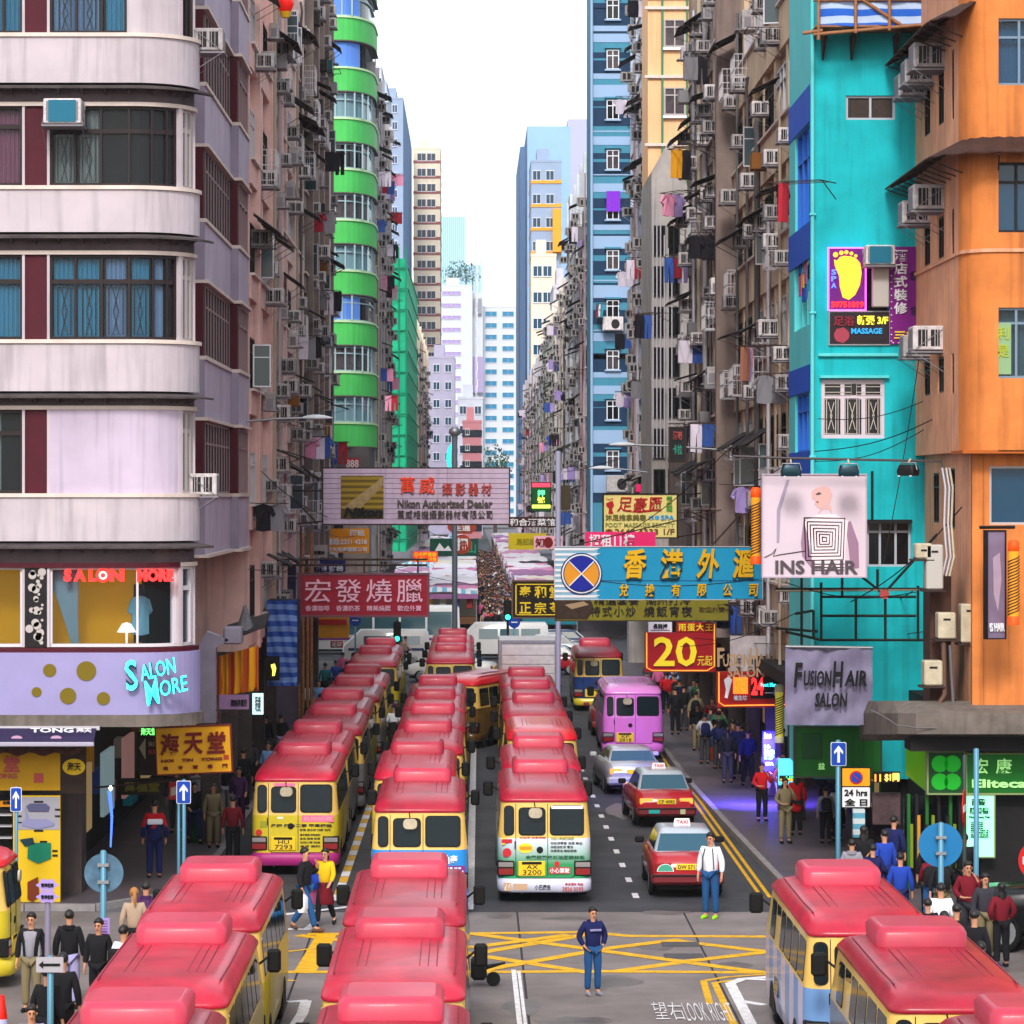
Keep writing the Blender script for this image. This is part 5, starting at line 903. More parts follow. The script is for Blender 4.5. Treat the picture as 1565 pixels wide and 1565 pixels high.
def bus_parts():
 P = PARTS
 b = MB()
 rr = [rring(.96, .06, 6.94, .2, .24), rring(1.0, .02, 6.97, .25, .30), rring(1.035, 0, BL, .28, .56)]
 b.loft(rr, 1, True, True, False)
 b.loft([rring(1.035, 0, BL, .28, .56), rring(1.038, 0, BL, .28, 1.0), rring(1.035, 0, BL - .02, .28, 1.44)], 1, True, False, False)
 b.loft([rring(1.035, 0, BL - .02, .28, 1.44), rring(1.02, .03, BL - .12, .26, 1.6), rring(.96, .10, BL - .55, .25, 2.27)], 0, True, False, True)
 P['body'] = b
 r = MB()
 r.loft([rring(.965, .075, BL - .50, .22, 2.235), rring(.985, .055, BL - .48, .25, 2.26), rring(.985, .07, BL - .50, .28, 2.31), rring(.95, .20, BL - .75, .36, 2.42), rring(.90, .42, BL - 1.0, .42, 2.49), rring(.80, .74, BL - 1.3, .45, 2.545), rring(.70, 1.0, BL - 1.6, .40, 2.565), rring(.35, 1.8, BL - 2.4, .3, 2.58)], 0, True, True, True)
 P['roof'] = r
 rib = MB()
 for x in (-.52, -.4, .34, .46, .58): rib.tube([(x, 1.2, 2.567), (x, 2.2, 2.58), (x, BL - 3.25, 2.58)], .009, 5)
 for s in (-1, 1): rib.tube([(s * .83, .72, 2.535), (s * .85, 2.2, 2.53), (s * .85, BL - 1.6, 2.53)], .012, 5)
 P['roof_rib'] = rib
 h = MB(); h.loft([rring(.66, BL - 3.0, BL - 1.6, .16, 2.52), rring(.66, BL - 3.0, BL - 1.5, .16, 2.76), rring(.62, BL - 2.94, BL - 1.6, .15, 2.84), rring(.55, BL - 2.85, BL - 1.7, .12, 2.865)], 0, True)
 P['cooler_housing'] = h
 def rear(x0, x1, z0, z1, r=.07, e=.012, m=0, mb=None):
  mb = mb or MB(); pl = rpoly(x0, x1, z0, z1, r); mb.add([(x, by(z) - e, z) for x, z in pl] + [(x, by(z) + .02, z) for x, z in pl], [tuple(range(len(pl)))[::-1]] + [(i, (i + 1) % len(pl), (i + 1) % len(pl) + len(pl), i + len(pl)) for i in range(len(pl))], m); return mb
 def rw(*a): 
  x0, x1, z0, z1 = a; mb = rear(x0, x1, z0, z1, .09, .010, 1); return rear(x0 + .03, x1 - .03, z0 + .03, z1 - .03, .07, .016, 0, mb)
 P['w1'] = rw(-.90, -.67, 1.5, 2.16); P['w2'] = rw(-.575, .03, 1.5, 2.12); P['w3'] = rw(.12, .885, 1.5, 2.17)
 d = MB()
 for x in (-.635, .075): d.tube([(x, by(.6) - .004, .6), (x, by(1.45) - .004, 1.45), (x, by(2.2) - .006, 2.2)], .009, 4)
 d.tube([(-.635, -.004, .95), (-.635, -.004, .63), (-.55, -.004, .55), (.60, -.004, .55), (.68, -.004, .63), (.68, -.004, .95)], .012, 4); d.prism(rpoly(-.665, -.645, 1.2, 1.38, .01), -.02, 0)
 P['rear_door'] = d
 t = MB(); t.bbox(-1.045, -.66, -.03, .28, .60, .94, .03, 1); t.bbox(-1.02, -.69, -.038, .1, .80, .91, .01, 2); t.bbox(-1.02, -.69, -.038, .1, .63, .77, .01, 0); P['tail_light'] = t
 t2 = MB(); t2.bbox(.66, 1.045, -.03, .28, .60, .94, .03, 1); t2.bbox(.69, 1.02, -.038, .1, .80, .91, .01, 2); t2.bbox(.69, 1.02, -.038, .1, .63, .77, .01, 0); P['tail_light2'] = t2
 bp = MB(); bp.loft([rring(1.0, -.05, 1.2, .3, .24), rring(1.05, -.10, 1.2, .3, .28), rring(1.055, -.10, 1.2, .3, .50), rring(1.03, -.04, 1.2, .28, .545)], 0, True); P['bumper'] = bp
 n = MB(); n.bbox(-.58, .02, -.035, .0, .60, .93, .02, 0); n.bbox(-.5, -.06, -.05, 0, .86, .92, .01, 1); P['number_plate'] = n
 mi = MB(); mi.tube([(-.22, .18, 2.27), (-.22, .02, 2.2), (-.20, -.10, 2.1)], .012, 5, 1); mi.prism(rpoly(-.35, -.05, 1.9, 2.12, .09), -.13, -.09, 0); P['rear_mirror'] = mi
 lock = MB(); lock.prism(circ(-.1, 1.18, .075, 14), -.012, .02, 0); lock.prism(circ(-.1, 1.18, .045, 12), -.018, .02, 1); P['door_lock'] = lock
 for nm, s in (('sm1', -1), ('sm2', 1)):
  m = MB(); m.tube([(s * .95, BL - .55, 1.9), (s * 1.15, BL - .45, 2.05)], .02, 5, 0); m.bbox(min(s * 1.1, s * 1.34), max(s * 1.1, s * 1.31), BL - .50, BL - .36, 1.78, 2.14, .04, 0); P[nm] = m
 # side windows
 def side(s, y0, y1, z0=1.5, z1=2.16):
  mb = MB(); pl = rpoly(y0, y1, z0, z1, .05, 2)
  for e, mm, g in ((.010, 1, 0), (.016, 0, .025)):
   pl = rpoly(y0 + g, y1 - g, z0 + g, z1 - g, .05, 2); k = len(pl)
   mb.add([(s * (bw(z) + e), y, z) for y, z in pl] + [(s * (bw(z) - .02), y, z) for y, z in pl], [tuple(range(k)) if s > 0 else tuple(range(k))[::-1]] + [(i, (i + 1) % k, (i + 1) % k + k, i + k) for i in range(k)], mm)
  return mb
 for i, (a, c) in enumerate(((.35, 1.35), (1.42, 2.42), (2.49, 3.49), (3.56, 4.3), (4.37, 5.1), (5.17, 5.95))):
  P['sR%d' % i] = side(1, a, c); P['sL%d' % i] = side(-1, a, c, 1.5 if i not in (4,) else .62)
 f = MB(); pl = rpoly(-.86, .86, 1.42, 2.1, .12)
 f.add([(x, bfy(z) - .02 + .02, z) for x, z in pl], [tuple(range(len(pl)))], 0); P['windscreen'] = f
 fh = MB(); [fh.prism(rpoly(sx - .16, sx + .16, .78, .98, .04), BL - .02, BL + .03, 0) for sx in (-.74, .74)]; P['headlight'] = fh
 w = MB(); w.lathe([(.12, -.11), (.3, -.12), (.365, -.09), (.37, .07), (.3, .11), (.2, .09)], 18, 0); w.lathe([(.02, .08), (.19, .085), (.2, .112)], 14, 1); P['wheel'] = w
 for k, (yy, s) in enumerate(((1.55, -1), (1.55, 1), (5.55, -1), (5.55, 1))):
   arch = P['wheel_arch%d' % k] = MB(); arch.loft([[(s * 1.0, yy + .46 * math.cos(t * math.pi / 8), .25 + .5 * math.sin(t * math.pi / 8)) for t in range(9)], [(s * 1.043, yy + .46 * math.cos(t * math.pi / 8), .25 + .5 * math.sin(t * math.pi / 8)) for t in range(9)]], 0, False)
 u = MB(); u.box(-.85, .85, .3, 6.7, .2, .34); u.tube([(-.5, -.05, .22), (-.5, .6, .22)], .03, 6); P['chassis'] = u
bus_parts()
PMESH = {}
def pm(k, name, mats):
 key = (k, tuple(m.name for m in mats))
 if key not in PMESH: PMESH[key] = PARTS[k].mesh(name, mats)
 return PMESH[key]
def minibus(x, Y, label, yaw=0, lower=None, upper=None, roof=None, bump=None, plate='', ads=None, cooler=True, detail=2, group='red-roofed minibuses queueing in the street', cat='minibus', name='minibus', sidetext=True):
 rt = empty(name, (x, Y, 0), yaw, label=label, cat=cat, group=group)
 lower = lower or yelb; upper = upper or yelu; roof = roof or roofr
 bd = inst(pm('body', 'body', [upper, lower]), 'body', rt); inst(pm('chassis', 'chassis', [M_['black']]), 'chassis', rt)
 rf = inst(pm('roof', 'roof', [roof]), 'roof', rt); inst(pm('roof_rib', 'roof_rib', [mat('rib_dark_red', (.22, .02, .04), .5)]), 'roof_rib', rf)  # dark red seam ribs along the roof
 if cooler: inst(pm('cooler_housing', 'cooler_housing', [roofc if roof is roofr else roof]), 'cooler_housing', rt)
 for k in ('w1', 'w2', 'w3'): inst(pm(k, 'window', [busglass, M_['black']]), 'window', rt)
 inst(pm('rear_door', 'door_seam', [M_['dark']]), 'rear_door', rt)
 for k in ('tail_light', 'tail_light2'): inst(pm(k, 'tail_light', [lampr, M_['black'], lampw]), 'tail_light', rt)
 inst(pm('bumper', 'bumper', [bump or lower]), 'bumper', rt)
 np_ = inst(pm('number_plate', 'number_plate', [platey, M_['black']]), 'number_plate', rt)
 if plate:
  a, c = plate.split(' '); text(np_, a, -.40, -.14, .755, .85, -.038, inkk, .01, .002); text(np_, c, -.48, -.06, .63, .74, -.038, inkk, .01, .002)
 if detail > 1: inst(pm('rear_mirror', 'rear_mirror', [M_['cream'], M_['black']]), 'rear_mirror', rt); inst(pm('door_lock', 'door_lock', [M_['black'], M_['dark']]), 'door_lock', rt)
 for k in ('sm1', 'sm2'): inst(pm(k, 'side_mirror', [M_['black']]), 'side_mirror', rt)
 for i in range(6):
  for s in 'RL': inst(pm('s%s%d' % (s, i), 'window', [busglass, M_['black']]), 'window', rt)
 inst(pm('windscreen', 'windscreen', [busglass]), 'windscreen', rt); inst(pm('headlight', 'headlights', [lampw]), 'headlight', rt)
 for yy in (1.55, 5.55):
  for s in (-1, 1): o = inst(pm('wheel', 'wheel', [M_['black'], M_['steel']]), 'wheel', rt, (s * .90, yy, .37)); o.rotation_euler = (0, R(90 * s), 0)
 [inst(pm('wheel_arch%d' % k, 'wheel_arch', [M_['black']]), 'wheel_arch', rt) for k in range(4)]
 if sidetext and detail > 1:
  for s in (-1, 1):
   me = text_mesh('公共小型巴士', .02, .004); o = inst(me, 'lettering', rf); 
   if not o.data.materials: o.data.materials.append(inkw)
   o.material_slots[0].link = 'OBJECT'; o.material_slots[0].material = mat('pale_pink_ink', (.75, .35, .4), .5)
   o.scale = (2.0, 1, .13)
   if s > 0: o.rotation_euler = (R(-28), 0, R(90)); o.location = (.965, 1.3, 2.36)
   else: o.rotation_euler = (R(-28), 0, R(-90)); o.location = (-.965, 3.3, 2.36)
 if ads: ads(rt)
 return rt
def sticker(rt, x0, x1, z0, z1, m, e=.006, r=.01, name='sticker'):
 pl = rpoly(x0, x1, z0, z1, r); mb = MB(); k = len(pl)
 mb.add([(x, by(z) - e, z) for x, z in pl] + [(x, by(z) + .01, z) for x, z in pl], [tuple(range(k))[::-1]] + [(i, (i + 1) % k, (i + 1) % k + k, i + k) for i in range(k)]); return mb.build(name, m, rt)
def disc(rt, x, z, r, m, y=-.008, name='reflector'): return MB().prism(circ(x, z, r, 18), y, .01).build(name, m, rt)
def ads_green(rt):
 sticker(rt, .16, .86, 2.09, 2.155, inkw, .02); sticker(rt, -.95, -.72, 1.33, 1.42, inkr); disc(rt, -.83, 1.12, .10, inkr)
 sticker(rt, -.95, -.87, 1.3, 1.45, inky, .004); MB().prism(circ(-.42, 1.22, .17, 16, .11), -.009, .01).build('sticker', inky, rt); sticker(rt, -.55, -.28, 1.18, 1.26, mat('orange_ink', (.75, .25, .02), .6), .012)
 text(rt, '金龍醫藥綠石油服務診所', -.42, .9, .965, 1.06, -.008, mat('dark_green_ink', (.01, .10, .04), .6), .03, .003)
 text(rt, '廿四小時道路救援', .14, .66, 1.40, 1.47, -.008, mat('olive_ink', (.28, .28, .02), .6), .02, .003)
 for i, s in enumerate(('◎批發零售 油渣 柴油', '◎機油批發 電池', '◎潤滑油 輪胎服務')): text(rt, s, .14, .14 + (.70, .5, .58)[i], 1.30 - i * .085, 1.36 - i * .085, -.008, inkk, .01, .003)
 sticker(rt, .10, .58, .65, .80, mat('dull_red_ink', (.40, .06, .06), .6), .03); text(rt, '小心駕駛', .12, .56, .67, .78, -.034, inkw, .01, .003); disc(rt, .28, .87, .06, inkr, -.02)
 text(rt, '小巴廣告', -.22, .14, .30, .42, -.108, inkk, .02, .003); text(rt, '3826 0593', .40, .86, .27, .37, -.108, mat('dull_red_ink', (.4, .06, .06), .6), .02, .003); text(rt, '車身廣告 熱線', .46, .86, .40, .46, -.108, inkr, .01, .003)
 sticker(rt, -.9, -.74, .28, .46, mat('tan_ink', (.5, .32, .2), .6), .106); sticker(rt, -.70, -.38, .30, .44, mat('tan_ink', (.5, .32, .2), .6), .106); MB().tube([(-.88, -.108, .30), (-.84, -.108, .42), (-.80, -.108, .34), (-.76, -.108, .44)], .012, 4).build('emblem', inkw, rt)
 text(rt, '廿五年 信譽保證', -.55, .03, 1.43, 1.475, -.008, inkr, .01, .003)
def ads_yellow(rt):
 sticker(rt, .16, .92, 1.28, 1.44, inkp); text(rt, '長期招聘', .2, .88, 1.31, 1.41, -.010, mat('pale_pink_ink', (.75, .35, .4), .5), .01, .003)
 text(rt, '承接 紅白二事 專車接送', -.58, .88, 1.155, 1.235, -.008, inkk, .03, .003); text(rt, '旺角 深水埗 元朗 屯門', .12, .84, 1.06, 1.12, -.008, inkk, .02, .003)
 for i in range(4): text(rt, ('通宵服務 廣告查詢', '學生 旅遊 機場', '廿四小時 熱線', '全日 查詢')[i], .12, .60, .95 - i * .09, 1.0 - i * .09, -.012, inkk, .02, .003)
 disc(rt, -.86, 1.03, .075, inkr); sticker(rt, -.83, -.66, 1.15, 1.30, mat('olive_ink', (.28, .28, .02), .6)); sticker(rt, -.42, -.28, 1.36, 1.40, inkw); sticker(rt, -.5, .0, 2.13, 2.2, inkp, .014)
def ads_blue(rt):
 disc(rt, -.72, 1.2, .10, inkr); text(rt, '香港地產', .14, .82, 1.13, 1.33, -.012, inkw, .03, .006)
 sticker(rt, .36, .98, .86, 1.10, mat('purple_ink', (.16, .02, .18), .6), .008); text(rt, '2387 1111', .42, .94, .88, 1.0, -.014, inkw, .03, .004); text(rt, '買賣 租賃', .56, .90, 1.03, 1.07, -.014, inkw, .01, .004)
 MB().prism([(-.52, .98), (-.12, .98), (-.12, 1.22), (-.32, 1.34), (-.52, 1.22)], -.01, .01).build('emblem', inkw, rt); text(rt, '小巴地', -.48, -.16, 1.02, 1.18, -.014, mat('blue_ink', (.01, .12, .4), .5), .03, .003)
greenside = mat('green_white_advert', (.02, .26, .09), .4, coat=.3, c2='d9dcec', grad=(.85, 1.45)); bluebus = mat('sky_blue_advert', (.02, .24, .62), .35, coat=.4)
greybus = mat('grey_side_panel', (.25, .24, .26), .4, coat=.3, noise=.2, scale=3); magen = mat('magenta_bumper', (.34, .02, .16), .4); whb = mat('white_blue_bumper', (.55, .55, .68), .35, noise=.15, scale=5)
orangebus = mat('orange_advert', (.42, .10, .05), .4, coat=.3, noise=.2, scale=3); lbluebus = mat('pale_blue_advert', (.16, .32, .62), .4, coat=.3, noise=.12, scale=1.5, c2='c9bcd6', wave=('Y', .22))
darkbus = mat('dark_amber_panel', (.16, .08, .02), .3, coat=.4, noise=.5, scale=3); navyb = mat('navy_panel', (.015, .04, .16), .3, coat=.4)
dR = 34200.0
def busat(lip, x, label, **k): return minibus(x, dR / (lip - 755), label, **k)
# middle column
minibus(-1.055, 44.1, 'pink-red roofed yellow minibus just behind another in the middle foreground, white sticker behind its cooler')
o = minibus(-1.06, 51.7, 'pink-red roofed yellow minibus in the middle foreground standing on the yellow box'); sticker(o, -.18, .02, 2.3, 2.36, inkw, -.07 + .13)
minibus(-1.0, 36.5, 'red-roofed minibus nearest of all in the middle column, mostly its roof in view')
minibus(-1.11, 70.4, 'blue-backed minibus with white 香港地產 advert, last of the middle column beyond the junction', lower=bluebus, ads=ads_blue)
ordn = ['second', 'third', 'fourth', 'fifth', 'sixth', 'seventh']
for i, (Y, x) in enumerate(((78.4, -1.35), (85.9, -1.19), (93.4, -1.15), (100.6, -1.16), (108, -1.14))):
 minibus(x, Y, 'red-roofed yellow minibus, %s in the middle column counting from the blue-backed one' % ordn[i], lower=[yelb, greybus, yelb, bluebus, yelb][i], detail=1 + (i < 3))
for i, (Y, x) in enumerate(((132, -.85), (139.6, -.85), (147.2, -.85))): minibus(x, Y, 'far red-roofed minibus near the cross street in the middle column, %s of three' % ('nearest', 'middle', 'farthest')[i], detail=1)
minibus(-.75, 117.0, 'bright red roofed minibus with dark amber side, slewed across while changing lane', yaw=R(-19), lower=darkbus, roof=mat('bright_red_roof', (.6, .01, .02), .3, coat=.3), cooler=False)
# right-hand queue of the bus lane
minibus(1.63, 72.8, 'green and white backed minibus with plate AX 3200 at the head of the open lane', lower=greenside, bump=whb, plate='AX 3200', ads=ads_green)
for i, (Y, x) in enumerate(((80.4, 1.74), (91.0, 1.98), (98.6, 1.96), (106, 2.0), (113.5, 2.0))):
 minibus(x, Y, 'red-roofed minibus, %s in the queue ahead of the green and white one' % ('first', 'second, brighter red', 'third', 'fourth', 'fifth')[i], roof=[None, mat('bright_red_roof', (.6, .01, .02), .3), None, None, None][i], cooler=(i != 1), lower=[yelb, yelb, greybus, yelb, yelb][i], detail=1 + (i < 2))
# left column by the pavement
minibus(-4.20, 78.0, 'yellow-backed minibus with magenta bumper and plate HU 7293, last of the left column', bump=magen, plate='HU 7293', ads=ads_yellow)
for i, (Y, x) in enumerate(((85.4, -4.22), (92.8, -4.08), (100.2, -4.12), (107.6, -4.0), (115, -3.97))):
 minibus(x, Y, 'red-roofed minibus, %s ahead of the yellow-backed one in the left column' % ('first', 'second', 'third', 'fourth', 'fifth')[i], lower=[greybus, greybus, yelb, greybus, yelb][i], detail=1 + (i < 3))
for i, (Y, x) in enumerate(((129.5, -3.92), (137, -3.92))): minibus(x, Y, 'far yellow minibus at the head of the left column near the coach, %s of two' % ('nearer', 'farther')[i], detail=1)
# foreground left
minibus(-4.27, 51.1, 'pink-roofed yellow minibus entering from the lower left, yellow side panels in full view'); minibus(-4.22, 43.5, 'crimson-roofed yellow minibus right behind the pink-roofed one at lower left'); minibus(-4.15, 36.1, 'red-roofed minibus in the bottom left corner, only the top of its roof in view')
# foreground right
minibus(6.2, 50.6, 'pink-roofed minibus with orange and pale blue side on the lower right', lower=lbluebus); minibus(6.5, 43.1, 'red-roofed minibus behind the one with the pale blue side, lower right corner', lower=greybus); minibus(6.95, 35.6, 'nearest red-roofed minibus at the bottom right corner, cooler only', lower=greybus)
# others
purpm = mat('lilac_paint', (.62, .16, .58), .35, coat=.5)
minibus(5.55, 112, 'lilac van with yellow plate driving in the open lane', lower=purpm, upper=purpm, roof=mat('lilac_roof', (.66, .22, .60), .35, coat=.5), cooler=False, plate='KP 2818', group=None, name='lilac_van', cat='van', sidetext=False)
minibus(5.35, 137, 'red-roofed minibus with dark blue back in the open lane beyond the lilac van', lower=navyb, bump=yelb, detail=2)
minibus(-8.5, 61.0, 'yellow minibus turning out of the side street at the left edge', yaw=R(90), roof=mat('bright_red_roof', (.6, .01, .02), .3), cooler=False)
minibus(17.75, 62.0, 'green and blue minibus nosing in at the right edge', yaw=R(90), lower=mat('green_advert', (.03, .22, .08), .4, coat=.3), upper=mat('blue_advert', (.02, .16, .42), .4, coat=.3), cooler=False)
# ================================================================= cars
def sedan(x, Y, label, yaw=0, paint=None, roofp=None, L=4.6, w=.84, taxi=False, hgt=1.48, lamp=None, cat='car', name='car', plate='', boxy=1.0, group=None, fast=0):
 rt = empty(name, (x, Y, 0), yaw, label=label, cat=cat, group=group); b = MB()
 st = []          # stations: y, belt z, half width, bottom z
 for y, zt, ww in ((0, .70, .80), (.06, .90, .86), (.18, .97, .92), (.9, 1.02, .98), (1.4, 1.02, 1.0), (3.0, 1.0, 1.0), (3.25, .97, 1.0), (4.2, .90, .95), (4.5, .80, .88), (4.6, .62, .8)):
  yy = y * L / 4.6; hw = w * ww; zb = .30 if 0.1 < y < 4.5 else .36
  st.append([(-hw * .92, yy, zb), (-hw, yy, zb + .15), (-hw * 1.01, yy, zt * .72), (-hw * .97, yy, zt * .93), (-hw * .88, yy, zt), (0, yy, zt + .015), (hw * .88, yy, zt), (hw * .97, yy, zt * .93), (hw * 1.01, yy, zt * .72), (hw, yy, zb + .15), (hw * .92, yy, zb), (0, yy, zb)])
 b.loft([r[::-1] for r in st], 0, True); b.build('body', paint, rt)
 g = MB(); k = L / 4.6; rf = roofp or paint
 def ring(hw, y0, y1, z, r): return rring(hw, y0 * k, y1 * k, r, z)
 base = ring(w * .86, .62, 3.35, .98, .12); top = ring(w * .70, 1.12, 2.75, hgt - .07, .14)
 g.loft([base, top, ring(w * .66, 1.2, 2.68, hgt - .02, .16), ring(w * .4, 1.5, 2.4, hgt, .1)], 0, True); g.build('roof', rf, rt)
 def lerp(a, c, t): return a + (c - a) * t
 def fr(u0, u1, t0, t1, face):      # window polygon on a cabin face
  P = []
  for u, t in ((u0, t0), (u1, t0), (u1, t1), (u0, t1)):
   hw = lerp(w * .86, w * .70, t); y0 = lerp(.62, 1.12, t) * k; y1 = lerp(3.35, 2.75, t) * k; z = lerp(.98, hgt - .07, t); e = .008
   if face == 'rear': P.append((u * hw * .92, y0 - e, z))
   elif face == 'front': P.append((u * hw * .92, y1 + e, z))
   else: s = 1 if face == 'right' else -1; P.append((s * (hw + e), lerp(y0 + .1, y1 - .1, (u + 1) / 2), z))
  return P
 gl = mat('car_glass', (.02, .05, .07), .04, spec=1.0)
 MB().quad(*fr(-1, 1, .1, .92, 'rear')).build('rear_window', mat('rear_glass', (.015, .07, .11), .06, spec=.4), rt); MB().quad(*fr(-1, 1, .1, .92, 'front')[::-1]).build('windscreen', gl, rt)
 for s in ('left', 'right'):
  for a, c in ((-.92, -.08), (-.02, .92)): q = fr(a, c, .12, .9, s); MB().quad(*(q if s == 'right' else q[::-1])).build('window', gl, rt)
 bm = MB(); bm.bbox(-w * .97, w * .97, -.09, .25, .34, .58, .06); bm.build('bumper', paint if not taxi else mat('taxi_bumper', (.14, .015, .02), .5), rt)
 lm = lamp or lampr
 for s in (-1, 1):
  q = MB(); q.bbox(min(s * w * .42, s * w * .86), max(s * w * .42, s * w * .86), -.02 + .03, .2, .66, .82, .02); q.build('tail_light', lm if s * (1) else lm, rt)
  q = MB(); q.bbox(min(s * w * .45, s * w * .8), max(s * w * .45, s * w * .8), L - .3, L + .0, .60, .74, .02); q.build('headlight', lampw, rt)
  q = MB(); q.bbox(min(s * w * .98, s * (w + .2)), max(s * w * .98, s * (w + .2)), 2.85 * k, 2.98 * k, .98, 1.12, .03); q.build('side_mirror', M_['black'] if taxi else paint, rt)
  for yy in (.95, 3.75): o = inst(carwheel, 'wheel', rt, (s * (w - .1), yy * k, .31)); o.rotation_euler = (0, R(90 * s), 0)
 n = MB(); n.bbox(-.26, .26, -.02, .03, .66, .80, .01); n = n.build('number_plate', platey, rt, (0, -.0, 0))
 if plate: text(n, plate, -.22, .22, .685, .775, -.024, inkk, .02, .002)
 MB().box(-w * .8, w * .8, .2, L - .2, .2, .32).build('chassis', M_['black'], rt)
 if taxi:
  MB().loft([rring(.2, 1.95 * k, 2.1 * k, .03, hgt - .01), rring(.17, 1.97 * k, 2.08 * k, .03, hgt + .14)], 0, False).build('roof_sign', mat('taxi_sign', (.8, .72, .74), .5), rt)
  text(rt, 'TAXI', -.13, .13, hgt + .03, hgt + .11, 1.95 * k - .005, inkr, .02, .004)
  MB().box(-w * .95, w * .95, -.1, -.085, .52, .56).build('trim_strip', M_['black'], rt)
 return rt
wm = MB(); wm.lathe([(.1, -.09), (.26, -.1), (.31, -.07), (.31, .06), (.26, .09), (.19, .07)], 18, 0); wm.lathe([(.02, .05), (.18, .06), (.195, .088)], 14, 1); carwheel = wm.mesh('wheel', [M_['black'], M_['steel']])
taxir = mat('taxi_red', (.34, .012, .02), .25, coat=.6); taxis = mat('taxi_silver_roof', (.42, .46, .52), .3, .3, coat=.4)
t1 = sedan(5.32, 89, 'dark red taxi with silver roof and both brake lamps lit, behind the silver coupe', R(3), taxir, taxis, taxi=True, lamp=lampon, plate='CP 4082', cat='taxi', name='taxi', group='red taxis'); sticker(t1, -.5, -.2, .42, .52, mat('teal_sticker', (.02, .3, .3), .5), .12); sticker(t1, .36, .5, .4, .53, mat('khaki_ink', (.4, .4, .25), .5), .12)
t2 = sedan(4.86, 73.4, 'red taxi with silver roof right behind the man in white shirt', R(0), taxir, taxis, taxi=True, plate='DW 5713', cat='taxi', name='taxi', group='red taxis')
MB().prism([(-.5 + .17 * math.cos(t * math.pi / 10), .64 + .15 * math.sin(t * math.pi / 10)) for t in range(11)], -.012, .02).build('licence_badge', mat('badge_green', (.05, .3, .2), .5), t2); MB().prism([(-.5 + .19 * math.cos(t * math.pi / 10), .63 + .17 * math.sin(t * math.pi / 10)) for t in range(11)], -.008, .02).build('licence_badge', inkw, t2)
silv = mat('silver_paint', (.50, .51, .52), .28, .5, coat=.5)
sedan(4.95, 98.6, 'silver two-door coupe with lit tail lamps between the lilac van and a taxi', R(4), silv, silv, lamp=lampon, L=4.5, w=.88, hgt=1.38)
sedan(5.35, 122.5, 'dark red car partly hidden by the lilac van', 0, mat('dark_red_paint', (.22, .02, .02), .3, coat=.5), None)
blackcar = sedan(14.6, 65.2, 'black people carrier stopped at the right-hand corner, green shop light on its windscreen', R(82), mat('black_paint', (.004, .005, .007), .2, spec=.3), None, L=4.8, w=.93, hgt=1.5); blackcar.scale.z = 1.3
whp = mat('white_car_paint', (.62, .62, .63), .3, coat=.5)
sedan(1.15, 158, 'white hatchback waiting at the far junction behind the minibuses', R(78), whp, None, L=4.3, w=.84, hgt=1.5)
sedan(6.2, 178, 'silver saloon crossing at the far junction', R(88), silv, None); sedan(7.0, 184, 'dark blue saloon in the far cross street', R(88), mat('dark_blue_paint', (.02, .04, .09), .25, coat=.5), None)
sedan(6.0, 165, 'red and silver car under the twenty dollar sign', R(85), taxir, taxis, name='car')
# far coach and van on the cross street
def van(x, Y, label, L, h, body, yaw, cat='van', name='white_van', stripe=None, nw=3):
 rt = empty(name, (x, Y, 0), yaw, label=label, cat=cat); b = MB()
 b.loft([rring(.98, 0, L, .15, .3), rring(1.0, 0, L, .2, 1.0), rring(1.0, .02, L - .1, .2, 1.15), rring(.93, .08, L - .75 if h < 2.4 else L - .35, .2, h - .15), rring(.85, .2, L - .9 if h < 2.4 else L - .45, .2, h)], 0, True); b.build('body', body, rt)
 g = mat('van_glass', (.03, .10, .13), .06, spec=1)
 y = .5; seg = (L - 1.5) / nw
 for i in range(nw):
  for s in (-1, 1):
   q = [(s * 1.012, y, 1.12), (s * 1.012, y + seg - .12, 1.12), (s * .955, y + seg - .12, h - .32), (s * .955, y, h - .32)]; MB().quad(*(q if s > 0 else q[::-1])).build('window', g, rt)
  y += seg
 for s in (-1, 1):
  for yy in (.9, L - .95): o = inst(carwheel, 'wheel', rt, (s * .9, yy, .31)); o.rotation_euler = (0, R(90 * s), 0)
  MB().box(min(s * .5, s * .8), max(s * .5, s * .8), -.02, .05, .7, .9).build('tail_light', lampr, rt)
 if stripe: MB().box(-1.012, 1.012, .3, L - .3, .82, .95).build('stripe', stripe, rt)
 MB().box(-.8, .8, .2, L - .2, .18, .32).build('chassis', M_['black'], rt)
 return rt
van(-.6, 186.5, 'white coach with green tinted windows crossing the far junction', 10.5, 2.75, whp, R(90), 'coach', 'coach', mat('purple_ink', (.16, .02, .18), .6), 6)
van(4.3, 181, 'white minivan with blue windows crossing in front of the coach', 5.0, 2.0, whp, R(-90) + math.pi, 'van', 'white_van', None, 3)
van(-2.2, 174, 'white van with navy stripes parked by the far traffic light', 4.6, 1.9, whp, R(-90) + math.pi, 'van', 'white_van', mat('navy_ink', (.01, .03, .12), .5), 2)
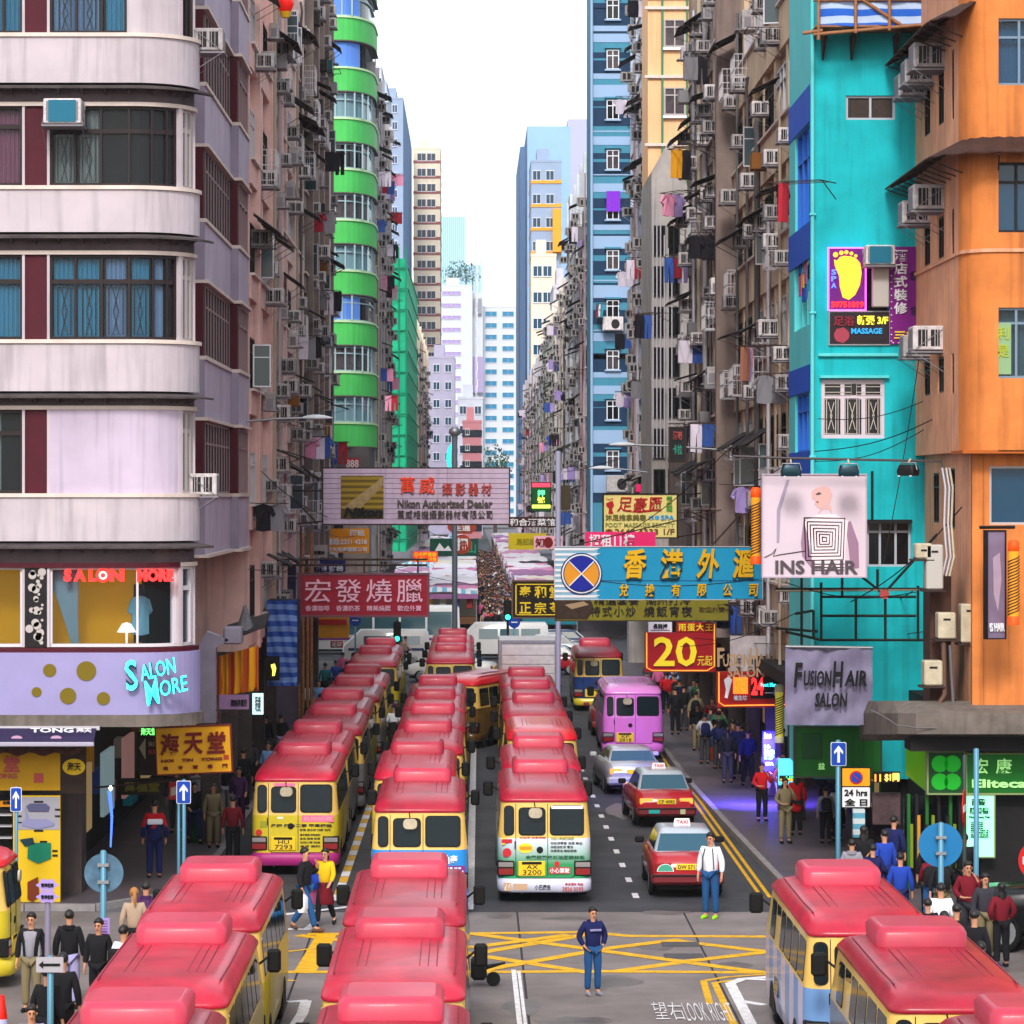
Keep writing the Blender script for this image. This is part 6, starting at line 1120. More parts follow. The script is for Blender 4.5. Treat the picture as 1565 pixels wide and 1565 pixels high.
# box lorry
tr = empty('box_lorry', (2.15, 123, 0), 0, label='white box lorry with closed roller back ahead of the minibus queue', cat='lorry')
wl = mat('lorry_white', (.52, .50, .53), .45, noise=.2, scale=3)
MB().bbox(-1.1, 1.1, 0, 5.2, .9, 3.55, .04).build('box', wl, tr); MB().bbox(-1.12, 1.12, -.03, .03, 3.47, 3.6, .01).build('top_rail', M_['steel'], tr)
for i in range(7): MB().bbox(-.98, .98, -.035, .0, 1.0 + i * .34, 1.325 + i * .34, .015).build('door_slat', wl, tr)
MB().box(-.28, .28, -.06, -.03, 2.2, 2.36).build('number_plate', mat('dull_red_ink', (.4, .06, .06), .6), tr); text(tr, 'MH 4210', -.24, .24, 2.23, 2.33, -.065, inkw, .02, .003)
for s in (-1, 1):
 MB().bbox(min(s * 1.0, s * 1.12), max(s * 1.0, s * 1.12), -.05, .0, .9, 3.5, .01).build('corner_post', M_['steel'], tr); MB().box(min(s * .7, s * 1.0), max(s * .7, s * 1.0), -.05, 0, .7, .86).build('tail_light', lampr, tr)
 for yy in (1.2, 6.0): o = inst(pm('wheel', 'wheel', [M_['black'], M_['steel']]), 'wheel', tr, (s * .85, yy, .4)); o.rotation_euler = (0, R(90 * s), 0)
MB().bbox(-1.0, 1.0, 5.35, 7.0, .5, 2.4, .15).build('cab', wl, tr); MB().box(-.95, .95, .0, 6.9, .55, .85).build('chassis', M_['black'], tr)
# ================================================================= people
def skin_mesh(name, verts, edges, radii, sub=1):
 me = bpy.data.meshes.new(name); me.from_pydata(verts, edges, []); o = bpy.data.objects.new(name, me); o.modifiers.new('skin', 'SKIN').use_smooth_shade = True
 for v, r in zip(me.skin_vertices[0].data, radii): v.radius = (r, r) if not isinstance(r, tuple) else r
 me.skin_vertices[0].data[0].use_root = True
 if sub: m = o.modifiers.new('s', 'SUBSURF'); m.levels = sub; m.render_levels = sub
 return o
def bake_all(objs):
 for o in objs: COL.objects.link(o)
 dg = bpy.context.evaluated_depsgraph_get(); res = [bpy.data.meshes.new_from_object(o.evaluated_get(dg)) for o in objs]
 for o in objs: bpy.data.objects.remove(o)
 return res
def pose(kind):
 """joint positions of a 1.72 m figure facing -Y"""
 J = dict(pel=(0, 0, .94), sp=(0, -.01, 1.10), ch=(0, 0, 1.28), nk=(0, .0, 1.44), hb=(0, -.012, 1.52))
 L, Rr = {}, {}
 for s, D in ((-1, L), (1, Rr)): D.update(sh=(s * .165, 0, 1.39), el=(s * .235, .03, 1.13), wr=(s * .25, -.03, .90), hd=(s * .25, -.05, .82), hip=(s * .09, 0, .90), kn=(s * .10, -.01, .49), an=(s * .105, .02, .09), to=(s * .12, -.13, .035))
 if kind == 'walk':
  L.update(kn=(-.10, -.16, .50), an=(-.10, -.24, .10), to=(-.11, -.40, .06), el=(-.23, .13, 1.15), wr=(-.25, .17, .93), hd=(-.25, .19, .86)); Rr.update(kn=(.10, .06, .49), an=(.10, .30, .17), to=(.11, .22, .04), el=(.23, -.08, 1.15), wr=(.23, -.25, 1.0), hd=(.22, -.31, .95))
 if kind == 'stride':
  L.update(kn=(-.1, .10, .50), an=(-.1, .36, .16), to=(-.11, .27, .05), el=(-.24, -.1, 1.15), wr=(-.22, -.28, 1.02), hd=(-.20, -.33, .98)); Rr.update(kn=(.1, -.19, .52), an=(.1, -.30, .10), to=(.11, -.46, .07), el=(.24, .12, 1.15), wr=(.26, .18, .92), hd=(.26, .19, .84))
 if kind == 'phone': Rr.update(el=(.27, -.08, 1.14), wr=(.15, -.13, 1.38), hd=(.10, -.12, 1.46)); L.update(el=(-.25, .02, 1.14), wr=(-.17, -.2, 1.05), hd=(-.08, -.26, 1.06))
 if kind == 'hold': 
  for s, D in ((-1, L), (1, Rr)): D.update(el=(s * .24, .01, 1.14), wr=(s * .14, -.24, 1.12), hd=(s * .06, -.29, 1.15))
 if kind == 'pocket': 
  for s, D in ((-1, L), (1, Rr)): D.update(el=(s * .28, .06, 1.15), wr=(s * .19, -.05, .96), hd=(s * .15, -.08, .92))
 if kind == 'smoke': Rr.update(el=(.22, -.10, 1.17), wr=(.10, -.26, 1.33), hd=(.06, -.24, 1.42)); L.update(kn=(-.10, -.16, .50), an=(-.10, -.26, .10), to=(-.11, -.42, .06)); Rr.update(kn=(.1, .08, .49), an=(.1, .32, .16), to=(.11, .23, .04))
 return J, L, Rr
def fig_skel(kind, part):
 J, L, Q = pose(kind); V, E, Rd = [], [], []
 def a(p, r, frm=None): V.append(p); Rd.append(r); i = len(V) - 1; E.append((frm, i)) if frm is not None else None; return i
 def mid(p, q, t=.5): return tuple(p[k] + (q[k] - p[k]) * t for k in range(3))
 if part == 'body':
  pl = a(J['pel'], (.125, .09)); s1 = a(J['sp'], (.115, .085), pl); c = a(J['ch'], (.13, .09), s1); n = a(J['nk'], .05, c); h0 = a(J['hb'], (.062, .068), n); h1 = a((0, -.018, 1.60), (.074, .088), h0); h2 = a((0, -.010, 1.665), (.062, .075), h1)
  for D in (L, Q):
   s = a(D['sh'], .052, c); e = a(D['el'], .038, a(mid(D['sh'], D['el']), .042, s)); w = a(D['wr'], .026, a(mid(D['el'], D['wr']), .033, e)); hd = a(D['hd'], (.034, .020), w)
   d = Vector(D['hd']) - Vector(D['wr']); d.normalize(); sd_ = Vector((0, 1, 0)) if abs(d.y) < .7 else Vector((1, 0, 0)); base = Vector(D['hd']) + d * .015
   for k, ln in ((-1.5, .055), (-.5, .07), (.5, .072), (1.5, .06)): p = base + sd_ * k * .016; q = p + d * ln * .55 ; r_ = q + d * ln * .45 + Vector((-.012 if D is Q else .012, 0, 0)); f1 = a(tuple(q), .009, hd); a(tuple(r_), .008, f1)
   t0 = Vector(D['wr']).lerp(Vector(D['hd']), .5) - sd_ * .035; t1 = a(tuple(t0 + d * .02), .011, w); a(tuple(t0 + d * .055 - sd_ * .01), .009, t1)
   hp = a(D['hip'], .085, pl); k = a(D['kn'], .058, a(mid(D['hip'], D['kn']), .078, hp)); an = a(D['an'], .036, a(mid(D['kn'], D['an'], .4), .052, k)); a(D['to'], (.04, .028), an)
 elif part in ('top', 'jacket'):
  g = .012 if part == 'top' else .020; pl = a((0, 0, .90 if part == 'top' else .85), (.172 + g, .128 + g)); s1 = a(J['sp'], (.145 + g, .112 + g), pl); c = a(J['ch'], (.145 + g, .10 + g), s1); n = a((0, 0, 1.42), (.065 + g, .06 + g), c)
  for D in (L, Q): s = a(D['sh'], .062 + g, c); e = a(D['el'], .048 + g, a(mid(D['sh'], D['el']), .054 + g, s)); a(mid(D['el'], D['wr'], .92), .036 + g * .8, e)
 elif part == 'trousers':
  pl = a((0, 0, .98), (.145, .115)); 
  for D in (L, Q): hp = a(D['hip'], .098, pl); k = a(D['kn'], .082, a(mid(D['hip'], D['kn']), .100, hp)); a(mid(D['kn'], D['an'], .97), .070, a(mid(D['kn'], D['an'], .4), .078, k))
 elif part == 'coat':
  pl = a((0, 0, .60), (.19, .15)); s0 = a((0, 0, .92), (.165, .13), pl); s1 = a(J['sp'], (.14, .115), s0); c = a(J['ch'], (.165, .125), s1); n = a((0, 0, 1.42), (.08, .075), c)
  for D in (L, Q): s = a(D['sh'], .08, c); e = a(D['el'], .066, a(mid(D['sh'], D['el']), .07, s)); a(mid(D['el'], D['wr'], .92), .055, e)
 return skin_mesh(part, V, E, Rd, 1)
KINDS_ = ('stand', 'walk', 'stride', 'phone', 'hold', 'pocket', 'smoke'); _keys = [(k, p) for k in KINDS_ for p in ('body', 'top', 'jacket', 'trousers', 'coat')]
FIG = dict(zip(_keys, bake_all([fig_skel(*k) for k in _keys])))
for k, me in FIG.items():
 me.name = k[1]; me.materials.clear(); me.materials.append(M_['skin'] if k[1] == 'body' else CL[0]); me.polygons.foreach_set('material_index', [0] * len(me.polygons)); me.polygons.foreach_set('use_smooth', [True] * len(me.polygons))
def face_mesh():
 b = MB()
 b.loft([[(-.012, -.098, 1.555), (.012, -.098, 1.555), (0, -.090, 1.60)], [(-.010, -.115, 1.562), (.010, -.115, 1.562), (0, -.098, 1.60)]], 2, True)
 for s in (-1, 1):
  b.prism(circ(s * .03, 1.605, .013, 8, .006), -.108, -.085, 0); b.prism(circ(s * .03, 1.622, .017, 6, .004), -.107, -.08, 0)
  b.loft([[(s * (.074 + .01 * k), .0 + .014 * math.cos(t * 1.05), 1.595 + .026 * math.sin(t * 1.05)) for t in range(6)] for k in range(2)], 2, True)
 b.prism(circ(0, 1.532, .022, 8, .006), -.098, -.07, 1); return b.mesh('face', [M_['eye'], M_['lip'], M_['skin']])
FACE = face_mesh()
def hair_mesh(kind):
 b = MB(); rings = []
 N_ = 16; rj = random.Random(len(kind)); ph0 = {'short': -30, 'long': -30, 'bun': -30, 'cap': 5, 'bald': -20}[kind]
 if kind == 'long': rings = [[(w_ * math.cos(2 * math.pi * i / N_), .035 + .055 * max(-.2, math.sin(2 * math.pi * i / N_)), z) for i in range(N_)] for z, w_ in ((1.36, .06), (1.42, .09), (1.52, .098))]
 for j in range(8):
  ph_ = R(ph0 + (86 - ph0) * j / 7); z = 1.645 + .098 * math.sin(ph_); rr_ = math.cos(ph_) if ph_ > 0 else 1 - .25 * (ph_ / R(30)) ** 2; ring = []
  for i in range(N_):
   a = 2 * math.pi * i / N_; fx_ = .088 * rr_ * math.cos(a); fy = .102 * rr_ * math.sin(a) + .006
   if z < 1.672 and math.sin(a) < 0 and kind != 'cap': fy = max(fy, -.012 - .1 * max(0, (z - 1.63) / .042) ** 1.5)
   ring.append((fx_ * rj.uniform(.965, 1.035), fy * rj.uniform(.97, 1.03), z + rj.uniform(-.004, .004)))
  rings.append(ring)
 b.loft(rings, 0, True)
 if kind == 'bun': b.tube([(0, .09, 1.66), (0, .15, 1.62), (0, .17, 1.50), (0, .14, 1.38)], [.03, .035, .03, .012], 8)
 if kind == 'cap': b.loft([[(.07 * math.cos(t * .45 + 3.14), -.09 + .0 - .07 * abs(math.sin(t * .45)), 1.665) for t in range(8)], [(.07 * math.cos(t * .45 + 3.14), -.09 - .07 * abs(math.sin(t * .45)), 1.675) for t in range(8)]], 0, False)
 return b.mesh('hair', [M_['hair']])
HAIR = {k: hair_mesh(k) for k in ('short', 'long', 'bun', 'cap')}
SHOE = {}
def shoes(kind):
 if kind in SHOE: return SHOE[kind]
 J, L, Q = pose(kind); out_ = []
 for D in (L, Q):
  b = MB(); an, to = Vector(D['an']), Vector(D['to']); d = (to - an); d.normalize(); h = an - Vector((0, 0, .045)) - Vector((0, d.y, 0)) * .05; t = to + Vector((0, d.y, 0)) * .05
  b.tube([tuple(h), tuple(h.lerp(t, .25)), tuple(h.lerp(t, .7)), tuple(t)], [.032, .046, .048, .025], 8); out_.append(b.mesh('shoe', [M_['leather']]))
 SHOE[kind] = out_; return out_
SKIRT = MB().lathe([(.14, .98), (.15, .9), (.21, .52), (.19, .50)], 14).mesh('skirt', [CL[5]])
HOOD = MB().loft([[(.11 * math.cos(t * .5236), .05 + .08 * math.sin(t * .5236), 1.40 + .05 * k) for t in range(12)] for k in (0, .6, 1.4)] , 0, True).mesh('hood', [CL[1]])
BAG = MB().loft([rring(.13, -.06, .06, .04, 0), rring(.16, -.09, .09, .05, .08), rring(.15, -.08, .08, .05, .25), rring(.05, -.03, .03, .01, .33)], 0, True).mesh('bag', [CL[0]])
PACK = MB().loft([rring(.14, .10, .26, .05, 1.0), rring(.16, .09, .30, .06, 1.08), rring(.15, .09, .28, .06, 1.32), rring(.09, .10, .20, .04, 1.40)], 0, True).mesh('backpack', [CL[1]])
CC = dict(navy='141a4a', black='121116', white='dcdce4', grey='84828c', red='b0101c', blue='1c3c9c', denim='1c4878', yellow='dcae10', maroon='6c1020', beige='a8907c', lilac='9a94c0', brown='5a3c2c', pink='c45a8c', green='2c6a44', teal='1c6c74', darkgrey='34323a', khaki='786c50', skyblue='7aa4d8', lime='8ccc1c', purple='42204c', cream='cfc4a8', orange='c8541c')
def cm(c): return mat('fabric_' + c, CC[c], .85, vary=.08)
npeople = [0]
def person(px, Y, label, yaw=0, top='black', legs='denim', pose_='stand', hair='short', upper='top', shoe='black', h=1.7, z=.0, hood=None, bag=None, pack=None, skirt=None, skin=None, hairc=None, x=None, group=None, face=True):
 """yaw in degrees: 0 faces the camera, 180 walks away, 90 faces right"""
 xx = x if x is not None else X(px, Y); rt = inst(FIG[(pose_, 'body')], 'person', None, (xx, Y, z), R(yaw), (h / 1.72,) * 3, [skin] if skin else None, label=label, cat='person', group=group)
 inst(FIG[(pose_, upper)], {'top': 'shirt', 'jacket': 'jacket', 'coat': 'coat'}[upper], rt, mats=[cm(top)])
 if skirt: inst(SKIRT, 'skirt', rt, mats=[cm(skirt)])
 if not skirt: inst(FIG[(pose_, 'trousers')], 'trousers', rt, mats=[cm(legs)])
 else: inst(FIG[(pose_, 'trousers')], 'leggings', rt, mats=[cm(legs)], scale=(.9, 1, 1))
 inst(HAIR[hair], 'cap' if hair == 'cap' else 'hair', rt, mats=[hairc or (M_['hair'] if hair != 'cap' else cm('navy'))])
 if face: inst(FACE, 'face', rt)
 for me in shoes(pose_): inst(me, 'shoe', rt, mats=[cm(shoe)])
 if hood: inst(HOOD, 'hood', rt, mats=[cm(hood)])
 if pack: inst(PACK, 'backpack', rt, mats=[cm(pack)])
 if bag: 
  J, L, Q = pose(pose_); D = L; b = inst(BAG, 'carrier_bag', None, (xx, Y, z), R(yaw), label='%s bag carried by the person in %s and %s' % (bag, top, skirt or legs), cat='bag', mats=[cm(bag)], group='bags in hands'); o = Matrix.Rotation(R(yaw), 3, 'Z') @ Vector(D['hd']); b.location = (xx + o.x, Y + o.y, z + .44); b.scale = (1.0, 1.0, 1.15)
 return rt
# --- the people in the road
o = person(906, GY(1521), 'young man in navy hoodie and dark jeans standing alone by the yellow box', 18, 'navy', 'denim', 'pocket', upper='jacket', hood='navy', shoe='grey', h=1.60)
text(o, 'UNIFORM', -.11, .11, 1.27, 1.31, -.165, cm('lilac'), .03, .02)
o = person(1086, GY(1404), 'heavy man in white shirt, blue jeans and lime green shoes crossing behind the red taxi', -25, 'white', 'denim', 'stand', upper='jacket', shoe='lime', h=1.84)
MB().tube([(-.08, -.10, 1.42), (-.11, -.15, 1.25), (-.12, -.13, 1.0)], .012, 5).build('strap', cm('darkgrey'), o); MB().tube([(.08, -.10, 1.42), (.11, -.15, 1.25), (.12, -.13, 1.0)], .012, 5).build('strap', cm('darkgrey'), o)
person(466, GY(1424), 'balding man in black jacket and jeans striding across with a cigarette hand raised', 72, 'black', 'denim', 'smoke', upper='jacket', shoe='brown', h=1.74, bag='white')
o = o = person(497, GY(1416), 'woman in yellow polo shirt and red skirt with a blue shoulder bag', -20, 'yellow', 'black', 'walk', hair='bun', skirt='maroon', shoe='black', h=1.64, bag='pink')
inst(BAG, 'shoulder_bag', o, (-.27, .02, .82), 0, (1.5, 1.4, 1.0), [cm('blue')])
person(1217, 86, 'woman in bright red coat walking away along the right pavement', 185, 'red', 'black', 'stand', hair='long', upper='coat', h=1.66, z=.13)
# --- foreground left corner
P1 = person(48, 57.5, 'man in open black jacket over grey polo at the lower left corner', -8, 'black', 'khaki', 'stand', upper='jacket', h=1.74, z=0)
inst(FIG[('stand', 'top')], 'shirt', P1, (0, -.035, 0), 0, (.62, .92, .985), [cm('grey')])
person(106, 57.8, 'man in black hooded sweatshirt and pale jeans seen from behind beside the flower shaped sign', 176, 'black', 'lilac', 'stand', upper='jacket', h=1.74, hood='black'); person(151, 57.0, 'man in black suit standing behind the blue pole with the paper notice', -15, 'black', 'black', 'stand', upper='jacket', h=1.7); person(189, 55.9, 'dark haired person in white striped shirt beside the crimson minibus', 150, 'white', 'black', 'stand', h=1.72)
person(205, 61.6, 'blonde woman with ponytail in pale blouse, seen from behind', 190, 'beige', 'black', 'stand', hair='bun', hairc=mat('blonde_hair', '9a6a3c', .6), h=1.68); person(223, 62.2, 'man in dark purple hoodie with backpack walking away next to the blonde woman', 178, 'purple', 'darkgrey', 'stand', upper='jacket', hood='purple', pack='purple', h=1.72)
person(72, 51.0, 'man in black coat behind the white arrow sign', 160, 'black', 'black', 'stand', upper='jacket', h=1.72); person(96, 52.0, 'bulky man in long black coat next to the arrow sign pole', 175, 'black', 'black', 'stand', upper='coat', h=1.8); person(48, 47.6, 'person in lilac top with dark hair at the bottom edge left of the sign pole', 10, 'lilac', 'darkgrey', 'stand', h=1.66, hair='short')
# left pavement
person(326, 83.0, 'grey haired woman in brown-beige outfit with a shoulder strap on the left pavement', 15, 'khaki', 'khaki', 'stand', h=1.62, z=.13, hairc=mat('grey_hair', '4a4644', .7), upper='jacket')
o = person(236, 76.5, 'man in red, white and navy jacket walking into the left arcade', 190, 'red', 'navy', 'stand', upper='jacket', h=1.84, z=.1); inst(FIG[('stand', 'jacket')], 'jacket_panel', o, (0, 0, .06), 0, (1.03, 1.03, .9), [cm('navy')]); MB().bbox(-.17, .17, .10, .165, 1.20, 1.32, .02).build('white_band', cm('white'), o)
WL = [(346, 90, 'black', 'grey', 180, 'stand', 'man in black with grey trousers by the green litter bin'), (372, 93, 'black', 'black', 178, 'stand', 'tall man all in black on the left pavement behind the yellow sign'), (383, 98, 'darkgrey', 'black', 0, 'walk', 'man in dark grey near the pavement edge beside the last left minibus'), (410, 97, 'skyblue', 'black', -15, 'stand', 'man in pale blue shirt beside the roof of the yellow-backed minibus'), (392, 104, 'black', 'black', 180, 'stand', 'stocky figure in black before the mauve shutters'), (406, 108, 'black', 'darkgrey', 180, 'stand', 'second dark figure near the mauve shutters, slightly taller'), (430, 109, 'black', 'lilac', 180, 'stand', 'man in black jacket and lilac trousers by the bamboo poles'), (470, 128, 'white', 'black', 10, 'walk', 'person in white vest by the far bamboo poles'), (487, 127, 'skyblue', 'denim', 0, 'walk', 'woman in pale open shirt and blue jeans near the left kerb'), (503, 131, 'black', 'black', 180, 'stand', 'woman in black with a pink bag ahead of the pale shirt woman'), (497, 140, 'teal', 'black', 180, 'stand', 'person in teal top under the yellow hoarding'), (513, 144, 'blue', 'denim', 185, 'stand', 'person in blue top waiting to cross at the far junction'), (524, 150, 'pink', 'black', 180, 'stand', 'person in pink near the far junction kerb'), (365, 88, 'purple', 'purple', 0, 'walk', 'person in purple jacket under the yellow shop sign'), (356, 79.0, 'maroon', 'black', 180, 'stand', 'person in maroon among the stock at the arcade edge'), (302, 96, 'red', 'black', 10, 'stand', 'person in red inside the left arcade')]
for px, Y, t_, l_, yw_, ps, lb in WL: person(px, Y, lb, yw_, t_, l_, ps, upper='jacket' if t_ in ('black', 'purple', 'darkgrey') else 'top', hair='long' if 'woman' in lb else 'short', z=.13, h=1.62 + .12 * ((px * 7) % 5) / 4, face=Y < 100)
# right pavement
WR = [(1032, 122, 'black', 'black', 180, 'stand', 'jacket', 'man in black with white soled shoes under the twenty dollar sign', 1.78), (1045, 124, 'black', 'darkgrey', 175, 'stand', 'jacket', 'second man in black close behind him under the twenty dollar sign', 1.74), (1060, 128, 'grey', 'black', 0, 'walk', 'top', 'man in grey vest and dark jacket next to the red doorway', 1.72), (1072, 127, 'cream', 'black', 0, 'walk', 'top', 'person in cream by the red shop doorway', 1.66), (1018, 134, 'red', 'black', 180, 'stand', 'top', 'person in red far up the right pavement', 1.66), (1006, 140, 'pink', 'black', 180, 'stand', 'top', 'person in pink farthest along the right pavement', 1.66), (1086, 112, 'darkgrey', 'denim', 180, 'stride', 'jacket', 'person in jeans carrying a shopping bag past the red shop', 1.7), (1098, 109, 'black', 'black', 180, 'stand', 'jacket', 'person in black beside the orange bag', 1.74), (1112, 101.5, 'black', 'darkgrey', 180, 'stand', 'jacket', 'woman in black with a pink jacket tied at her waist', 1.72), (1128, 103, 'navy', 'black', 178, 'stand', 'jacket', 'man in navy jacket walking away near the blue neon window', 1.80), (1143, 100, 'navy', 'black', 182, 'stride', 'jacket', 'man in dark blue beside the blue neon window', 1.78), (1120, 106, 'brown', 'denim', 180, 'stride', 'top', 'person in brown between two men in dark jackets', 1.66),
      (1262, 84, 'grey', 'black', 180, 'stand', 'top', 'child in grey with a rucksack by the shop entrance', 1.45), (1280, 84.5, 'white', 'black', 178, 'stand', 'top', 'schoolchild in white shirt and black skirt beside the pole', 1.5), (1302, 70.3, 'grey', 'black', 170, 'stand', 'jacket', 'person in pale grey hoodie behind the pink roofed minibus', 1.68), (1320, 71.2, 'black', 'black', 180, 'stand', 'jacket', 'long haired woman in black behind the grey hoodie', 1.74), (1352, 70.6, 'blue', 'navy', 200, 'stand', 'jacket', 'man in blue jacket looking down at his phone', 1.72), (1376, 67.6, 'blue', 'navy', 170, 'stand', 'jacket', 'person in royal blue jacket holding a white bottle', 1.68), (1366, 73.4, 'navy', 'black', 150, 'stand', 'jacket', 'man in navy coat in the shop doorway', 1.74), (1421, 69, 'black', 'black', 180, 'stand', 'coat', 'man in long black coat by the glass shop door', 1.76), (1474, 70, 'black', 'black', 175, 'stand', 'jacket', 'man in black next to the glowing green poster', 1.70),
      (1438, 61.8, 'white', 'black', 180, 'hold', 'jacket', 'broad person in white top beneath the round blue sign', 1.74), (1443, 57.8, 'red', 'black', 185, 'stand', 'jacket', 'man in red top with a black rucksack at the lower right', 1.72), (1489, 57.4, 'black', 'black', 160, 'stand', 'jacket', 'young man in black T-shirt, short back and sides, lower right', 1.80), (1462, 59.0, 'black', 'black', 180, 'stand', 'jacket', 'person in black between the red top and the short haired man', 1.7), (1468, 54.6, 'black', 'black', -150, 'stand', 'jacket', 'woman in black turned sideways below the red top', 1.66), (1499, 54.2, 'darkgrey', 'darkgrey', 180, 'hold', 'jacket', 'person in dark denim jacket with raised hood, lower right', 1.68), (1418, 60.6, 'black', 'black', 180, 'stand', 'jacket', 'short person in black beside the bus roof, lower right', 1.6)]
for px, Y, t_, l_, yw_, ps, up, lb, hh in WR:
 fem = 'woman' in lb; person(px, Y, lb, yw_, t_, l_, ps, upper=up, hair='long' if fem else 'short', z=.13 if (Y > 70.4) else (0.13 if (px > 1400 and Y > 66.6) else 0), h=hh, face=Y < 110, hood='grey' if 'pale grey hoodie' in lb else ('darkgrey' if 'raised hood' in lb else None), pack='black' if 'rucksack' in lb else None, skirt='black' if 'skirt' in lb else None, skin=None)
o = person(1524, 51.5, 'man in striped cap and dark jacket holding a phone to his ear, lower right', -10, 'navy', 'darkgrey', 'phone', hair='cap', upper='jacket', h=1.70); MB().bbox(.085, .10, -.15, -.09, 1.42, 1.55, .005).build('phone', M_['black'], None, (o.location.x, o.location.y, 0), R(-10), label='black mobile phone held by the man in the cap', cat='phone')
PK = inst(BAG, 'carrier_bag', None, (X(1090, 110), 110, .17), 0, (1, 1, 1.3), [cm('orange')], label='orange bag standing on the right pavement', cat='bag', group='bags in hands')
# --- motorcyclist between the columns
mc = empty('motor_scooter', (X(601, 158), 158, 0), R(180), label='black motor scooter threading between the far minibuses', cat='scooter'); MB().loft([rring(.16, -.5, .6, .1, .35), rring(.2, -.6, .7, .12, .6), rring(.15, -.5, .3, .1, .8)], 0, True).build('body', M_['black'], mc); MB().tube([(-.3, .5, 1.05), (.3, .5, 1.05)], .02, 5).build('handlebar', M_['dark'], mc)
for yy in (-.6, .65): w = MB(); w.prism(circ(yy, .26, .26, 14), -.05, .05); o = w.build('wheel', M_['black'], mc); o.rotation_euler.z = R(90)
person(603, 157.8, 'scooter rider in white shirt between the far minibuses', 180, 'white', 'black', 'hold', h=1.66, z=.1, face=False); person(613, 166, 'man in blue vest crossing behind the scooter', 90, 'blue', 'darkgrey', 'walk', h=1.7, face=False); person(620, 170, 'man in beige jacket pushing a trolley at the far junction', 100, 'beige', 'black', 'stride', h=1.7, face=False)
# second rider nearer, squeezed between left and middle columns
mc2 = empty('motor_scooter', (-2.68, 113.2, 0), R(180), label='motorcycle with a box squeezed between the left and middle minibus columns', cat='scooter'); MB().loft([rring(.16, -.6, .6, .1, .35), rring(.2, -.7, .7, .12, .6), rring(.18, -.6, .2, .1, .85)], 0, True).build('body', M_['black'], mc2); MB().bbox(-.2, .2, -.75, -.35, .9, 1.3, .03).build('box', M_['black'], mc2)
for yy in (-.6, .65): w = MB(); w.prism(circ(yy, .26, .26, 14), -.05, .05); o = w.build('wheel', M_['black'], mc2); o.rotation_euler.z = R(90)
person(0, 113.3, 'helmeted rider in white shirt squeezed between two minibus columns', 180, 'white', 'black', 'hold', h=1.66, z=.12, face=False, hair='cap', x=-2.68)

# more people along both pavements
rq = random.Random(21); TCa = ['black', 'navy', 'grey', 'white', 'maroon', 'beige', 'skyblue', 'brown', 'green', 'teal', 'purple', 'khaki', 'darkgrey', 'pink', 'red']; LC = ['black', 'denim', 'darkgrey', 'khaki', 'navy']; used_ = set(); NR = ['near the alley', 'by the red shop', 'under the twenty dollar sign', 'beyond the lilac van']; NLf = ['by the arcade columns', 'near the blue tarpaulin', 'by the bamboo poles', 'near the far kerb']
def stroll(x, Y, where):
 for _ in range(60):
  TC = TCa if 'corner' not in where else ['black', 'navy', 'darkgrey', 'maroon', 'grey', 'purple']; t_, l_, hr = rq.choice(TC), rq.choice(LC), rq.choice(('short', 'short', 'long'))
  if (t_, l_, where) not in used_: break
 used_.add((t_, l_, where)); w_ = 'towards' if rq.random() < .4 else 'away from'; yw_ = rq.uniform(-20, 20) + (0 if w_ == 'towards' else 180)
 person(0, Y, '%s haired person in %s and %s walking %s %s' % ('long' if hr == 'long' else 'short', t_, l_, 'towards us' if w_ == 'towards' else 'away', where), yw_, t_, l_, rq.choice(('walk', 'stride', 'stand', 'phone', 'pocket')), hair=hr, upper=rq.choice(('top', 'jacket')), h=rq.uniform(1.55, 1.8), z=.13, x=x, face=Y < 95 and w_ == 'towards', group=None, pack=rq.choice((None, None, 'black', 'navy')))
for k in range(34): Y = 84 + k * 1.9; stroll(rq.uniform(7.7, 9.9), Y, NR[0 if Y < 95 else 1 if Y < 112 else 2 if Y < 128 else 3])
for k in range(26): Y = 84 + k * 2.5; stroll(rq.uniform(-8.6, -6.9), Y, NLf[0 if Y < 100 else 1 if Y < 118 else 2 if Y < 132 else 3])
for k in range(7): Y = 62 + k * 1.1; stroll(rq.uniform(8.9, 10.2) if Y < 67 else rq.uniform(8.4, 10.2), Y, 'at the lower right corner')
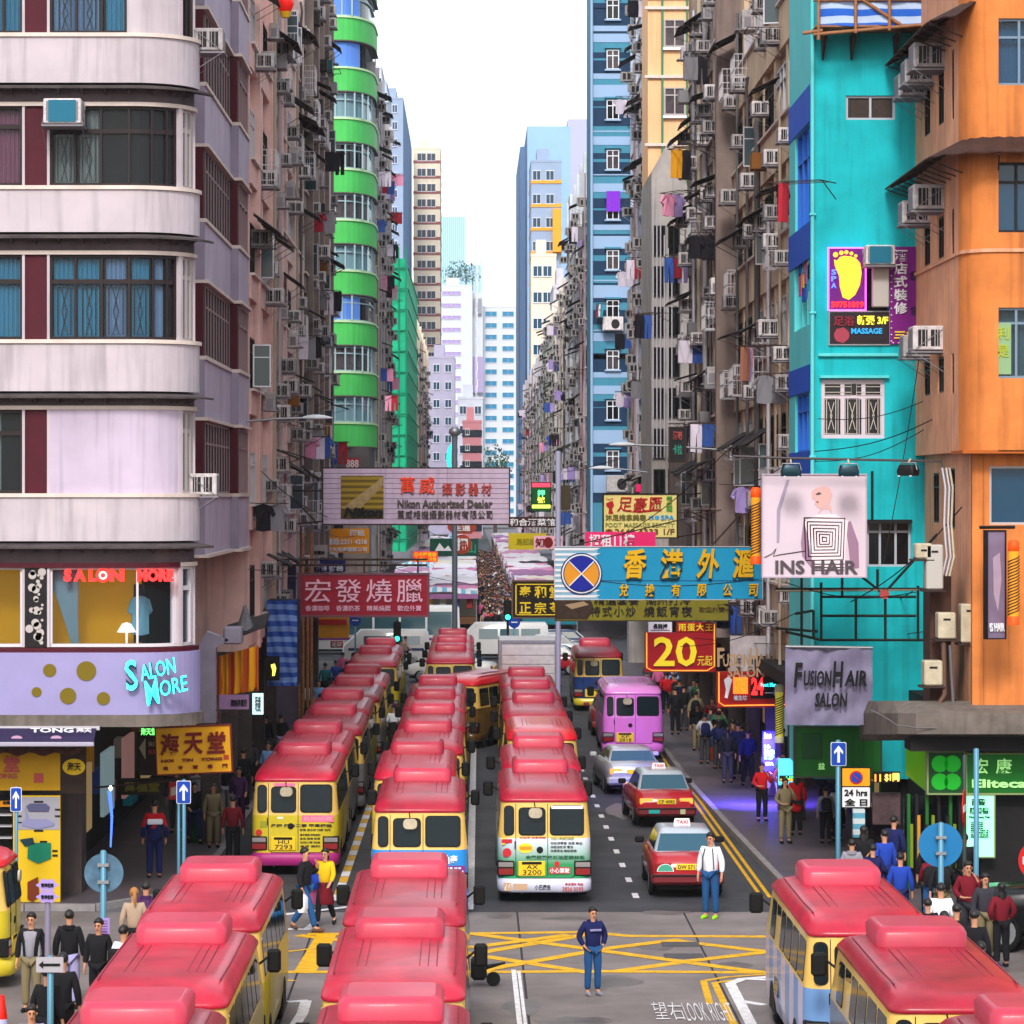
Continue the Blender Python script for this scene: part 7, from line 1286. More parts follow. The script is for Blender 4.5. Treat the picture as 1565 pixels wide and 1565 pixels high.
# ================================================================= street market beyond the junction
tarps = [mat('white_tarpaulin', 'd4d0dc', .6, noise=.15, scale=1.2), mat('pink_tarpaulin', 'c080a8', .6, noise=.2, scale=1.2), mat('striped_white_tarp', 'd0ccd8', .6, c2='5aa0bc', wave=('X', .5, 2)), mat('mauve_tarp', '8c5a8a', .6, noise=.2, scale=1.2), mat('cream_tarp', 'd4ccc0', .6, noise=.2, scale=1.2)]
goods = [mat('goods_%d' % k, ['7a1c20', '1c5a3c', 'b07a14', '30407a', '8a3a5a', '8a8478', '146a7a', '5a3a24'][k % 8], .6) for k in range(8)]
TN = ['white', 'pink', 'blue striped white', 'mauve', 'cream']
rg = random.Random(12)
def stall(x0, x1, Y, D, i, side, row):
 ti = rg.choice((0, 0, 0, 2, 4, 1, 0, 3)); zt = rg.uniform(2.3, 2.95); rt = empty('market_stall', ((x0 + x1) / 2, Y, .1), label='%s roofed market stall, %s in the %s row beyond the junction' % (TN[ti], ORD[i + 1], row), cat='market stall', group='market stalls down the far street'); w = (x1 - x0) / 2; n, m_ = 8, 4; ar = rg.uniform(-.05, .25); tl = rg.uniform(-.4, .4)
 vs = [(-w - .1 + (2 * w + .2) * a / n, -.3 + (D + .5) * b / m_, zt + ar * math.sin(math.pi * a / n) + tl * (a / n - .5) + .06 * math.sin(a * 2.1 + b + i) - .2 * (b == 0)) for b in range(m_ + 1) for a in range(n + 1)]
 MB().add(vs, [(b * (n + 1) + a, b * (n + 1) + a + 1, (b + 1) * (n + 1) + a + 1, (b + 1) * (n + 1) + a) for b in range(m_) for a in range(n)], 0, True).build('roof_sheet', tarps[ti], rt)
 MB().add([(-w - .1 + (2 * w + .2) * a / n, -.32 + .04 * (a % 2), z) for z in (zt - .18, zt - .5 + .06 * math.sin(i)) for a in range(n + 1)], [(a, a + n + 1, a + n + 2, a + 1) for a in range(n)]).build('valance', tarps[(ti + (i % 3 == 0)) % 5], rt)
 for sx in (-w, w): MB().tube([(sx, 0, 0), (sx, 0, zt)], .04, 4).build('post', M_['steel'], rt)
 MB().box(-w, w, .2, D * .7, .5, .95).build('counter', rg.choice(goods), rt); MB().box(-w, w, D * .8, D * .85, .4, 2.5).build('back_cloth', rg.choice(goods + tarps[1:2] + tarps[3:4]), rt)
 for k in range(4): gx = -w + 2 * w * (k + .5) / 4; MB().bbox(gx - .22, gx + .22, .15, .3, 1.2 + .3 * (k % 2), 2.2, .04).build('hanging_goods', rg.choice(goods), rt)
Y = 213; i = 0
while Y < 560 and i < 34:
 D = 3.0 + i * .35
 stall(-6.0 + .0, -3.4, Y, D, i, -1, 'outer left'); stall(-3.2, .35, Y + .8, D, i, -1, 'left inner'); stall(3.25, 6.9, Y, D, i, 1, 'right'); Y += D + .35; i += 1
# crowd filling the aisle: too many to count
cb = MB(); rc = random.Random(2); cmats = [cm(c) for c in ('black', 'navy', 'grey', 'white', 'red', 'beige', 'lilac', 'brown', 'teal', 'pink', 'darkgrey')] + [M_['hair'], M_['skin']]
for k in range(520):
 Y = 207 + 230 * rc.random() ** 1.2; x = rc.uniform(.55, 3.05); h = rc.uniform(1.55, 1.8) / 1.72; c = rc.choice([0, 0, 0, 0, 1, 1, 2, 3, 5, 6, 7, 10, 10, 0, 4, 9]); l = rc.choice([0, 0, 1, 2, 10]); a = .14 * math.sin(k)
 rg8 = lambda rx, ry, z, ox=0, oy=0: [(x + ox + rx * math.cos(t * 1.047), Y + oy + ry * math.sin(t * 1.047), .0 + z * h) for t in range(6)]
 cb.loft([rg8(.07, .07, .02, -.09, a), rg8(.08, .08, .5, -.09, a * .4), rg8(.1, .1, .9, -.07)], l, True); cb.loft([rg8(.07, .07, .02, .09, -a), rg8(.08, .08, .5, .09, -a * .4), rg8(.1, .1, .9, .07)], l, True)
 cb.loft([rg8(.17, .11, .85), rg8(.2, .13, 1.1), rg8(.23, .13, 1.36), rg8(.1, .08, 1.46)], c, True); cb.loft([rg8(.06, .06, 1.45), rg8(.085, .095, 1.56), rg8(.085, .095, 1.64)], 12, True, False, False); cb.loft([rg8(.095, .105, 1.58, 0, .015), rg8(.095, .105, 1.68), rg8(.05, .05, 1.74)], 11, True)
 for s in (-1, 1): cb.tube([(x + s * .23, Y, 1.36 * h), (x + s * .28, Y, 1.1 * h), (x + s * .27, Y - .08, .85 * h)], [.06, .05, .035], 5, c)
cb.build('crowd', cmats, kind='stuff', label='dense crowd of shoppers filling the market aisle', cat='crowd')
# ================================================================= shops under the right row
RS = empty('right_shop_arcade', (0, 0, 0), label='dark shop fronts under the right row of flats', cat='shop fronts')
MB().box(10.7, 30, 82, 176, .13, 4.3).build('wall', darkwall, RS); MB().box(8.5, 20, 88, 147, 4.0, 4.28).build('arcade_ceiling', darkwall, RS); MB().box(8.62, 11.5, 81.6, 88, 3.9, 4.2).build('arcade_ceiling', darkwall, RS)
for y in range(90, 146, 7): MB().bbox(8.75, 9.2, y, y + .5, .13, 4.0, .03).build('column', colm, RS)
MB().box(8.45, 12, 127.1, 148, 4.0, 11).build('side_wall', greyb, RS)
MB().box(8.4, 16, 174, 176, .1, 20).build('end_wall', grn, RS)
rg = random.Random(8)
for k in range(22): y = 83 + k * 2.6 + rg.uniform(-.5, .5); z = rg.uniform(.5, 2.6); MB().bbox(10.45, 10.7, y, y + rg.uniform(.6, 1.8), z, z + rg.uniform(.4, 1.2), .02).build('display_panel', goods_m[k % 8] if 'goods_m' in globals() else mat('goods_%d' % (k % 8), 'b07a14', .6, emit=.05), RS)
for k in range(8): MB().box(9.2, 10.5, 84 + k * 7, 84.08 + k * 7, 3.7, 3.78).build('tube_light', litB if k % 3 else litA, RS)
# corner chemist under the orange building
EC = empty('green_chemist_shop', (0, 0, 0), label='green fronted chemist shop under the orange corner building', cat='shop front'); CYH = 74.2
MB().box(11.6, 30, CYH + .3, CYH + 6, .13, Z(1085, 74)).build('wall', darkwall, EC); MB().box(10.9, 11.3, CYH + .3, 82, .13, Z(1085, 74)).build('side_wall', darkwall, EC)
gsign = mat('green_fascia', '0a5a14', .5, noise=.15, scale=2, emit=.12); gsign2 = mat('dark_green_panel', '0a3c18', .5, emit=.05); leafg = mat('leaf_green', '0c8a1c', .5, emit=.25)
for k, px in enumerate((1388, 1400, 1416, 1434, 1452, 1466)): MB().bbox(X(px, CYH), X(px + 5, CYH), CYH + .15, CYH + .3, .13, Z(1215, CYH), .01).build('door_frame', (mat('green_frame', '1c5a20', .5), M_['dark'])[k % 2], EC)
MB().box(X(1384, CYH), X(1472, CYH), CYH + .26, CYH + .3, .2, Z(1218, CYH)).build('glass_door', M_['glassd'], EC)
for k in range(7): MB().bbox(X(1392 + k * 11, CYH), X(1397 + k * 11, CYH), CYH + .12, CYH + .2, .6 + .2 * (k % 3), 1.6 + .2 * (k % 2), .01).build('shelf_goods', (mat('olive_goods', '6a7a1c', .6), mat('goods_2', 'b07a14', .6), M_['dark'])[k % 3], EC)
can = MB(); rs = []
for px, y in ((1320, 78.5), (1345, 75.5), (1372, 73.6), (1400, 72.9), (1440, 72.7), (1570, 72.7), (1700, 72.7)):
 x = X(px, y); rs.append([(x, y, Z(1122, y)), (x, y - .0, Z(1090, y)), (x + .1, y + 1.6, Z(1078, y)), (x + .1, y + 1.6, Z(1140, y))])
can.loft(rs, 0, False).build('canopy_slab', mat('dirty_concrete', '6d645e', .85, noise=.4, scale=1.5, streak=.5), EC); MB().box(X(1395, 73), 20, 73.3, 74.4, Z(1150, 73), Z(1118, 73)).build('recess_band', darkwall, EC)
cab = MB().tube([(X(a, 72.8), 72.75, Z(b, 72.8)) for a, b in ((1330, 1085), (1345, 1092), (1358, 1100), (1370, 1108), (1400, 1112), (1560, 1116))], .016, 5).build('cable', mat('grey_pipe', '5d5a5c', .6), EC)
s, U, V = board(1478, 1600, 1153, 1212, CYH - .1, 'green shop fascia reading 宏康 Elitecare in pale letters', gsign, frame=mat('pale_olive_frame', '7c8a5c', .5), fw=.04)
lg = mat('pale_green_ink', (.35, .75, .25), .5, emit=.2); U('宏', .08, .26, .10, .50, lg, .01); U('康', .36, .56, .10, .50, lg, .01); U('Elitecare', .06, .98, .64, .86, lg, .03)
s, U, V = board(1419, 1473, 1150, 1212, CYH - .1, 'dark green square sign with a four leaf clover', gsign2, frame=mat('pale_olive_frame', '7c8a5c', .5), fw=.04)
for (a, b) in ((.32, .28), (.68, .28), (.32, .72), (.68, .72)): V([(a + .24 * math.cos(t * .524), b + .21 * math.sin(t * .524)) for t in range(12)], leafg, .02, 'clover_leaf')
s = empty('side_fascia', (0, 0, 0), label='angled yellow-green side of the chemist fascia', cat='sign'); MB().loft([[(X(1384, 78), 78, Z(1140, 78)), (X(1384, 78), 78, Z(1184, 78)), (X(1384, 78) + .05, 78.1, Z(1184, 78)), (X(1384, 78) + .05, 78.1, Z(1140, 78))], [(X(1418, 74.1), 74.1, Z(1150, 74.1)), (X(1418, 74.1), 74.1, Z(1212, 74.1)), (X(1418, 74.1) + .05, 74.2, Z(1212, 74.1)), (X(1418, 74.1) + .05, 74.2, Z(1150, 74.1))]], 0, False).build('panel', mat('yellow_green_panel', '4c8c0c', .5, emit=.2), s)
s, U, V = board(1477, 1519, 1216, 1309, CYH - .15, 'glowing pale green doctor notice with dark characters', mat('glowing_green_sheet', (.25, .85, .5), .5, emit=.55), t=.06, frame=mat('pale_olive_frame', '7c8a5c', .5), fw=.03)
U('西醫', .18, .68, .05, .16, gsign2, .02); U('陳鴻德', .12, .8, .19, .30, gsign2, .02); U('Chan Hung Tak', .08, .86, .33, .38, gsign2, .03)
for k in range(8): U(('內科 兒科', '全科診症', '西醫診所', '驗血 驗身', '星期一至五 九時至一時', '下午四時至八時', '星期六日休息', '電話預約')[k], .15, .6 + .2 * (k > 3), .42 + k * .035, .445 + k * .035, gsign2, .01)
s, U, V = board(1217, 1345, 1113, 1186, 80.5, 'large dark green signboard with an empty square, beneath the grey banner', mat('deep_green_board', '0c5212', .5, noise=.2, scale=2, emit=.05), frame=mat('dark_frame', '2c3428', .5), t=.3)
MB().bbox(-1.02 + .12, -1.02 + .62, -.03, 0, .42, 1.05, .01).build('panel', gsign2, s); U('益', .26, .34, .72, .86, lg, .01)
for k in range(4): V([(.55 + k * .12, .1), (.56 + k * .12, .1), (.56 + k * .12, .9), (.55 + k * .12, .9)], gsign2, .008, 'board_joint')
# ================================================================= the big signs
slat = mat('mauve_sign_board', 'b8a6bc', .7, noise=.15, scale=2, streak=.25); redc = mat('orange_red_letters', 'e0401c', .5); greyl = mat('grey_brown_letters', '4c4440', .6); gold = mat('gold_letters', 'd8a81c', .35, .4)
s, U, V = board(494, 778, 716, 801, 112, 'long mauve Nikon Authorized Dealer sign with a yellow square logo, hung over the street', mat('sign_backing', '8a7c8c', .7), name='nikon_signboard', t=.35, frame=M_['rust'], fw=.04); s.name = 'camera_shop_signboard'
w, h = s['w'], s['h']
for k in range(11):
 for j in range(3): MB().bbox(-w / 2 + w * j / 3 + .004, -w / 2 + w * (j + 1) / 3 - .004, -.03, 0, h * k / 11 + .006, h * (k + 1) / 11 - .006, .008).build('slat', slat, s)
V([(.095, .13), (.325, .13), (.325, .88), (.095, .88)], mat('dull_gold_square', '8c7418', .5, c2='5c4a08', wave=('Z', 1.6)), .05, 'logo_square'); V([(.10, .72), (.325, .14), (.325, .30), (.16, .85), (.11, .85)], mat('worn_gold', '9a8458', .6, noise=.4, scale=9), .055, 'logo_beam'); V([(.095, .72), (.325, .72), (.325, .90), (.095, .90)], mat('logo_dark_band', '4a3c0c', .6), .056, 'logo_base')  # dark bottom band belongs to the logo's own design
U('Nikon', .11, .32, .70, .87, M_['black'], .05, .04, .25, e=.06); U('萬威', .415, .60, .15, .46, redc, .015, .05, e=.03, spacing=1.4); U('攝影器材', .64, .905, .26, .48, mat('faded_red_letters', 'a83a34', .5), .01, .05, e=.03, spacing=1.5); U('Nikon Authorized Dealer', .40, .91, .56, .70, greyl, .03, .05, e=.03); U('萬威相機攝影器材有限公司', .40, .91, .75, .90, greyl, .0, .05, e=.03, spacing=1.1)
strut(s, [(-w / 2 - 2.6, .2, h + .6), (-w / 2, .2, h * .8)]); strut(s, [(-w / 2 - 3.0, .2, h * .6), (-w / 2, .2, h * .6)]); strut(s, [(-w / 2 - 3.0, .2, -.2), (-w / 2, .2, .1)]); strut(s, [(-w / 2 - 2.6, .2, h + .6), (-w / 2 - .2, .2, 0)])
pinkl = mat('pale_pink_letters', 'd8a8bc', .6)
s, U, V = board(460, 653, 879, 940, 105, 'dark red 宏發燒臘 roast meat signboard with pale pink characters', mat('crimson_board', '8c0f28', .5, noise=.1, scale=2), t=.3, frame=mat('mauve_brown_frame', '6a4450', .6, noise=.2, scale=4), fw=.07); w, h = s['w'], s['h']
for i, c in enumerate('宏發燒臘'): U(c, .03 + i * .243, .235 + i * .243, .10, .68, pinkl, .003, .03)
for i, c in enumerate(('香濃咖啡', '香濃奶茶', '精美燒臘', '歡迎外賣')): U(c, .035 + i * .243, .225 + i * .243, .76, .90, pinkl, .01, .02)
for z in (h + .5, h + .32): strut(s, [(-w / 2 - 2.4, .2, z), (w / 2, .2, z)], .035)
for x in (-w / 2 + .2, 0, w / 2 - .3): strut(s, [(x, .15, h), (x, .2, h + .5)], .03)
strut(s, [(-w / 2 - 2.4, .2, h + .1), (-w / 2 - 2.4, .2, h + .9)], .035); strut(s, [(-w / 2 - 2.2, .2, h - .3), (-w / 2 - .4, .2, h + .45)], .03)
dred = mat('dark_red_letters', '6c0c10', .5)
s, U, V = board(241, 354, 1111, 1181, 76, 'bright yellow 海天堂 HOI TIN TONG hanging sign, slightly tilted', mat('amber_yellow_board', 'e0a010', .5, noise=.06, scale=2), t=.18, frame=mat('maroon_frame', '6a1c14', .5), fw=.03); s.rotation_euler.y = R(-2.5); w, h = s['w'], s['h']
for i, c in enumerate('海天堂'): U(c, .05 + i * .315, .31 + i * .315, .12, .60, dred, .03, .02, .1)
U('HOI    TIN    TONG', .06, .88, .68, .75, dred, .03)
for i, c in enumerate('龜苓膏專門'): U(c, .08 + i * .2, .15 + i * .2, .83, .92, dred, .02)
V([(.90, .64), (.97, .64), (.97, .74), (.90, .74)], mat('red_seal', 'a83414', .5), .02, 'seal'); MB().tube([(-.2, .1, h), (-.35, .1, h + 1.0)], .03, 5).build('rod', mat('pale_rod', 'b8b0a8', .5), s); MB().tube([(.6, .1, h), (.6, .1, h + .7)], .02, 5).build('rod', M_['rust'], s); strut(s, [(-w / 2 - 1.5, .1, -.25), (w / 2 - .3, .1, -.12)], .025)
bl = mat('peacock_blue_board', '0e88b4', .45, noise=.08, scale=1.5)
s, U, V = board(848, 1165, 836, 916, 97, 'wide blue 香港外滙 bank note dealer sign with a round blue and orange emblem', bl, t=.35, frame=M_['alu'], fw=.02); w, h = s['w'], s['h']
for k in range(10): V([(.0, .02 + k * .1), (.22 if k in (0, 1, 8, 9) else .06 + .13 * 0, .02 + k * .1), (.19 if k in (0, 1, 8, 9) else .05, .065 + k * .1), (.0, .065 + k * .1)], M_['white'], .02, 'white_stripe')
V([(.0, .0), (.21, .0), (.19, .35), (.19, .65), (.21, 1), (.0, 1)], mat('stripe_blue', '7aa8c0', .5), .005, 'stripe_ground')
for k in range(10): V([(.0, .02 + k * .1), (.205, .02 + k * .1), (.19, .06 + k * .1), (.0, .06 + k * .1)], M_['white'], .012, 'white_stripe')
def cir(cx, cz, r, y, m, nm, n=28): return MB().prism(circ(cx, cz, r, n), y, y + .02).build(nm, m, s)
ex, ez = -w / 2 + w * .128, h * .49; cir(ex, ez, h * .40, -.05, mat('navy_ink', (.01, .03, .12), .5), 'emblem_ring'); cir(ex, ez, h * .375, -.06, M_['white'], 'emblem_ring'); cir(ex, ez, h * .35, -.07, mat('navy_ink', (.01, .03, .12), .5), 'emblem_ring'); cir(ex, ez, h * .33, -.08, mat('orange_emblem', 'd08a1c', .5), 'emblem_disc')
for a0 in (45, 225): MB().prism([(ex, ez)] + [(ex + h * .33 * math.cos(R(a0 + 9 * k)), ez + h * .33 * math.sin(R(a0 + 9 * k))) for k in range(11)], -.09, -.07).build('emblem_sector', mat('royal_blue_emblem', '0c1c8c', .5), s)
for a in (45, 135): MB().tube([(ex - h * .33 * math.cos(R(a)), -.095, ez - h * .33 * math.sin(R(a))), (ex + h * .33 * math.cos(R(a)), -.095, ez + h * .33 * math.sin(R(a)))], .022, 4).build('emblem_line', M_['white'], s)
for i, c in enumerate('香港外滙'): U(c, .33 + i * .175, .44 + i * .175, .03, .60, gold, .03, .09, .15, e=.03)
for i, c in enumerate('兌換有限公司'): U(c, .31 + i * .125, .355 + i * .125, .70, .94, gold, .02, .05, .1, e=.03)
V([(.21, .638), (1, .638), (1, .65), (.21, .65)], mat('navy_ink', (.01, .03, .12), .5), .01, 'board_joint')
strut(s, [(w / 2 - 1.5, .3, h), (w / 2 - .6, .3, h + 1.0)], .03); strut(s, [(-w / 2 + .4, .3, h), (w / 2 - 1.2, .3, h + 1.1)], .02)
olv = mat('olive_yellow_board', '7a7410', .5, noise=.2, scale=2)
s, U, V = board(850, 1113, 914, 948, 104, 'olive yellow menu sign 特式小炒 燒飯宵夜 below the blue sign', olv, t=.3, frame=M_['rust'], fw=.03)
ik = mat('faded_black_ink', '242014', .6); U('精選套餐  潮州打冷', .22, .78, -.05, .30, ik, .0); U('特式小炒', .20, .46, .36, .84, ik, .01, spacing=1.3); U('燒飯宵夜', .51, .79, .36, .84, ik, .01, spacing=1.3); U('歡迎外賣', .83, .98, .40, .62, mat('faded_brown_ink', '5c4414', .6), .0); V([(.0, .05), (.2, .05), (.22, .5), (.18, .95), (.0, .95)], mat('food_picture', '3c2c1c', .6, noise=.6, scale=5), .02, 'food_picture'); V([(.05, .3), (.16, .15), (.19, .3), (.09, .5)], mat('noodle_colour', '9a8460', .6), .03, 'food_picture')
s, U, V = board(923, 1034, 756, 821, 118, 'pale yellow foot massage sign with a red footprint and telephone number', mat('pale_yellow_board', 'd8c878', .5, noise=.06, scale=2), t=.25, frame=M_['dark'], fw=.05); w, h = s['w'], s['h']
V([(.03, .20), (.12, .14), (.14, .25), (.11, .34), (.13, .44), (.10, .46), (.06, .44), (.07, .33), (.03, .26)], mat('foot_red', 'a81414', .5), .02, 'footprint')
for k in range(5): V([(.04 + k * .02 + .008 * math.cos(t), .10 + .012 * k * (k < 3) + .02 * math.sin(t)) for t in (0, 1, 2, 3, 4, 5)], mat('foot_red', 'a81414', .5), .02, 'toe')
fr_ = mat('foot_red', 'a81414', .5); U('足', .18, .38, .06, .40, fr_, .01, .02, .15); U('豪', .40, .60, .06, .40, fr_, .01, .02, .15); U('匯', .62, .80, .06, .38, fr_, .01, .02, .1); V([(.34, .40), (.60, .36), (.80, .36), (.60, .41), (.48, .43)], fr_, .02, 'brush_stroke')
for i, c in enumerate('養生閣'): U(c, .86, .94, .03 + i * .13, .14 + i * .13, mat('leaf_green_ink', '4c9c3c', .5), .01)
U('沐足推拿美容', .02, .58, .46, .61, mat('khaki_letters', '6a6428', .5), .02); U('水', .61, .69, .47, .60, mat('sky_ink', '3a98c8', .5), .02); U('SPA', .78, .97, .48, .60, mat('sky_ink', '3a98c8', .5), .03); V([(.73 + .035 * math.cos(t * .6), .54 + .055 * math.sin(t * .6)) for t in range(10)], mat('sky_ink', '3a98c8', .5), .02, 'emblem')
U('FOOT MASSAGE BEAUTY', .02, .97, .66, .76, mat('sage_letters', '8c9450', .5), .01); U('☎', .02, .12, .81, .95, mat('brown_red_ink', '8a3418', .5), .01); U('2649 4333 1/F', .15, .97, .80, .94, mat('brown_ink', '6a4418', .5), .015); strut(s, [(w / 2, .2, h), (w / 2 + 1.8, .2, h + .1)], .03); strut(s, [(w / 2, .2, 0), (w / 2 + 1.8, .2, .3)], .03)
blk = mat('black_brown_board', '1a140c', .4); gy = mat('gold_yellow_letters', 'd8b81c', .5)
s, U, V = board(784, 905, 889, 943, 134, 'black sign with gold characters 泰和堂 and a gold border line', blk, t=.25, frame=mat('brown_frame', '5a4438', .6), fw=.06)
for i, c in enumerate('泰和堂涼茶'): U(c, .08 + i * .19, .23 + i * .19, .12, .46, gy, .03)
for i, c in enumerate('正宗苓龜膏'): U(c, .08 + i * .19, .23 + i * .19, .58, .90, gy, .02)
for q in ([(.03, .06), (.97, .06), (.97, .09), (.03, .09)], [(.03, .92), (.97, .92), (.97, .95), (.03, .95)], [(.03, .06), (.045, .06), (.045, .95), (.03, .95)]): V(q, gy, .01, 'border_line')
strut(s, [(s['w'] / 2, .1, 1.2), (s['w'] / 2 + 3.0, .1, 1.4)], .04)
rb = mat('deep_red_board', '8c0808', .5, emit=.05); yl_ = mat('yellow_letters', 'e0c81c', .5, emit=.1); orl_ = mat('orange_line', (1, .3, .03), .5, emit=.6)
s, U, V = board(986, 1094, 967, 1027, 112, 'red board with huge yellow 20 and orange outline over the pavement', rb, t=.4); U('20', .12, .73, .10, .86, yl_, .02, .05); U('元起', .74, .95, .58, .84, yl_, .0, .03); w, h = s['w'], s['h']
MB().tube([(-w / 2 + .05, -.03, h), (-w / 2 + .05, -.03, .15), (-w / 2 + .25, -.03, .05), (w / 2 - .3, -.03, .05), (w / 2 - .05, -.03, .2), (w / 2 - .05, -.03, h + .3)], .022, 5).build('neon_line', orl_, s)
s, U, V = board(1034, 1094, 951, 966, 112.2, 'small red strip 雨蛋大王 in yellow above the twenty dollar board', rb, t=.3); U('雨蛋大王', .05, .92, .12, .9, yl_, .01, spacing=1.2)
s, U, V = board(991, 1027, 951, 966, 112.2, 'small white strip sign with black characters left of the red strip', M_['white'], t=.3); U('長龍押', .2, .8, .15, .65, M_['black'], .02); V([(.1, .78), (.9, .78), (.9, .85), (.1, .85)], M_['black'], .01, 'rule')
s, U, V = board(1096, 1200, 1027, 1081, 96, 'red shop fascia with white footprints and lit panels, orange outline', rb, t=.4); w, h = s['w'], s['h']; V([(.10, .22), (.17, .12), (.22, .22), (.19, .45), (.15, .75), (.11, .72), (.13, .5)], M_['white'], .03, 'footprint'); V([(.235, .15), (.45, .15), (.45, .62), (.235, .62)], mat('red_orange_light', (1, .16, .02), .5, emit=.9), .03, 'lit_panel'); U('足浴', .26, .43, .18, .58, yl_, .03, e=.05); U('養生坊', .24, .44, .66, .80, M_['white'], .02); V([(.49, .12), (.98, .12), (.98, .75), (.49, .75)], M_['black'], .02, 'panel'); U('24', .50, .68, .15, .65, redn, .04, e=.04); U('Foot Massage', .64, .97, .30, .45, mat('cyan_neon', (.05, .85, .9), .4, emit=.9), .03, e=.04); U('一樓', .70, .95, .50, .68, M_['white'], .02, e=.04)
MB().tube([(-w / 2 + .05, -.03, h), (-w / 2 + .05, -.03, .15), (-w / 2 + .2, -.03, .05), (w / 2, -.03, .08)], .02, 5).build('neon_line', orl_, s)
s, U, V = board(1116, 1198, 972, 1047, 97, 'weathered white and mustard notice board behind the gold lettering', mat('faded_notice', 'a8a0a4', .7, noise=.3, scale=3), t=.2); V([(.62, .42), (1, .42), (1, .95), (.62, .95)], mat('mustard_patch', '8c8414', .6), .01, 'patch')
for i in range(12): U('頭髮護理電燙染洗剪吹美容'[i], .1 + .23 * (i % 4), .2 + .23 * (i % 4), .45 + .17 * (i // 4), .56 + .17 * (i // 4), greyl, .02)
s = empty('gold_letter_sign', (X(1096, 95), 95, Z(1027, 95)), label='tarnished gold FUSION HAIR SALON letters mounted above the red fascia', cat='sign'); gl_ = mat('tarnished_gold', 'a08468', .5, .2); e = 95 / F
for t_, a, b, c, d in (('F', 0, 11, 8, 37), ('USION', 9, 50, 8, 28), ('H', 50, 62, 8, 37), ('AIR', 61, 90, 8, 28), ('SALON', 16, 72, -8, 7)): text(s, t_, a * e, b * e, c * e, d * e, 0, gl_, .02, .03)
s, U, V = board(1166, 1323, 726, 881, 77, 'square INS HAIR billboard showing a bald model in a dress of concentric black squares', mat('pale_mauve_poster', 'c4b4c0', .5, noise=.06, scale=.8), t=.2, frame=mat('pale_mauve_edge', 'a898a8', .5), fw=.03); w, h = s['w'], s['h']
skn = mat('poster_skin', 'c8a09c', .6); skn2 = mat('poster_skin_shade', '8c6c84', .6); cit = lambda pts: [((a_ - 1166) / 157, (b_ - 726) / 155) for a_, b_ in pts]
V(cit([(1202, 733), (1207, 733), (1193, 780), (1191, 830), (1187, 830), (1187, 780)]), mat('poster_grey_brush', '94889c', .6), .006, 'brush_stroke')
V(cit([(1228, 795), (1224, 830), (1226, 850), (1243, 872), (1236, 830), (1244, 795)]), skn2, .008, 'poster_arm'); V(cit([(1300, 796), (1312, 830), (1313, 868), (1300, 870), (1296, 830), (1292, 800)]), skn2, .008, 'poster_arm')
V(cit([(1250, 786), (1258, 778), (1266, 778), (1272, 786), (1270, 772), (1256, 772)]), skn, .009, 'poster_neck'); V(cit([(1240, 752), (1246, 746), (1258, 743), (1268, 746), (1272, 756), (1269, 768), (1262, 775), (1252, 777), (1245, 771), (1246, 765), (1241, 761)]), skn, .011, 'poster_head'); V(cit([(1246, 755), (1252, 752), (1256, 755), (1249, 757)]), greyl, .013, 'poster_eye'); V(cit([(1246, 767), (1251, 766), (1250, 769)]), dred, .013, 'poster_lips')
V(cit([(1229, 797), (1250, 787), (1276, 786), (1296, 796), (1293, 830), (1290, 872), (1244, 872), (1237, 830)]), mat('poster_dress', 'e0cdd4', .6), .012, 'poster_dress'); cx_, cy_ = 1260, 824
for k, (a, b) in enumerate(((31, 33), (26.5, 27), (22, 22), (17, 17), (12.5, 12), (8, 8), (3.5, 3.5))):
 P4 = [(cx_ - a, cy_ - b), (cx_ + a, cy_ - b + 1), (cx_ + a * .92, cy_ + b * .95), (cx_ - a * .92, cy_ + b * .98), (cx_ - a, cy_ - b)]; MB().tube([(-w / 2 + w * u, -.018, h * (1 - v)) for u, v in cit(P4)], .015, 4).build('dress_line', M_['black'], s)
for y in (862, 867, 871): MB().tube([(-w / 2 + w * u, -.018, h * (1 - v)) for u, v in cit([(1243, y), (1290, y)])], .014, 4).build('dress_line', M_['black'], s)
U('INS HAIR', .12, .92, .84, .975, mat('charcoal_letters', '4a4048', .5), .025); MB().tube([(-w / 2 + w * u, -.015, h * (1 - v)) for u, v in cit([(1168, 852), (1180, 846), (1186, 838), (1182, 850), (1190, 848), (1230, 842)])], .012, 4).build('signature', greyl, s)
# cloth banner
s = empty('cloth_banner', (X(1266, 78.5), 78.5, Z(1108, 78.5)), label='crumpled grey FusionHair SALON cloth banner', cat='banner'); e = 78.5 / F; n, m_ = 24, 18; rc = random.Random(5); ph = [rc.uniform(0, 6) for _ in range(6)]
vs = [(-66 * e + 133 * e * a / n, -.05 * math.sin(a * .31 + b * .23 + ph[0]) - .03 * math.sin(b * .7 - a * .55 + 1.5 * math.sin(a * .3)) - .02 * math.sin(a * 1.3 + b * .4 + 2 * math.sin(b * .5)) - .012 * math.sin(a * 2.7 - b * 1.9), 118 * e * b / m_) for b in range(m_ + 1) for a in range(n + 1)]
MB().add(vs, [(b * (n + 1) + a, b * (n + 1) + a + 1, (b + 1) * (n + 1) + a + 1, (b + 1) * (n + 1) + a) for b in range(m_) for a in range(n)], 0, True).build('cloth', mat('grey_lilac_cloth', '76708c', .6, noise=.2, scale=2, streak=.3), s)
for t_, a, b, c, d in (('F', -54, -40, 58, 96), ('USION', -39, 4, 60, 84), ('H', 5, 22, 58, 98), ('AIR', 23, 58, 60, 84), ('SALON', -22, 28, 28, 50)): text(s, t_, a * e, b * e, c * e, d * e, -.17, M_['black'], .03, .01, .15)
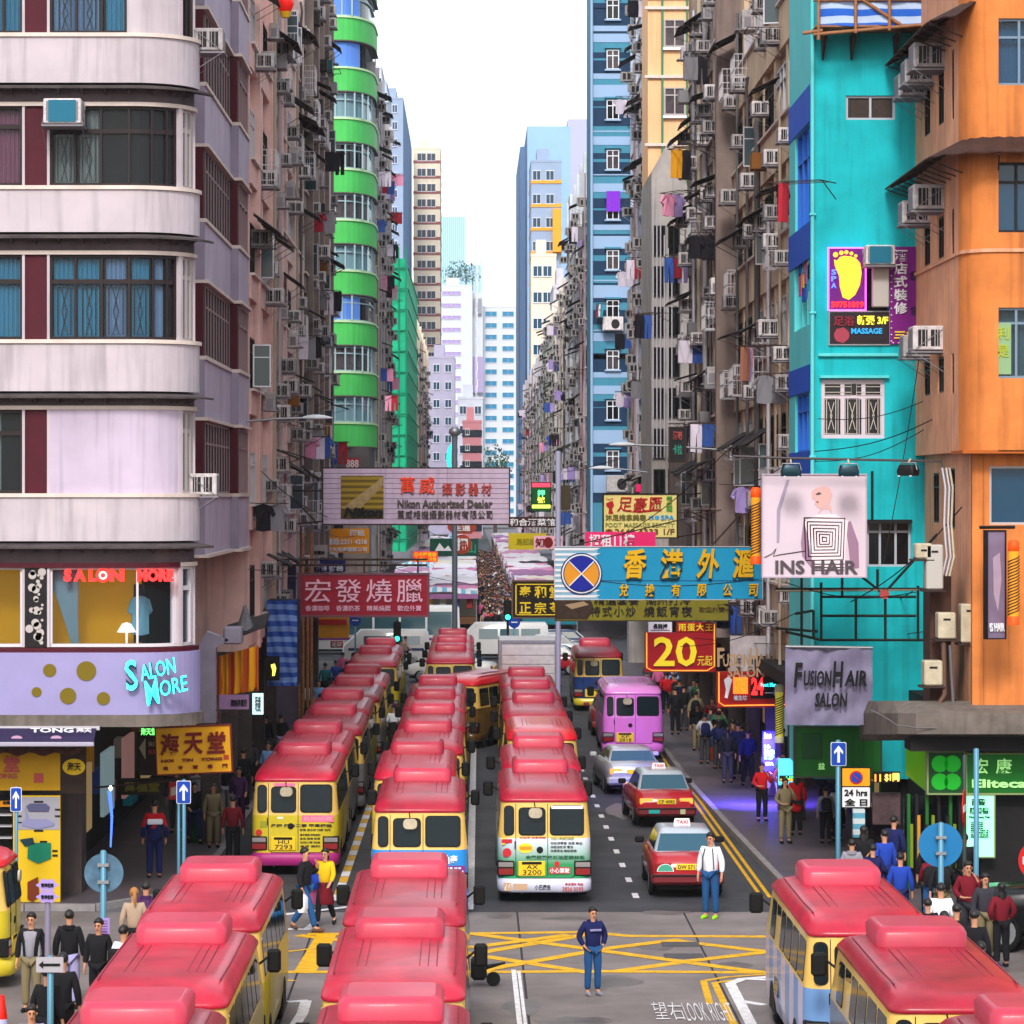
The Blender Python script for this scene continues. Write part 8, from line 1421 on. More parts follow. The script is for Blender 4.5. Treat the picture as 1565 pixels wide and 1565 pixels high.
MB().tube([(-66 * e, -.05, 120 * e), (67 * e, -.05, 118 * e)], .04, 5).build('rail', M_['steel'], s)
def barber(px0, px1, py0, py1, Y, label, c1, c2, cap):
 x0, x1, z0, z1 = X(px0, Y), X(px1, Y), Z(py1, Y), Z(py0, Y); r = (x1 - x0) / 2; rt = empty('barber_pole', ((x0 + x1) / 2, Y, z0), label=label, cat='barber pole'); L = z1 - z0; ca = L * .1
 MB().lathe([(r * .9, ca), (r * .9, L - ca)], 14).build('cylinder', mat('barber_' + c1, c1, .4, emit=.1), rt); MB().lathe([(r, 0), (r, ca), (r * .9, ca + .01)], 14).build('cap', cap, rt); MB().lathe([(r * .9, L - ca - .01), (r, L - ca), (r, L), (r * .6, L + .05)], 14).build('cap', cap, rt)
 n = int(L / (r * .75)); 
 for k in range(n):
  zc = ca + r * .8 + (L - 2 * ca - r * 1.7) * k / n; MB().tube([(r * .93 * math.cos(a), r * .93 * math.sin(a), zc + r * .55 * (a / 1.57 + 1) ) for a in [-math.pi + math.pi * t / 8 for t in range(9)]], r * .13, 4).build('stripe', mat('barber_' + c2, c2, .5), rt)
 return rt
ocap = mat('orange_cap', 'd84808', .5, emit=.2)
barber(1147, 1163, 748, 862, 78, 'orange and yellow striped barber pole left of the INS HAIR billboard', 'e0901c', '3c1c08', ocap); barber(1540, 1558, 829, 955, 72.2, 'orange and yellow striped barber pole at the right edge', 'e0901c', '3c1c08', ocap); barber(1184, 1198, 1048, 1135, 92, 'yellow and black striped barber pole by the blue neon window', 'd8d04c', '141410', mat('pale_cap', 'c8c4a0', .5))
s, U, V = board(1508, 1537, 812, 975, 72.4, 'narrow purple grey IS HAIR vertical banner at the right edge', mat('purple_grey_poster', '74647c', .5, noise=.25, scale=1.5), t=.15, frame=M_['dark'], fw=.03); V([(.3, .25), (.7, .2), (.8, .45), (.6, .75), (.35, .6)], mat('mauve_figure', 'a08ca0', .6, noise=.2), .01, 'poster_figure'); U('IS HAIR', .1, .95, .86, .94, M_['white'], .02); s.rotation_euler.z = R(18); strut(s, [(-.35, .1, 2.45), (.5, .1, 2.45)], .04, M_['dark'])
# ---- small far and middle signs
def sm(px0, px1, py0, py1, Y, label, bg, items, frame=None):
 s, U, V = board(px0, px1, py0, py1, Y, label, bg, t=.2, frame=frame, fw=.04)
 for (t_, a, b, c, d, m) in items: U(t_, a, b, c, d, m, .02)
 return s, U, V
Wt, Bk = M_['white'], M_['black']; ora = mat('orange_board', 'd8601c', .5); nav = mat('navy_board', '101c5c', .5); pnk = mat('hot_pink_board', 'c81c5c', .5, emit=.1); grb = mat('bottle_green_board', '0c4438', .5); rdb = mat('signal_red_board', 'a81414', .5)
sm(527, 550, 700, 717, 168, 'small dark red 888 sign above the mauve camera sign', rdb, [('888', .08, .92, .15, .85, Wt)]); sm(497, 564, 808, 845, 140, 'orange property sign 2331 below the mauve camera sign', ora, [('電話:2331 4218', .05, .95, .40, .66, Wt), ('招租', .55, .9, .05, .3, Wt), ('旺大地產建築公司', .05, .95, .76, .95, Wt)])
sm(465, 500, 833, 852, 125, 'small grey sign with dark characters left of the orange one', mat('stone_board', '9a948c', .6), [('洪鑫珠寶金', .1, .9, .45, .75, Bk)]); sm(471, 528, 853, 874, 128, 'dark blue sign with white shapes above the roast meat sign', nav, [('按揭', .2, .5, .5, .95, Wt), ('財務', .55, .95, .5, .95, Wt)])
sm(631, 669, 843, 859, 150, 'small red lit sign with two rows of yellow characters', mat('red_lit_board', (.8, .03, .02), .5, emit=.3), [('百老匯電器', .05, .95, .08, .48, yl_), ('大減價發售', .05, .95, .55, .95, yl_)])
s, U, V = sm(657, 731, 823, 850, 175, 'bottle green sign with white mountain mark behind the pawnshop sign', grb, [('大山', .55, .95, .2, .85, mat('teal_letters', '2c8c74', .5))]); V([(.1, .7), (.2, .25), (.3, .6), (.38, .4), (.45, .7)], Wt, .02, 'emblem')
ps = empty('pawn_sign', (X(706, 160), 160, Z(850, 160)), label='red-brown bat-and-coin shaped pawnshop sign 押 over the market entrance', cat='sign'); e = 160 / F; pr = mat('pawn_brown', '9a3c28', .5)
MB().prism(circ(0, 18 * e, 15 * e, 24), 0, .2).build('coin', pr, ps); MB().prism([(-22 * e, 52 * e), (-22 * e, 42 * e), (-14 * e, 34 * e), (14 * e, 34 * e), (22 * e, 42 * e), (22 * e, 52 * e), (8 * e, 48 * e), (0, 54 * e), (-8 * e, 48 * e)][::-1], .0, .2).build('bat', pr, ps); text(ps, '押', -9 * e, 9 * e, 8 * e, 28 * e, -.03, Wt, .04); text(ps, '生通', -13 * e, 13 * e, 38 * e, 47 * e, -.03, Wt, .03); MB().lathe([(15 * e, 0), (15 * e, .01)], 4)
sm(777, 835, 815, 840, 165, 'plain mustard yellow sign near the market', mat('mustard_board', 'b8a414', .5), [('馬記粉麵', .2, .9, .3, .7, mat('faded_mustard', '8c8410', .6))]); s, U, V = sm(816, 860, 819, 839, 158, 'pink and red sign 知味坊 beside the mustard yellow one', mat('pale_pink_board', 'd8a4b4', .5), [('知', .05, .35, .15, .85, dred), ('友', .7, .97, .15, .85, dred)]); V([(.5 + .17 * math.cos(t * .6), .5 + .42 * math.sin(t * .6)) for t in range(10)], dred, .02, 'emblem')
sm(777, 852, 790, 806, 170, 'dark brown lit sign with white characters over the market', mat('dark_brown_board', '3c1c1c', .5), [('和合酒菜館', .02, .95, .15, .85, Wt)]); s, U, V = sm(813, 841, 738, 781, 160, 'vertical green LED sign with red top on the right of the street', mat('led_green_board', '0a4c1c', .5), [('押', .3, .7, .25, .48, mat('green_led', (.1, 1, .3), .5, emit=1)), ('號', .3, .7, .5, .72, mat('yellow_led', (.9, .9, .1), .5, emit=.8))], Bk); V([(0, 0), (1, 0), (1, .15), (0, .15)], mat('red_led', (.9, .05, .1), .5, emit=.5), .02, 'band'); V([(0, .78), (1, .78), (1, .9), (0, .9)], mat('yellow_led', (.9, .9, .1), .5, emit=.8), .02, 'band')
sm(855, 872, 742, 779, 150, 'small dark olive vertical sign next to the green LED sign', mat('dark_olive_board', '3c3420', .6), []); sm(895, 1002, 813, 836, 108, 'pink 招租 sign with red part mostly hidden by the blue sign', pnk, [('招租11樓', .05, .7, .15, 1.0, Wt)])
sm(972, 998, 740, 752, 150, 'small hot pink sign above the foot massage sign', pnk, []); sm(1024, 1047, 654, 705, 100, 'dark vertical sign with dim red top and teal letters', mat('near_black_board', '16141a', .5), [('酒吧', .2, .8, .1, .35, mat('dull_red_ink', (.4, .06, .06), .6)), ('卡拉', .2, .8, .5, .8, mat('teal_letters', '2c8c74', .5))], M_['rust'])
cr_ = empty('crescent_sign', (X(692, 230), 230, Z(722, 230)), label='turquoise crescent moon shaped sign above the mauve camera sign', cat='sign'); MB().prism([((12 * math.cos(R(a)) + 2) * .046, (24 * math.sin(R(a)) + 22) * .046) for a in range(90, 271, 15)] + [((5 * math.cos(R(a)) + 2) * .046, (21 * math.sin(R(a)) + 21) * .046) for a in range(270, 89, -15)], 0, .2).build('crescent', mat('turquoise_light', (.05, .8, .65), .5, emit=.4), cr_)
sm(1190, 1215, 1160, 1200, 88, 'lit cyan menu panel beside the green signboard', mat('cyan_lit_panel', (.08, .55, .75), .5, emit=.7), []); sm(1192, 1215, 1186, 1194, 87.5, 'small orange and green neon strip below the cyan panel', mat('near_black_board', '16141a', .5), [('UP', .4, .95, .05, .5, mat('green_led', (.1, 1, .3), .5, emit=1)), ('massage', .02, .95, .55, .95, ornn)])
nz, U, V = sm(1166, 1184, 1118, 1178, 95, 'blue lit window full of white and pink neon by the right pavement', mat('blue_glow_panel', (.02, .02, .9), .5, emit=1.2), []); U('按摩', .1, .95, .45, .72, mat('cyan_white_neon', (.4, .9, 1), .5, emit=1.6), .05); U('ins', .1, .7, .02, .18, mat('pink_white_neon', (1, .5, .8), .5, emit=1.6), .04); U('24h', .1, .6, .34, .42, mat('cyan_white_neon', (.4, .9, 1), .5, emit=1.6), .04); U('SPA', .2, .9, .78, .86, mat('pink_white_neon', (1, .5, .8), .5, emit=1.6), .04)
bl_ = bpy.data.lights.new('blue_neon_light', 'AREA'); bl_.energy = 520; bl_.color = (.12, .08, 1); bl_.size = 1.0; bl_.size_y = 1.6; bl_.shape = 'RECTANGLE'; bo = bpy.data.objects.new('blue_neon_light', bl_); COL.objects.link(bo); bo.location = (X(1160, 94), 94.2, 1.6); bo.rotation_euler = (R(38), 0, R(-12))
sm(1336, 1376, 1180, 1196, 79, 'gold and purple neon shop sign in the alley mouth', mat('near_black_board', '16141a', .5), [('$1同', .4, .95, .1, .9, mat('gold_neon', (1, .6, .1), .5, emit=1.2)), ('11', .02, .25, .2, .9, ornn)]); sm(1334, 1376, 1212, 1260, 79.5, 'beige and mauve poster wall with two round heads in the alley mouth', mat('mauve_poster', '6a5458', .6, noise=.4, scale=5), [])
s, U, V = sm(1304, 1322, 1237, 1280, 78.5, 'blue and white leaning poster board by the pole', mat('aqua_poster', '5aa0bc', .5, c2='c8d4d8', wave=('Z', 1.2)), [])
# left side clutter
s = empty('yellow_cloth_banner', (X(365, 80), 80, Z(1065, 80)), label='crumpled yellow and orange banner under the salmon block', cat='banner'); n, m_ = 20, 8; e = 80 / F
vs = [((-32 + 64 * a / n) * e, -.4 * a / n - .08 * math.sin(a * 1.7), (b / m_) * 62 * e * (1 - .10 * a / n) + 24 * e * a / n * (b / m_) + (0 if b else 12 * e * a / n)) for b in range(m_ + 1) for a in range(n + 1)]; MB().add(vs, [(b * (n + 1) + a, b * (n + 1) + a + 1, (b + 1) * (n + 1) + a + 1, (b + 1) * (n + 1) + a) for b in range(m_) for a in range(n)], 0, True).build('cloth', mat('yellow_orange_cloth', 'c88a0c', .7, c2='a04410', wave=('X', .9, 3)), s)
TPL = empty('blue_tarpaulin', (X(431, 99.5), 99.5, Z(1048, 99.5)), label='blue striped tarpaulin wrapped round scaffolding on the left pavement side', cat='tarpaulin'); e = 99.5 / F; n, m_ = 14, 12
vs = [((-23 + 46 * a / n) * e, .05 * math.sin(a * 1.3 + b) + .04 * math.sin(b * 2), (b / m_) * 130 * e) for b in range(m_ + 1) for a in range(n + 1)]; MB().add(vs, [(b * (n + 1) + a, b * (n + 1) + a + 1, (b + 1) * (n + 1) + a + 1, (b + 1) * (n + 1) + a) for b in range(m_) for a in range(n)], 0, True).build('sheet', mat('blue_tarp', '1c48a0', .45, c2='6a8cc8', wave=('Z', 1.0, 3), noise=.2, scale=2), TPL); MB().box(-23 * e, 23 * e, .1, 2.0, 0, 130 * e).build('backing', mat('dark_blue_backing', '141c3c', .8), TPL)
fs3, U, V = sm(408, 427, 1003, 1040, 99, 'black vertical sign with a yellow footprint on the blue tarpaulin', Bk, []); V([(.3, .35), (.62, .3), (.75, .5), (.62, .8), (.42, .82), (.45, .6)], mat('yellow_led', (.9, .9, .1), .5, emit=.8), .02, 'footprint')
for i, px in enumerate((457, 463, 470, 476)): MB().tube([(X(px, 110 + i), 110 + i, .1), (X(px, 110 + i), 110 + i, Z(875 - 60 * (i % 2), 110))], .06, 6).build('bamboo_pole', M_['bamboo'], None, label='bamboo scaffold pole by the left kerb, %s from the tarpaulin' % ORD[i + 1], cat='bamboo pole', group='bamboo poles by the left kerb')
sh_ = empty('mauve_shutter_front', (X(436, 112), 112, .13), label='mauve shuttered front at the left pavement edge behind the bamboo', cat='shop front'); MB().box(-.55, .5, 0, .5, 0, 3.6).build('panel', mat('mauve_shutter', '6a5c74', .6, noise=.2), sh_)
yh = empty('yellow_hoarding', (X(500, 150), 150, .1), label='amber yellow hoarding with a red lamp beyond the bamboo poles', cat='hoarding'); MB().box(-.8, 1.0, 0, .3, 2.4, 5.0).build('panel', mat('amber_hoarding', 'b07408', .6, noise=.2, emit=.05), yh); MB().lathe([(.05, 5.0), (.3, 5.0), (.25, 5.25), (.05, 5.3)], 8).build('lamp', mat('yellow_lamp', 'e8c010', .5, emit=.3), yh); MB().box(-.9, .9, -.1, 0, 3.0, 3.25).build('red_strip', rdb, yh); MB().box(-.8, -.6, 0, .2, 0, 2.4).build('post', M_['bamboo'], yh)
s, U, V = sm(505, 524, 980, 990, 148, 'small red and white sign near the far left kerb', rdb, [('花園', .1, .9, .15, .85, Wt)])
s, U, V = sm(258, 273, 1196, 1222, 77, 'small dark red sign with a shoe picture behind the blue arrow', rdb, []); V([(.2, .3), (.8, .2), (.8, .7), (.2, .8)], M_['cream'], .02, 'picture')
sm(212, 242, 1125, 1185, 78, 'brown SALON arrow sign hanging in the dark arcade', mat('brown_fascia', '2a1a12', .6), [('SALON', .5, .98, .14, .26, M_['cream']), ('MORE', .5, .98, .34, .46, mat('dull_red_ink', (.4, .06, .06), .6))])[2]([(.02, .3), (.35, .05), (.35, .6)], mat('cream_arrow', 'a8a080', .6), .02, 'arrow')
sm(214, 240, 1111, 1125, 76.5, 'tiny multicoloured neon strip under the fascia', Bk, [('海天堂', .05, .95, .1, .9, mat('rainbow_neon', (.2, .9, .2), .5, emit=.9))]); sm(184, 250, 1190, 1215, 79, 'dim yellow shop name board in the dark arcade', mat('dim_brown_board', '1c160c', .6), [('萬福堂', .1, .9, .2, .8, mat('dim_gold', '6a6410', .6))])
sm(335, 380, 1062, 1084, 79.8, 'mauve and black strip sign under the crumpled banner', mat('mauve_board', '8c6c94', .6), [('海味參茸行', .4, .95, .3, .8, Bk)]); sm(385, 402, 1060, 1092, 100, 'lit white vertical sign in the left arcade', mat('white_lit_panel', (.6, .9, .95), .5, emit=.7), [('眼鏡', .3, .8, .1, .9, Bk)])
gb = MB().lathe([(.30, 0), (.32, .05), (.32, 1.0), (.28, 1.05), (.1, 1.1)], 14).build('litter_bin', mat('bin_green', '0c4c24', .5), None, (X(305, 84.5), 84.5, .13), label='green litter bin on the left pavement', cat='litter bin')
bl2 = MB().tube([(0, 0, 0), (.03, 0, .7), (-.03, 0, 1.3)], [.02, .03, .05], 8).build('blue_light_post', mat('blue_light', (.08, .2, 1), .5, emit=.9), None, (X(169, 75.5), 75.5, .95), label='blue lit ornament post in the dark shop opening', cat='lamp'); MB().lathe([(.01, 1.3), (.05, 1.36), (.01, 1.42)], 8).build('bulb', mat('white_bulb', (1, 1, 1), .5, emit=4), bl2)
# ================================================================= street furniture
pl = M_['pole']; tb = mat('traffic_blue', '0c3c9c', .4)
def spole(px, Y, z1, label, r=.045, cat='pole', name='sign_pole', m=None, z0=0, group=None): rt = empty(name, (X(px, Y), Y, z0), label=label, cat=cat, group=group); MB().lathe([(r, 0), (r, z1 - z0), (r * .5, z1 - z0 + .02)], 10).build('pole', m or pl, rt); return rt
def arrow_plate(rt, z0, z1, w, y=-.06, up=True):
 MB().prism(rpoly(-w / 2, w / 2, z0, z1, .03), y, y + .02).build('plate_back', M_['white'], rt); MB().prism(rpoly(-w / 2 + .012, w / 2 - .012, z0 + .012, z1 - .012, .03), y - .006, y).build('blue_plate', tb, rt)
 c = (z0 + z1) / 2; h = (z1 - z0) * .36; a = w * .08; MB().prism([(-a, c - h), (a, c - h), (a, c + h * .35), (w * .28, c + h * .0), (w * .28, c + h * .35), (0, c + h), (-w * .28, c + h * .35), (-w * .28, c + h * .0), (-a, c + h * .35)], y - .014, y - .004).build('arrow', M_['white'], rt)
s = spole(281, 73, Z(1192, 73), 'one-way sign, white arrow on blue, on a pole by the left arcade', z0=0, cat='road sign'); arrow_plate(s, Z(1228, 73), Z(1193, 73), .32); spole(273, 74.5, Z(1225, 74.5), 'thin grey-blue pole just left of the one-way sign pole', r=.04, z0=0)
s = spole(25, 70.2, Z(1203, 70.2), 'one-way arrow sign in front of the herbal shop posters', r=.04, cat='road sign'); arrow_plate(s, Z(1240, 70.2), Z(1203, 70.2), .24)
s = spole(1281, 76, Z(1132, 76), 'one-way arrow sign and 24 hrs no-stopping plate on a blue-grey pole, right pavement', r=.06, z0=.13, cat='road sign'); s['x'] = 1; zz0 = .13
arrow_plate(s, Z(1170, 76) - zz0, Z(1134, 76) - zz0, .36, -.08)
pp = lambda a, b, c, d, nm, m, y: MB().prism(rpoly(X(a, 76) - X(1281, 76), X(b, 76) - X(1281, 76), Z(d, 76) - zz0, Z(c, 76) - zz0, .02), y, y + .02).build(nm, m, s)
pp(1285, 1331, 1172, 1235, 'plate', M_['black'], -.05); pp(1287, 1329, 1174, 1201, 'orange_plate', mat('sign_orange', 'e09410', .5), -.06); pp(1287, 1329, 1203, 1233, 'white_plate', M_['white'], -.06); ccx, ccz = X(1308, 76) - X(1281, 76), Z(1188, 76) - zz0
MB().prism(circ(ccx, ccz, .155, 20), -.075, -.06).build('no_stopping_ring', mat('sign_red', 'b01414', .5), s); MB().prism(circ(ccx, ccz, .12, 20), -.082, -.06).build('no_stopping_disc', tb, s); MB().bar((ccx - .09, -.085, ccz + .09), (ccx + .09, -.085, ccz - .09), .022).build('no_stopping_bar', mat('sign_red', 'b01414', .5), s)
for t_, c, d in (('24 hrs', 1206, 1216), ('全 日', 1220, 1231)): text(s, t_, X(1290, 76) - X(1281, 76), X(1325, 76) - X(1281, 76), Z(d, 76) - zz0, Z(c, 76) - zz0, -.075, M_['black'], .03)
def disc_back(px, py, Y, r, label, m, grip=True):
 rt = spole(px, Y, Z(py - 34, Y), label, r=.055, cat='road sign'); MB().prism(circ(0, Z(py, Y), r, 36), .06, .08).build('round_plate', m, rt)
 for dz in (-.15, .15): MB().bbox(-.1, .1, -.06, .06, Z(py, Y) + dz - .03, Z(py, Y) + dz + .03, .005).build('clamp', M_['steel'], rt)
 return rt
disc_back(1438, 1292, 62, .42, 'back of a round blue road sign on a blue-grey pole, right corner', mat('round_sign_blue', '1c6ca0', .35, noise=.08, scale=2)); o = disc_back(158, 1335, 57.5, .345, 'weathered round grey-blue sign plate on a pole, left corner', mat('mottled_grey_blue', '54748c', .3, noise=.5, scale=3))
MB().box(-.12, .12, -.09, -.075, Z(1431, 57.5), Z(1402, 57.5)).build('paper_notice', mat('lilac_paper', '9a84c4', .6), o)
for k in range(6): MB().box(-.08, .08, -.098, -.09, Z(1427 - k * 4, 57.5), Z(1426 - k * 4, 57.5)).build('notice_line', mat('purple_ink', (.16, .02, .18), .6), o)
s = spole(73, 54, Z(1372, 54), 'grey pole with a cloud shaped lilac notice on top, lower left', r=.05, m=mat('mauve_grey_pole', '6a6478', .5), cat='road sign', z0=2.6 - 2.6)
for (cx_, cz_) in ((0, 1352), (0, 1370)):
 MB().prism([((13 + 2.2 * math.cos(6 * a)) * math.cos(a) * 54 / F * 1.15, Z(cz_, 54) + (9 + 1.2 * math.cos(6 * a)) * math.sin(a) * 54 / F) for a in [2 * math.pi * k / 36 for k in range(36)]], -.07, -.05).build('cloud_plate', mat('lilac_paper', '9a84c4', .6), s); text(s, '暫停使用', -.1, .1, Z(cz_ + 3, 54), Z(cz_ - 3, 54), -.08, M_['black'], .02)
s = spole(77, 50.5, Z(1462, 50.5), 'white direction plate with black left arrow on a blue pole, lower left', r=.05, cat='road sign'); MB().prism(rpoly(-.21, .21, Z(1485, 50.5), Z(1462, 50.5), .02), -.08, -.05).build('plate', mat('grey_white_plate', 'a09ca4', .5), s); zc = Z(1473.5, 50.5); MB().prism([(-.17, zc), (-.10, zc + .06), (-.10, zc + .02), (.16, zc + .02), (.16, zc - .02), (-.10, zc - .02), (-.10, zc - .06)][::-1], -.09, -.075).build('arrow', M_['black'], s)
spole(1492, 66, Z(1145, 66), 'tall blue-grey pole in front of the chemist fascia', r=.055, z0=0); spole(1474, 68, Z(1155, 68), 'slim dark pole left of the glowing green notice', r=.04, m=mat('dark_green_pole', '2c3c38', .5)); s = empty('sign_edge', (X(1473, 67.9), 67.85, Z(1234, 68)), label='red and white no-entry sign seen edge-on on the slim dark pole', cat='road sign'); MB().prism(circ(0, 0, .38, 24), -.01, .01).build('plate', mat('sign_red', 'b01414', .5), s); MB().box(-.3, .3, -.02, -.01, -.07, .07).build('bar', M_['white'], s); s.rotation_euler.z = R(76)
s = empty('sign_edge', (X(1563, 60), 60, Z(1315, 60)), label='red and white round sign cut by the right edge', cat='road sign'); MB().prism(circ(.3, 0, .38, 24), -.01, .01).build('plate', mat('sign_red', 'b01414', .5), s); MB().box(0, .6, -.02, -.01, -.07, .07).build('bar', M_['white'], s)
# traffic cone
s = empty('traffic_cone', (X(2, 52.5), 52.5, 0), label='tall red and white traffic cone at the left edge', cat='traffic cone'); MB().lathe([(.24, .03), (.17, .05), (.135, .36)], 16).build('lower_cone', mat('cone_red', 'c81408', .5), s); MB().lathe([(.136, .36), (.10, .68)], 16).build('reflective_band', mat('cone_white', 'b0acd0', .4), s); MB().lathe([(.10, .68), (.05, 1.05), (.03, 1.06)], 16).build('tip', mat('cone_red', 'c81408', .5), s); MB().bbox(-.28, .28, -.28, .28, 0, .04, .01).build('base', M_['black'], s)
# street lamps reaching over the road
def lamp(px, py, Y, px0, label, side, r=1.0, py0=None):
 x, z, x0 = X(px, Y), Z(py, Y), X(px0, Y); z0 = Z(py0 or py + 8, Y); rt = empty('street_lamp', (x, Y, z), label=label, cat='street lamp'); L = .42 * r
 MB().tube([(x0 - x, 0, z0 - z), ((x0 - x) * .45, 0, (z0 - z) * .3 + .02), (-L * side * 1.0, 0, 0)], .035, 6).build('arm', M_['steel'], rt)
 MB().loft([[(side * (-L + 2 * L * t), .16 * math.sin(math.pi * (.12 + .83 * t)) * math.cos(a) * r, (.07 if math.sin(a) > 0 else .09) * math.sin(a) * (1.5 if math.sin(a) > 0 else .6) * math.sin(math.pi * (.15 + .8 * t)) * r) for a in [2 * math.pi * k / 12 for k in range(12)]] for t in [0, .1, .3, .5, .7, .9, 1]], 0, True).build('head', mat('lamp_head', 'b4bac0', .3), rt)
 return rt
lamp(486, 639, 92, 352, 'street lamp with pale cobra head over the left buses', 1, 1.0, 646); lamp(950, 680, 108, 1110, 'street lamp reaching from the right in front of the striped tower', -1, 1.0, 688); lamp(918, 716, 140, 990, 'second, farther street lamp low on the striped tower', -1, 1.2, 722)
s = spole(695, 152, Z(655, 152), 'tall grey lamp column in the middle of the street beside the pawnshop sign', r=.13, cat='lamp post', name='lamp_post', m=mat('slate_pole', '4c5460', .5)); MB().lathe([(.1, Z(668, 152)), (.28, Z(662, 152)), (.25, Z(656, 152)), (.08, Z(652, 152))], 12).build('lamp_head', M_['steel'], s)
s = spole(853, 112.5, Z(690, 112.5), 'slim lilac grey column right of the olive vertical sign', r=.09, cat='lamp post', name='lamp_post', m=mat('lilac_pole', '8c8ca4', .5))
# traffic lights
gl2 = mat('green_signal', (.02, 1, .55), .5, emit=2.5)
for px, py, Y, lb in ((607, 968, 171, 'traffic light showing green by the navy striped van'), (776, 935, 168, 'traffic light showing green beside the gold lettered black sign')):
 s = spole(px, Y, Z(py - 20, Y), lb, r=.07, cat='traffic light', name='traffic_light', m=M_['black']); MB().bbox(-.2, .2, -.15, .15, Z(py + 13, Y), Z(py - 18, Y), .04).build('housing', M_['black'], s)
 for k, m in enumerate((M_['dark'], M_['dark'], gl2)): MB().prism(circ(0, Z(py - 11 + k * 9.5, Y), .13, 12), -.17, -.14).build('lens', m, s)
for px, py, Y, lb in ((543, 948, 168, 'small round blue direction sign under the roast meat sign'), (786, 951, 166, 'round blue direction sign under the black and gold sign')): s = spole(px, Y, Z(py - 8, Y), lb, r=.05, cat='road sign'); MB().prism(circ(0, Z(py, Y), .30, 20), -.07, -.05).build('round_plate', tb, s); MB().bbox(-.16, .16, -.085, -.07, Z(py, Y) - .03, Z(py, Y) + .03, .005).build('arrow', M_['white'], s)
# flood lights over the billboard
fl = mat('floodlight_blue', '14303c', .35, .3)
rail = MB(); rail.tube([(X(1120, 76.3), 76.3, Z(697, 76.3)), (X(1200, 76.3), 76.3, Z(700, 76.3)), (X(1440, 76.3), 76.3, Z(705, 76.3)), (X(1442, 76.3), 76.3, Z(730, 76.3))], .03, 5); rail.build('lighting_rail', mat('dull_rail', '4a4446', .5), None, label='thin metal rail carrying the floodlights above the billboard', cat='rail')
for i, (px, py, rz) in enumerate(((1209, 719, 0), (1297, 719, 0), (1388, 718, -40), (1482, 709, 30))):
 s = empty('floodlight', (X(px, 76), 76, Z(py, 76)), R(rz), label='%s floodlight above the billboard' % ('leftmost, teal backed', 'second, directly over the billboard corner', 'third, black and tilted, off the billboard', 'rightmost, pale, mounted on the orange corner')[i], cat='floodlight', group='floodlights on the rail'); MB().loft([rring(.23, -.13, .13, .04, -.14), rring(.23, -.17, .17, .05, -.02), rring(.19, -.12, .12, .05, .12)], 0, True).build('housing', (fl, fl, M_['dark'], mat('lamp_head', 'b4bac0', .3))[i], s)
 for sx in (-.16, .16): MB().lathe([(.02, -.16), (.035, -.155), (.03, -.13)], 8, c=(sx, -.15)).build('bulb_end', M_['white'], s)
 MB().tube([(-.24, 0, 0), (-.2, 0, .16), (.2, 0, .16), (.24, 0, 0)], .018, 5).build('yoke', M_['steel'], s); MB().tube([(0, 0, .15), (0, .1, .25)], .025, 5).build('stem', M_['cream'], s)
# cables
cabm = mat('black_cable', '0c0c10', .6)
CB = [((1185, 1000, 96), (1400, 900, 80)), ((1040, 988, 105), (1220, 935, 85)), ((1060, 975, 105), (1415, 965, 80)), ((1245, 690, 81), (1465, 620, 78)), ((1245, 705, 81), (1415, 655, 80)), ((1250, 640, 81), (1440, 600, 80)), ((1350, 860, 77), (1405, 545, 80)), ((1300, 920, 77), (1470, 775, 74)), ((380, 700, 95), (500, 790, 112)), ((460, 790, 100), (540, 820, 130)), ((860, 880, 97), (1160, 885, 97)), ((800, 720, 150), (950, 700, 110)), ((330, 1085, 74), (450, 1090, 100)), ((600, 868, 150), (860, 905, 150)), ((380, 870, 90), (640, 862, 130)), ((1200, 890, 77), (1400, 905, 79)), ((1100, 740, 95), (1215, 700, 80)), ((550, 750, 160), (760, 860, 200)), ((930, 830, 110), (1110, 690, 95))]
for i, (a, b) in enumerate(CB):
 p = Vector((X(a[0], a[2]), a[2], Z(a[1], a[2]))); q = Vector((X(b[0], b[2]), b[2], Z(b[1], b[2]))); pts = [tuple(p.lerp(q, t / 10) - Vector((0, 0, .25 * math.sin(math.pi * t / 10)))) for t in range(11)]
 MB().tube(pts, .014, 4).build('cable', cabm, None, label='thin black cable slung %s' % ['over the red fascia', 'between the olive sign and the turquoise wall', 'low beside the grey cloth banner', 'across the turquoise wall to the orange corner', 'second across the turquoise wall', 'third, highest, across the turquoise wall', 'steeply down the turquoise wall', 'past the beige switch boxes', 'from the salmon block to the camera sign', 'behind the mauve camera sign', 'in front of the blue sign', 'near the far right lamp', 'under the salon fascia', 'over the market entrance', 'above the roast meat sign', 'below the billboard', 'from the brown-grey block to the floodlights', 'in the far left clutter', 'behind the foot massage sign'][i], cat='cable', group='overhead cables')
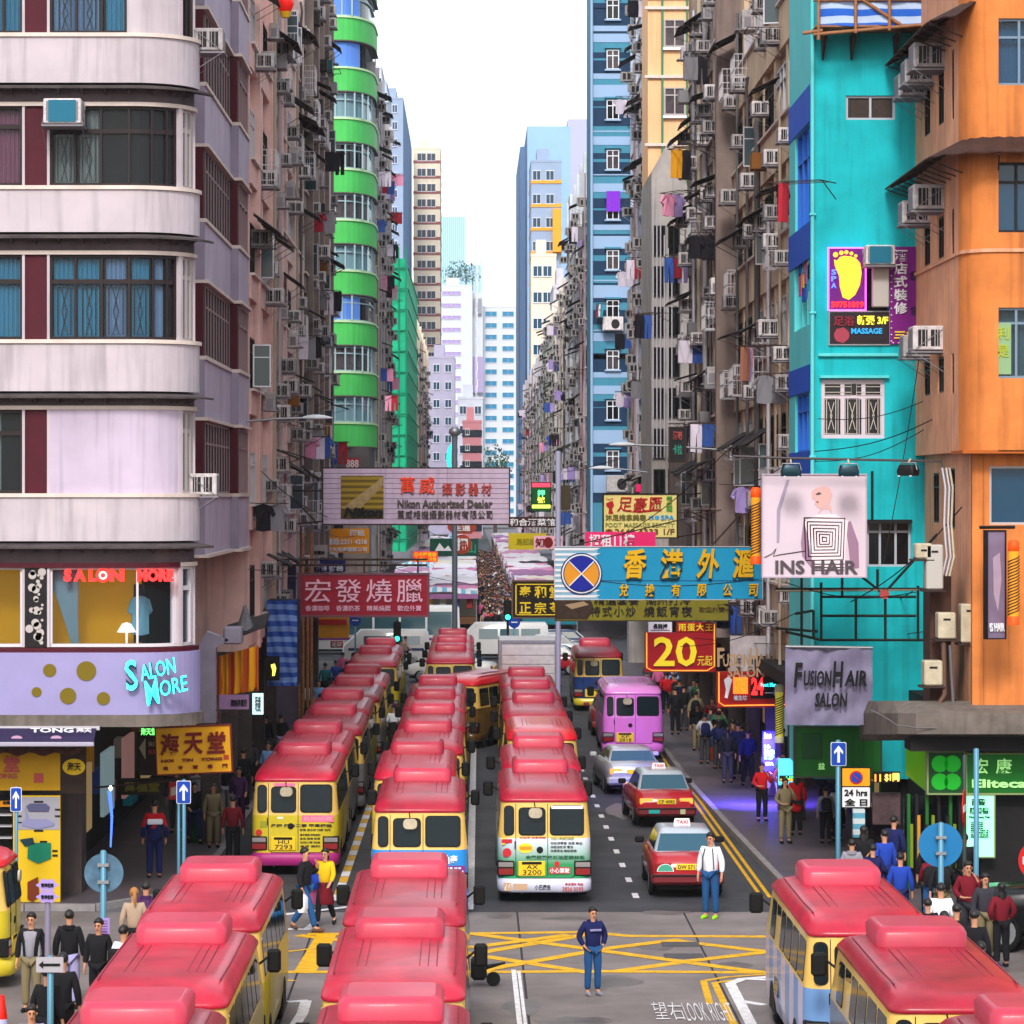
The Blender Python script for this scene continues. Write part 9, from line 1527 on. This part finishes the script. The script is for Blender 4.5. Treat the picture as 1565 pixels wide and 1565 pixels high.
# metal frame and boxes on the turquoise wall
fr = empty('balcony_frame', (0, 0, 0), label='black iron framework with green cables on the lower turquoise wall', cat='iron frame'); FYY = 79.4; q = lambda a, b: (X(a, FYY), FYY, Z(b, FYY)); db = mat('dark_iron', '16201c', .6)
for a, b in (((1185, 900), (1410, 900)), ((1255, 912), (1400, 912)), ((1255, 978), (1420, 978)), ((1255, 890), (1255, 978)), ((1308, 912), (1308, 978)), ((1353, 905), (1353, 978)), ((1403, 895), (1403, 978)), ((1255, 941), (1400, 941)), ((1225, 730), (1225, 990)), ((1333, 720), (1333, 795)), ((1287, 883), (1287, 912)), ((1341, 870), (1341, 900)), ((1353, 910), (1315, 880)), ((1353, 905), (1465, 780)), ((1215, 938), (1243, 933)), ((1243, 933), (1243, 975)), ((1185, 960), (1250, 965)), ((1200, 965), (1255, 978))): MB().tube([q(*a), q(*b)], .035, 5).build('bar', db, fr)
MB().tube([q(1185, 903), q(1290, 902), q(1408, 901)], .03, 5).build('pale_rail', M_['cream'], fr); MB().prism(circ(0, 0, .12, 12), -.05, .05).build('red_disc', mat('dull_red_ink', (.40, .06, .06), .6), fr, (X(1351, FYY), FYY - .06, Z(908, FYY)))
for i, (px0, px1, py0, py1, m) in enumerate(((1429, 1456, 935, 975, M_['cream']), (1464, 1492, 922, 981, M_['cream']), (1408, 1436, 1008, 1046, M_['cream']), (1395, 1420, 830, 853, M_['cream']), (1411, 1437, 832, 900, mat('pale_duct', 'a8a29c', .5)))):
 Yb = 74.5; o = MB().bbox(X(px0, Yb), X(px1, Yb), Yb - .5, Yb, Z(py1, Yb), Z(py0, Yb), .03).build('switch_box', m, None, label='%s on the corner between the turquoise and orange walls' % ('cream outdoor unit, middle of three', 'tall grey-cream meter box, rightmost', 'lowest cream outdoor unit', 'small cream box, highest', 'pale duct casing above the boxes')[i], cat='utility box', group='utility boxes at the building corner'); MB().box(X(px0 + 8, Yb), X(px1 - 8, Yb), Yb - .51, Yb - .5, Z(py0 + 12, Yb), Z(py0 + 9, Yb)).build('slot', M_['dark'], o); MB().bbox(X(px0 - 4, Yb), X(px1 + 4, Yb), Yb - .5, Yb + .2, Z(py1 + 4, Yb), Z(py1 + 1, Yb), .01).build('bracket', M_['rust'], o)
fp = empty('flue_pipes', (0, 0, 0), label='bundle of pale pipes running down the corner of the orange building', cat='pipes'); 
for off in (0, 6, 11): MB().tube([(X(p + off, 74.3), 74.1, Z(y, 74.3)) for p, y in ((1438, 715), (1443, 745), (1441, 800), (1445, 850), (1438, 880))], .028, 6).build('pipe', (M_['alu'], mat('brown_pipe', '5c4438', .6), M_['cream'])[off % 3], fp)
MB().tube([(X(p, 74.3), 74.1, Z(y, 74.3)) for p, y in ((1450, 985), (1452, 1030), (1455, 1075))], .04, 6).build('pipe', mat('grey_pipe', '5d5a5c', .6), fp); MB().tube([(X(p, 74.3), 74.1, Z(y, 74.3)) for p, y in ((1440, 980), (1442, 1060), (1430, 1080))], .06, 6).build('pipe', mat('brown_pipe', '5c4438', .6), fp)
mbx = MB(); mbx.box(X(1420, 75), X(1452, 75), 74.8, 76, Z(1085, 75), Z(880, 75)); mbx.build('recess_wall', mat('brown_recess', '4a3026', .8, noise=.4, scale=2), fp)
# laundry that shows clearly in the photograph
def wash(px, py, Y, side, label, seq, ang=0): o = put_laundry(X(px, Y), Y, Z(py, Y), side, label, seq); o.rotation_euler.z += R(ang); return o
wash(1238, 282, 81.2, 1, 'white and black shirts bunched on hangers above magenta cloth, by the turquoise corner', [(0, 0), (0, 0), (0, 1), (0, 1), (1, 5)], 60); wash(1178, 530, 92, 1, 'pink, purple and brown cloths drying below the long balcony wall', [(2, 3), (1, 2), (1, 2), (2, 6), (1, 6)], 55); wash(1075, 228, 112, 1, 'black and amber garments under a steep awning', [(1, 1), (1, 7)], 30); wash(1062, 295, 114, 1, 'lilac and pink garments low on the brown-grey block', [(0, 2), (0, 3)], 30); wash(1012, 480, 133, 1, 'blue and dark garments on the gabled block', [(1, 4), (1, 1)], 30); wash(585, 604, 200, -1, 'magenta washing on the weathered left block', [(1, 3), (1, 5)])
lt_ = empty('red_lantern', (X(436, 100), 100, Z(6, 100)), label='red lantern with yellow fringe hanging at the top of the left row', cat='lantern'); MB().lathe([(.05, -.28), (.18, -.22), (.27, 0), (.18, .22), (.05, .28)], 12).build('body', mat('lantern_red', 'd01408', .5, emit=.2), lt_); MB().lathe([(.12, -.42), (.18, -.24)], 10).build('fringe', mat('lantern_yellow', 'd8a818', .6), lt_); MB().tube([(0, 0, .2), (-.3, 0, .5)], .015, 4).build('cord', M_['rust'], lt_)
# black trolley beside the foreground bus
s = empty('hand_trolley', (X(737, 62), GY(1505), 0), label='black two-wheeled trolley with its handle pointing right beside the foreground minibus', cat='trolley'); MB().bbox(-.22, .08, -.3, .3, .12, .5, .06).build('body', M_['black'], s); MB().tube([(.05, 0, .32), (.42, .05, .40)], [.05, .02], 6).build('handle', M_['black'], s); MB().prism(circ(.2, .13, .13, 14), -.2, -.1).build('wheel', M_['black'], s)

# more of the left-hand clutter at street level
dk = empty('extract_duct', (X(322, 79), 79, 0), label='pale grey extract duct bending down beside the mustard banner', cat='duct'); gd = mat('duct_grey', '8a8494', .5, .3, noise=.2, scale=3)
MB().loft([[(-.28, 0, Z(1105, 79)), (.12, 0, Z(1105, 79)), (.12, .5, Z(1105, 79)), (-.28, .5, Z(1105, 79))], [(-.28, 0, Z(985, 79)), (.12, 0, Z(990, 79)), (.12, .5, Z(990, 79)), (-.28, .5, Z(985, 79))], [(-.1, 0, Z(965, 79)), (.45, 0, Z(978, 79)), (.45, .5, Z(978, 79)), (-.1, .5, Z(965, 79))]], 0, False).build('duct', gd, dk); MB().bbox(.3, .75, .0, .6, Z(985, 79), Z(958, 79), .04).build('duct_box', gd, dk)
sc = empty('sheet_canopy', (0, 0, 0), label='rusty grey sheet canopy with a tarpaulin heap above the mustard banner', cat='canopy'); MB().loft([[(X(338, 79.5), 79.5, Z(982, 79.5)), (X(405, 79.5), 79.5, Z(955, 79.5)), (X(405, 79.5), 81.5, Z(940, 79.5)), (X(338, 79.5), 81.5, Z(960, 79.5))], [(X(338, 79.5), 79.5, Z(985, 79.5)), (X(405, 79.5), 79.5, Z(959, 79.5)), (X(405, 79.5), 81.5, Z(944, 79.5)), (X(338, 79.5), 81.5, Z(964, 79.5))]], 0, False).build('sheet', M_['awn'], sc)
MB().loft([[(X(375 + 14 * math.cos(a) * (1 - k * .28), 80), 80 + .3 * math.sin(a), Z(962 - k * 12 + 2 * math.sin(a * 3), 80)) for a in [2 * math.pi * j / 9 for j in range(9)]] for k in range(4)], 0, False).build('tarpaulin_heap', mat('grey_sheet_heap', '6a6870', .6, noise=.4, scale=4), sc)
for k in range(7): MB().box(-9.3, -9.2, 77 + k * 5, 79.4 + k * 5, 1.0, 2.6).build('added_glow_panel', mat('added_shop_glow_%d' % (k % 3), [(.5, .34, .14), (.3, .42, .45), (.4, .2, .18)][k % 3], .5, emit=.18), SH); MB().box(10.5, 10.6, 85 + k * 6, 87.8 + k * 6, .9, 2.7).build('added_glow_panel', mat('added_shop_glow_%d' % (k % 3), [(.5, .34, .14), (.3, .42, .45), (.4, .2, .18)][k % 3], .5, emit=.18), RS)  # glowing panels added to brighten the shop arcades
# ================================================================= the many far air conditioners, one object
if MASS:
 mb = MB()
 for (x, y, z, s, k) in MASS:
  x0, x1 = (x, x + .56 * k) if s > 0 else (x - .56 * k, x)
  mb.box(x0, x1, y - .33 * k, y + .33 * k, z - .22 * k, z + .22 * k, 0); w = x1 - x0
  for (a, b) in ((.15, .42), (.55, .82)): mb.quad((x0 + w * a, y - .335 * k, z - .15 * k), (x0 + w * b, y - .335 * k, z - .15 * k), (x0 + w * b, y - .335 * k, z + .15 * k), (x0 + w * a, y - .335 * k, z + .15 * k), m=1)
  xo = x1 if s > 0 else x0; mb.bar((xo, y - .34 * k, z - .23 * k), (x1 if s < 0 else x0, y - .34 * k, z - .6 * k), .02, 2)
 mb.build('air_conditioner', [M_['ac'], M_['acd'], M_['alu']], kind='stuff', label='small air conditioners crowding the far facades', cat='air conditioners')
# ================================================================= air
hz = bpy.data.materials.new('haze_air'); hz.use_nodes = True; t = hz.node_tree; t.nodes.clear(); o_ = t.nodes.new('ShaderNodeOutputMaterial'); v = t.nodes.new('ShaderNodeVolumePrincipled'); v.inputs['Color'].default_value = (.93, .96, 1, 1); v.inputs['Density'].default_value = .00011; v.inputs['Anisotropy'].default_value = .2; t.links.new(v.outputs[0], o_.inputs['Volume'])
MB().box(-400, 400, -40, 1700, -1.2, 160).build('haze', hz, None, kind='stuff')
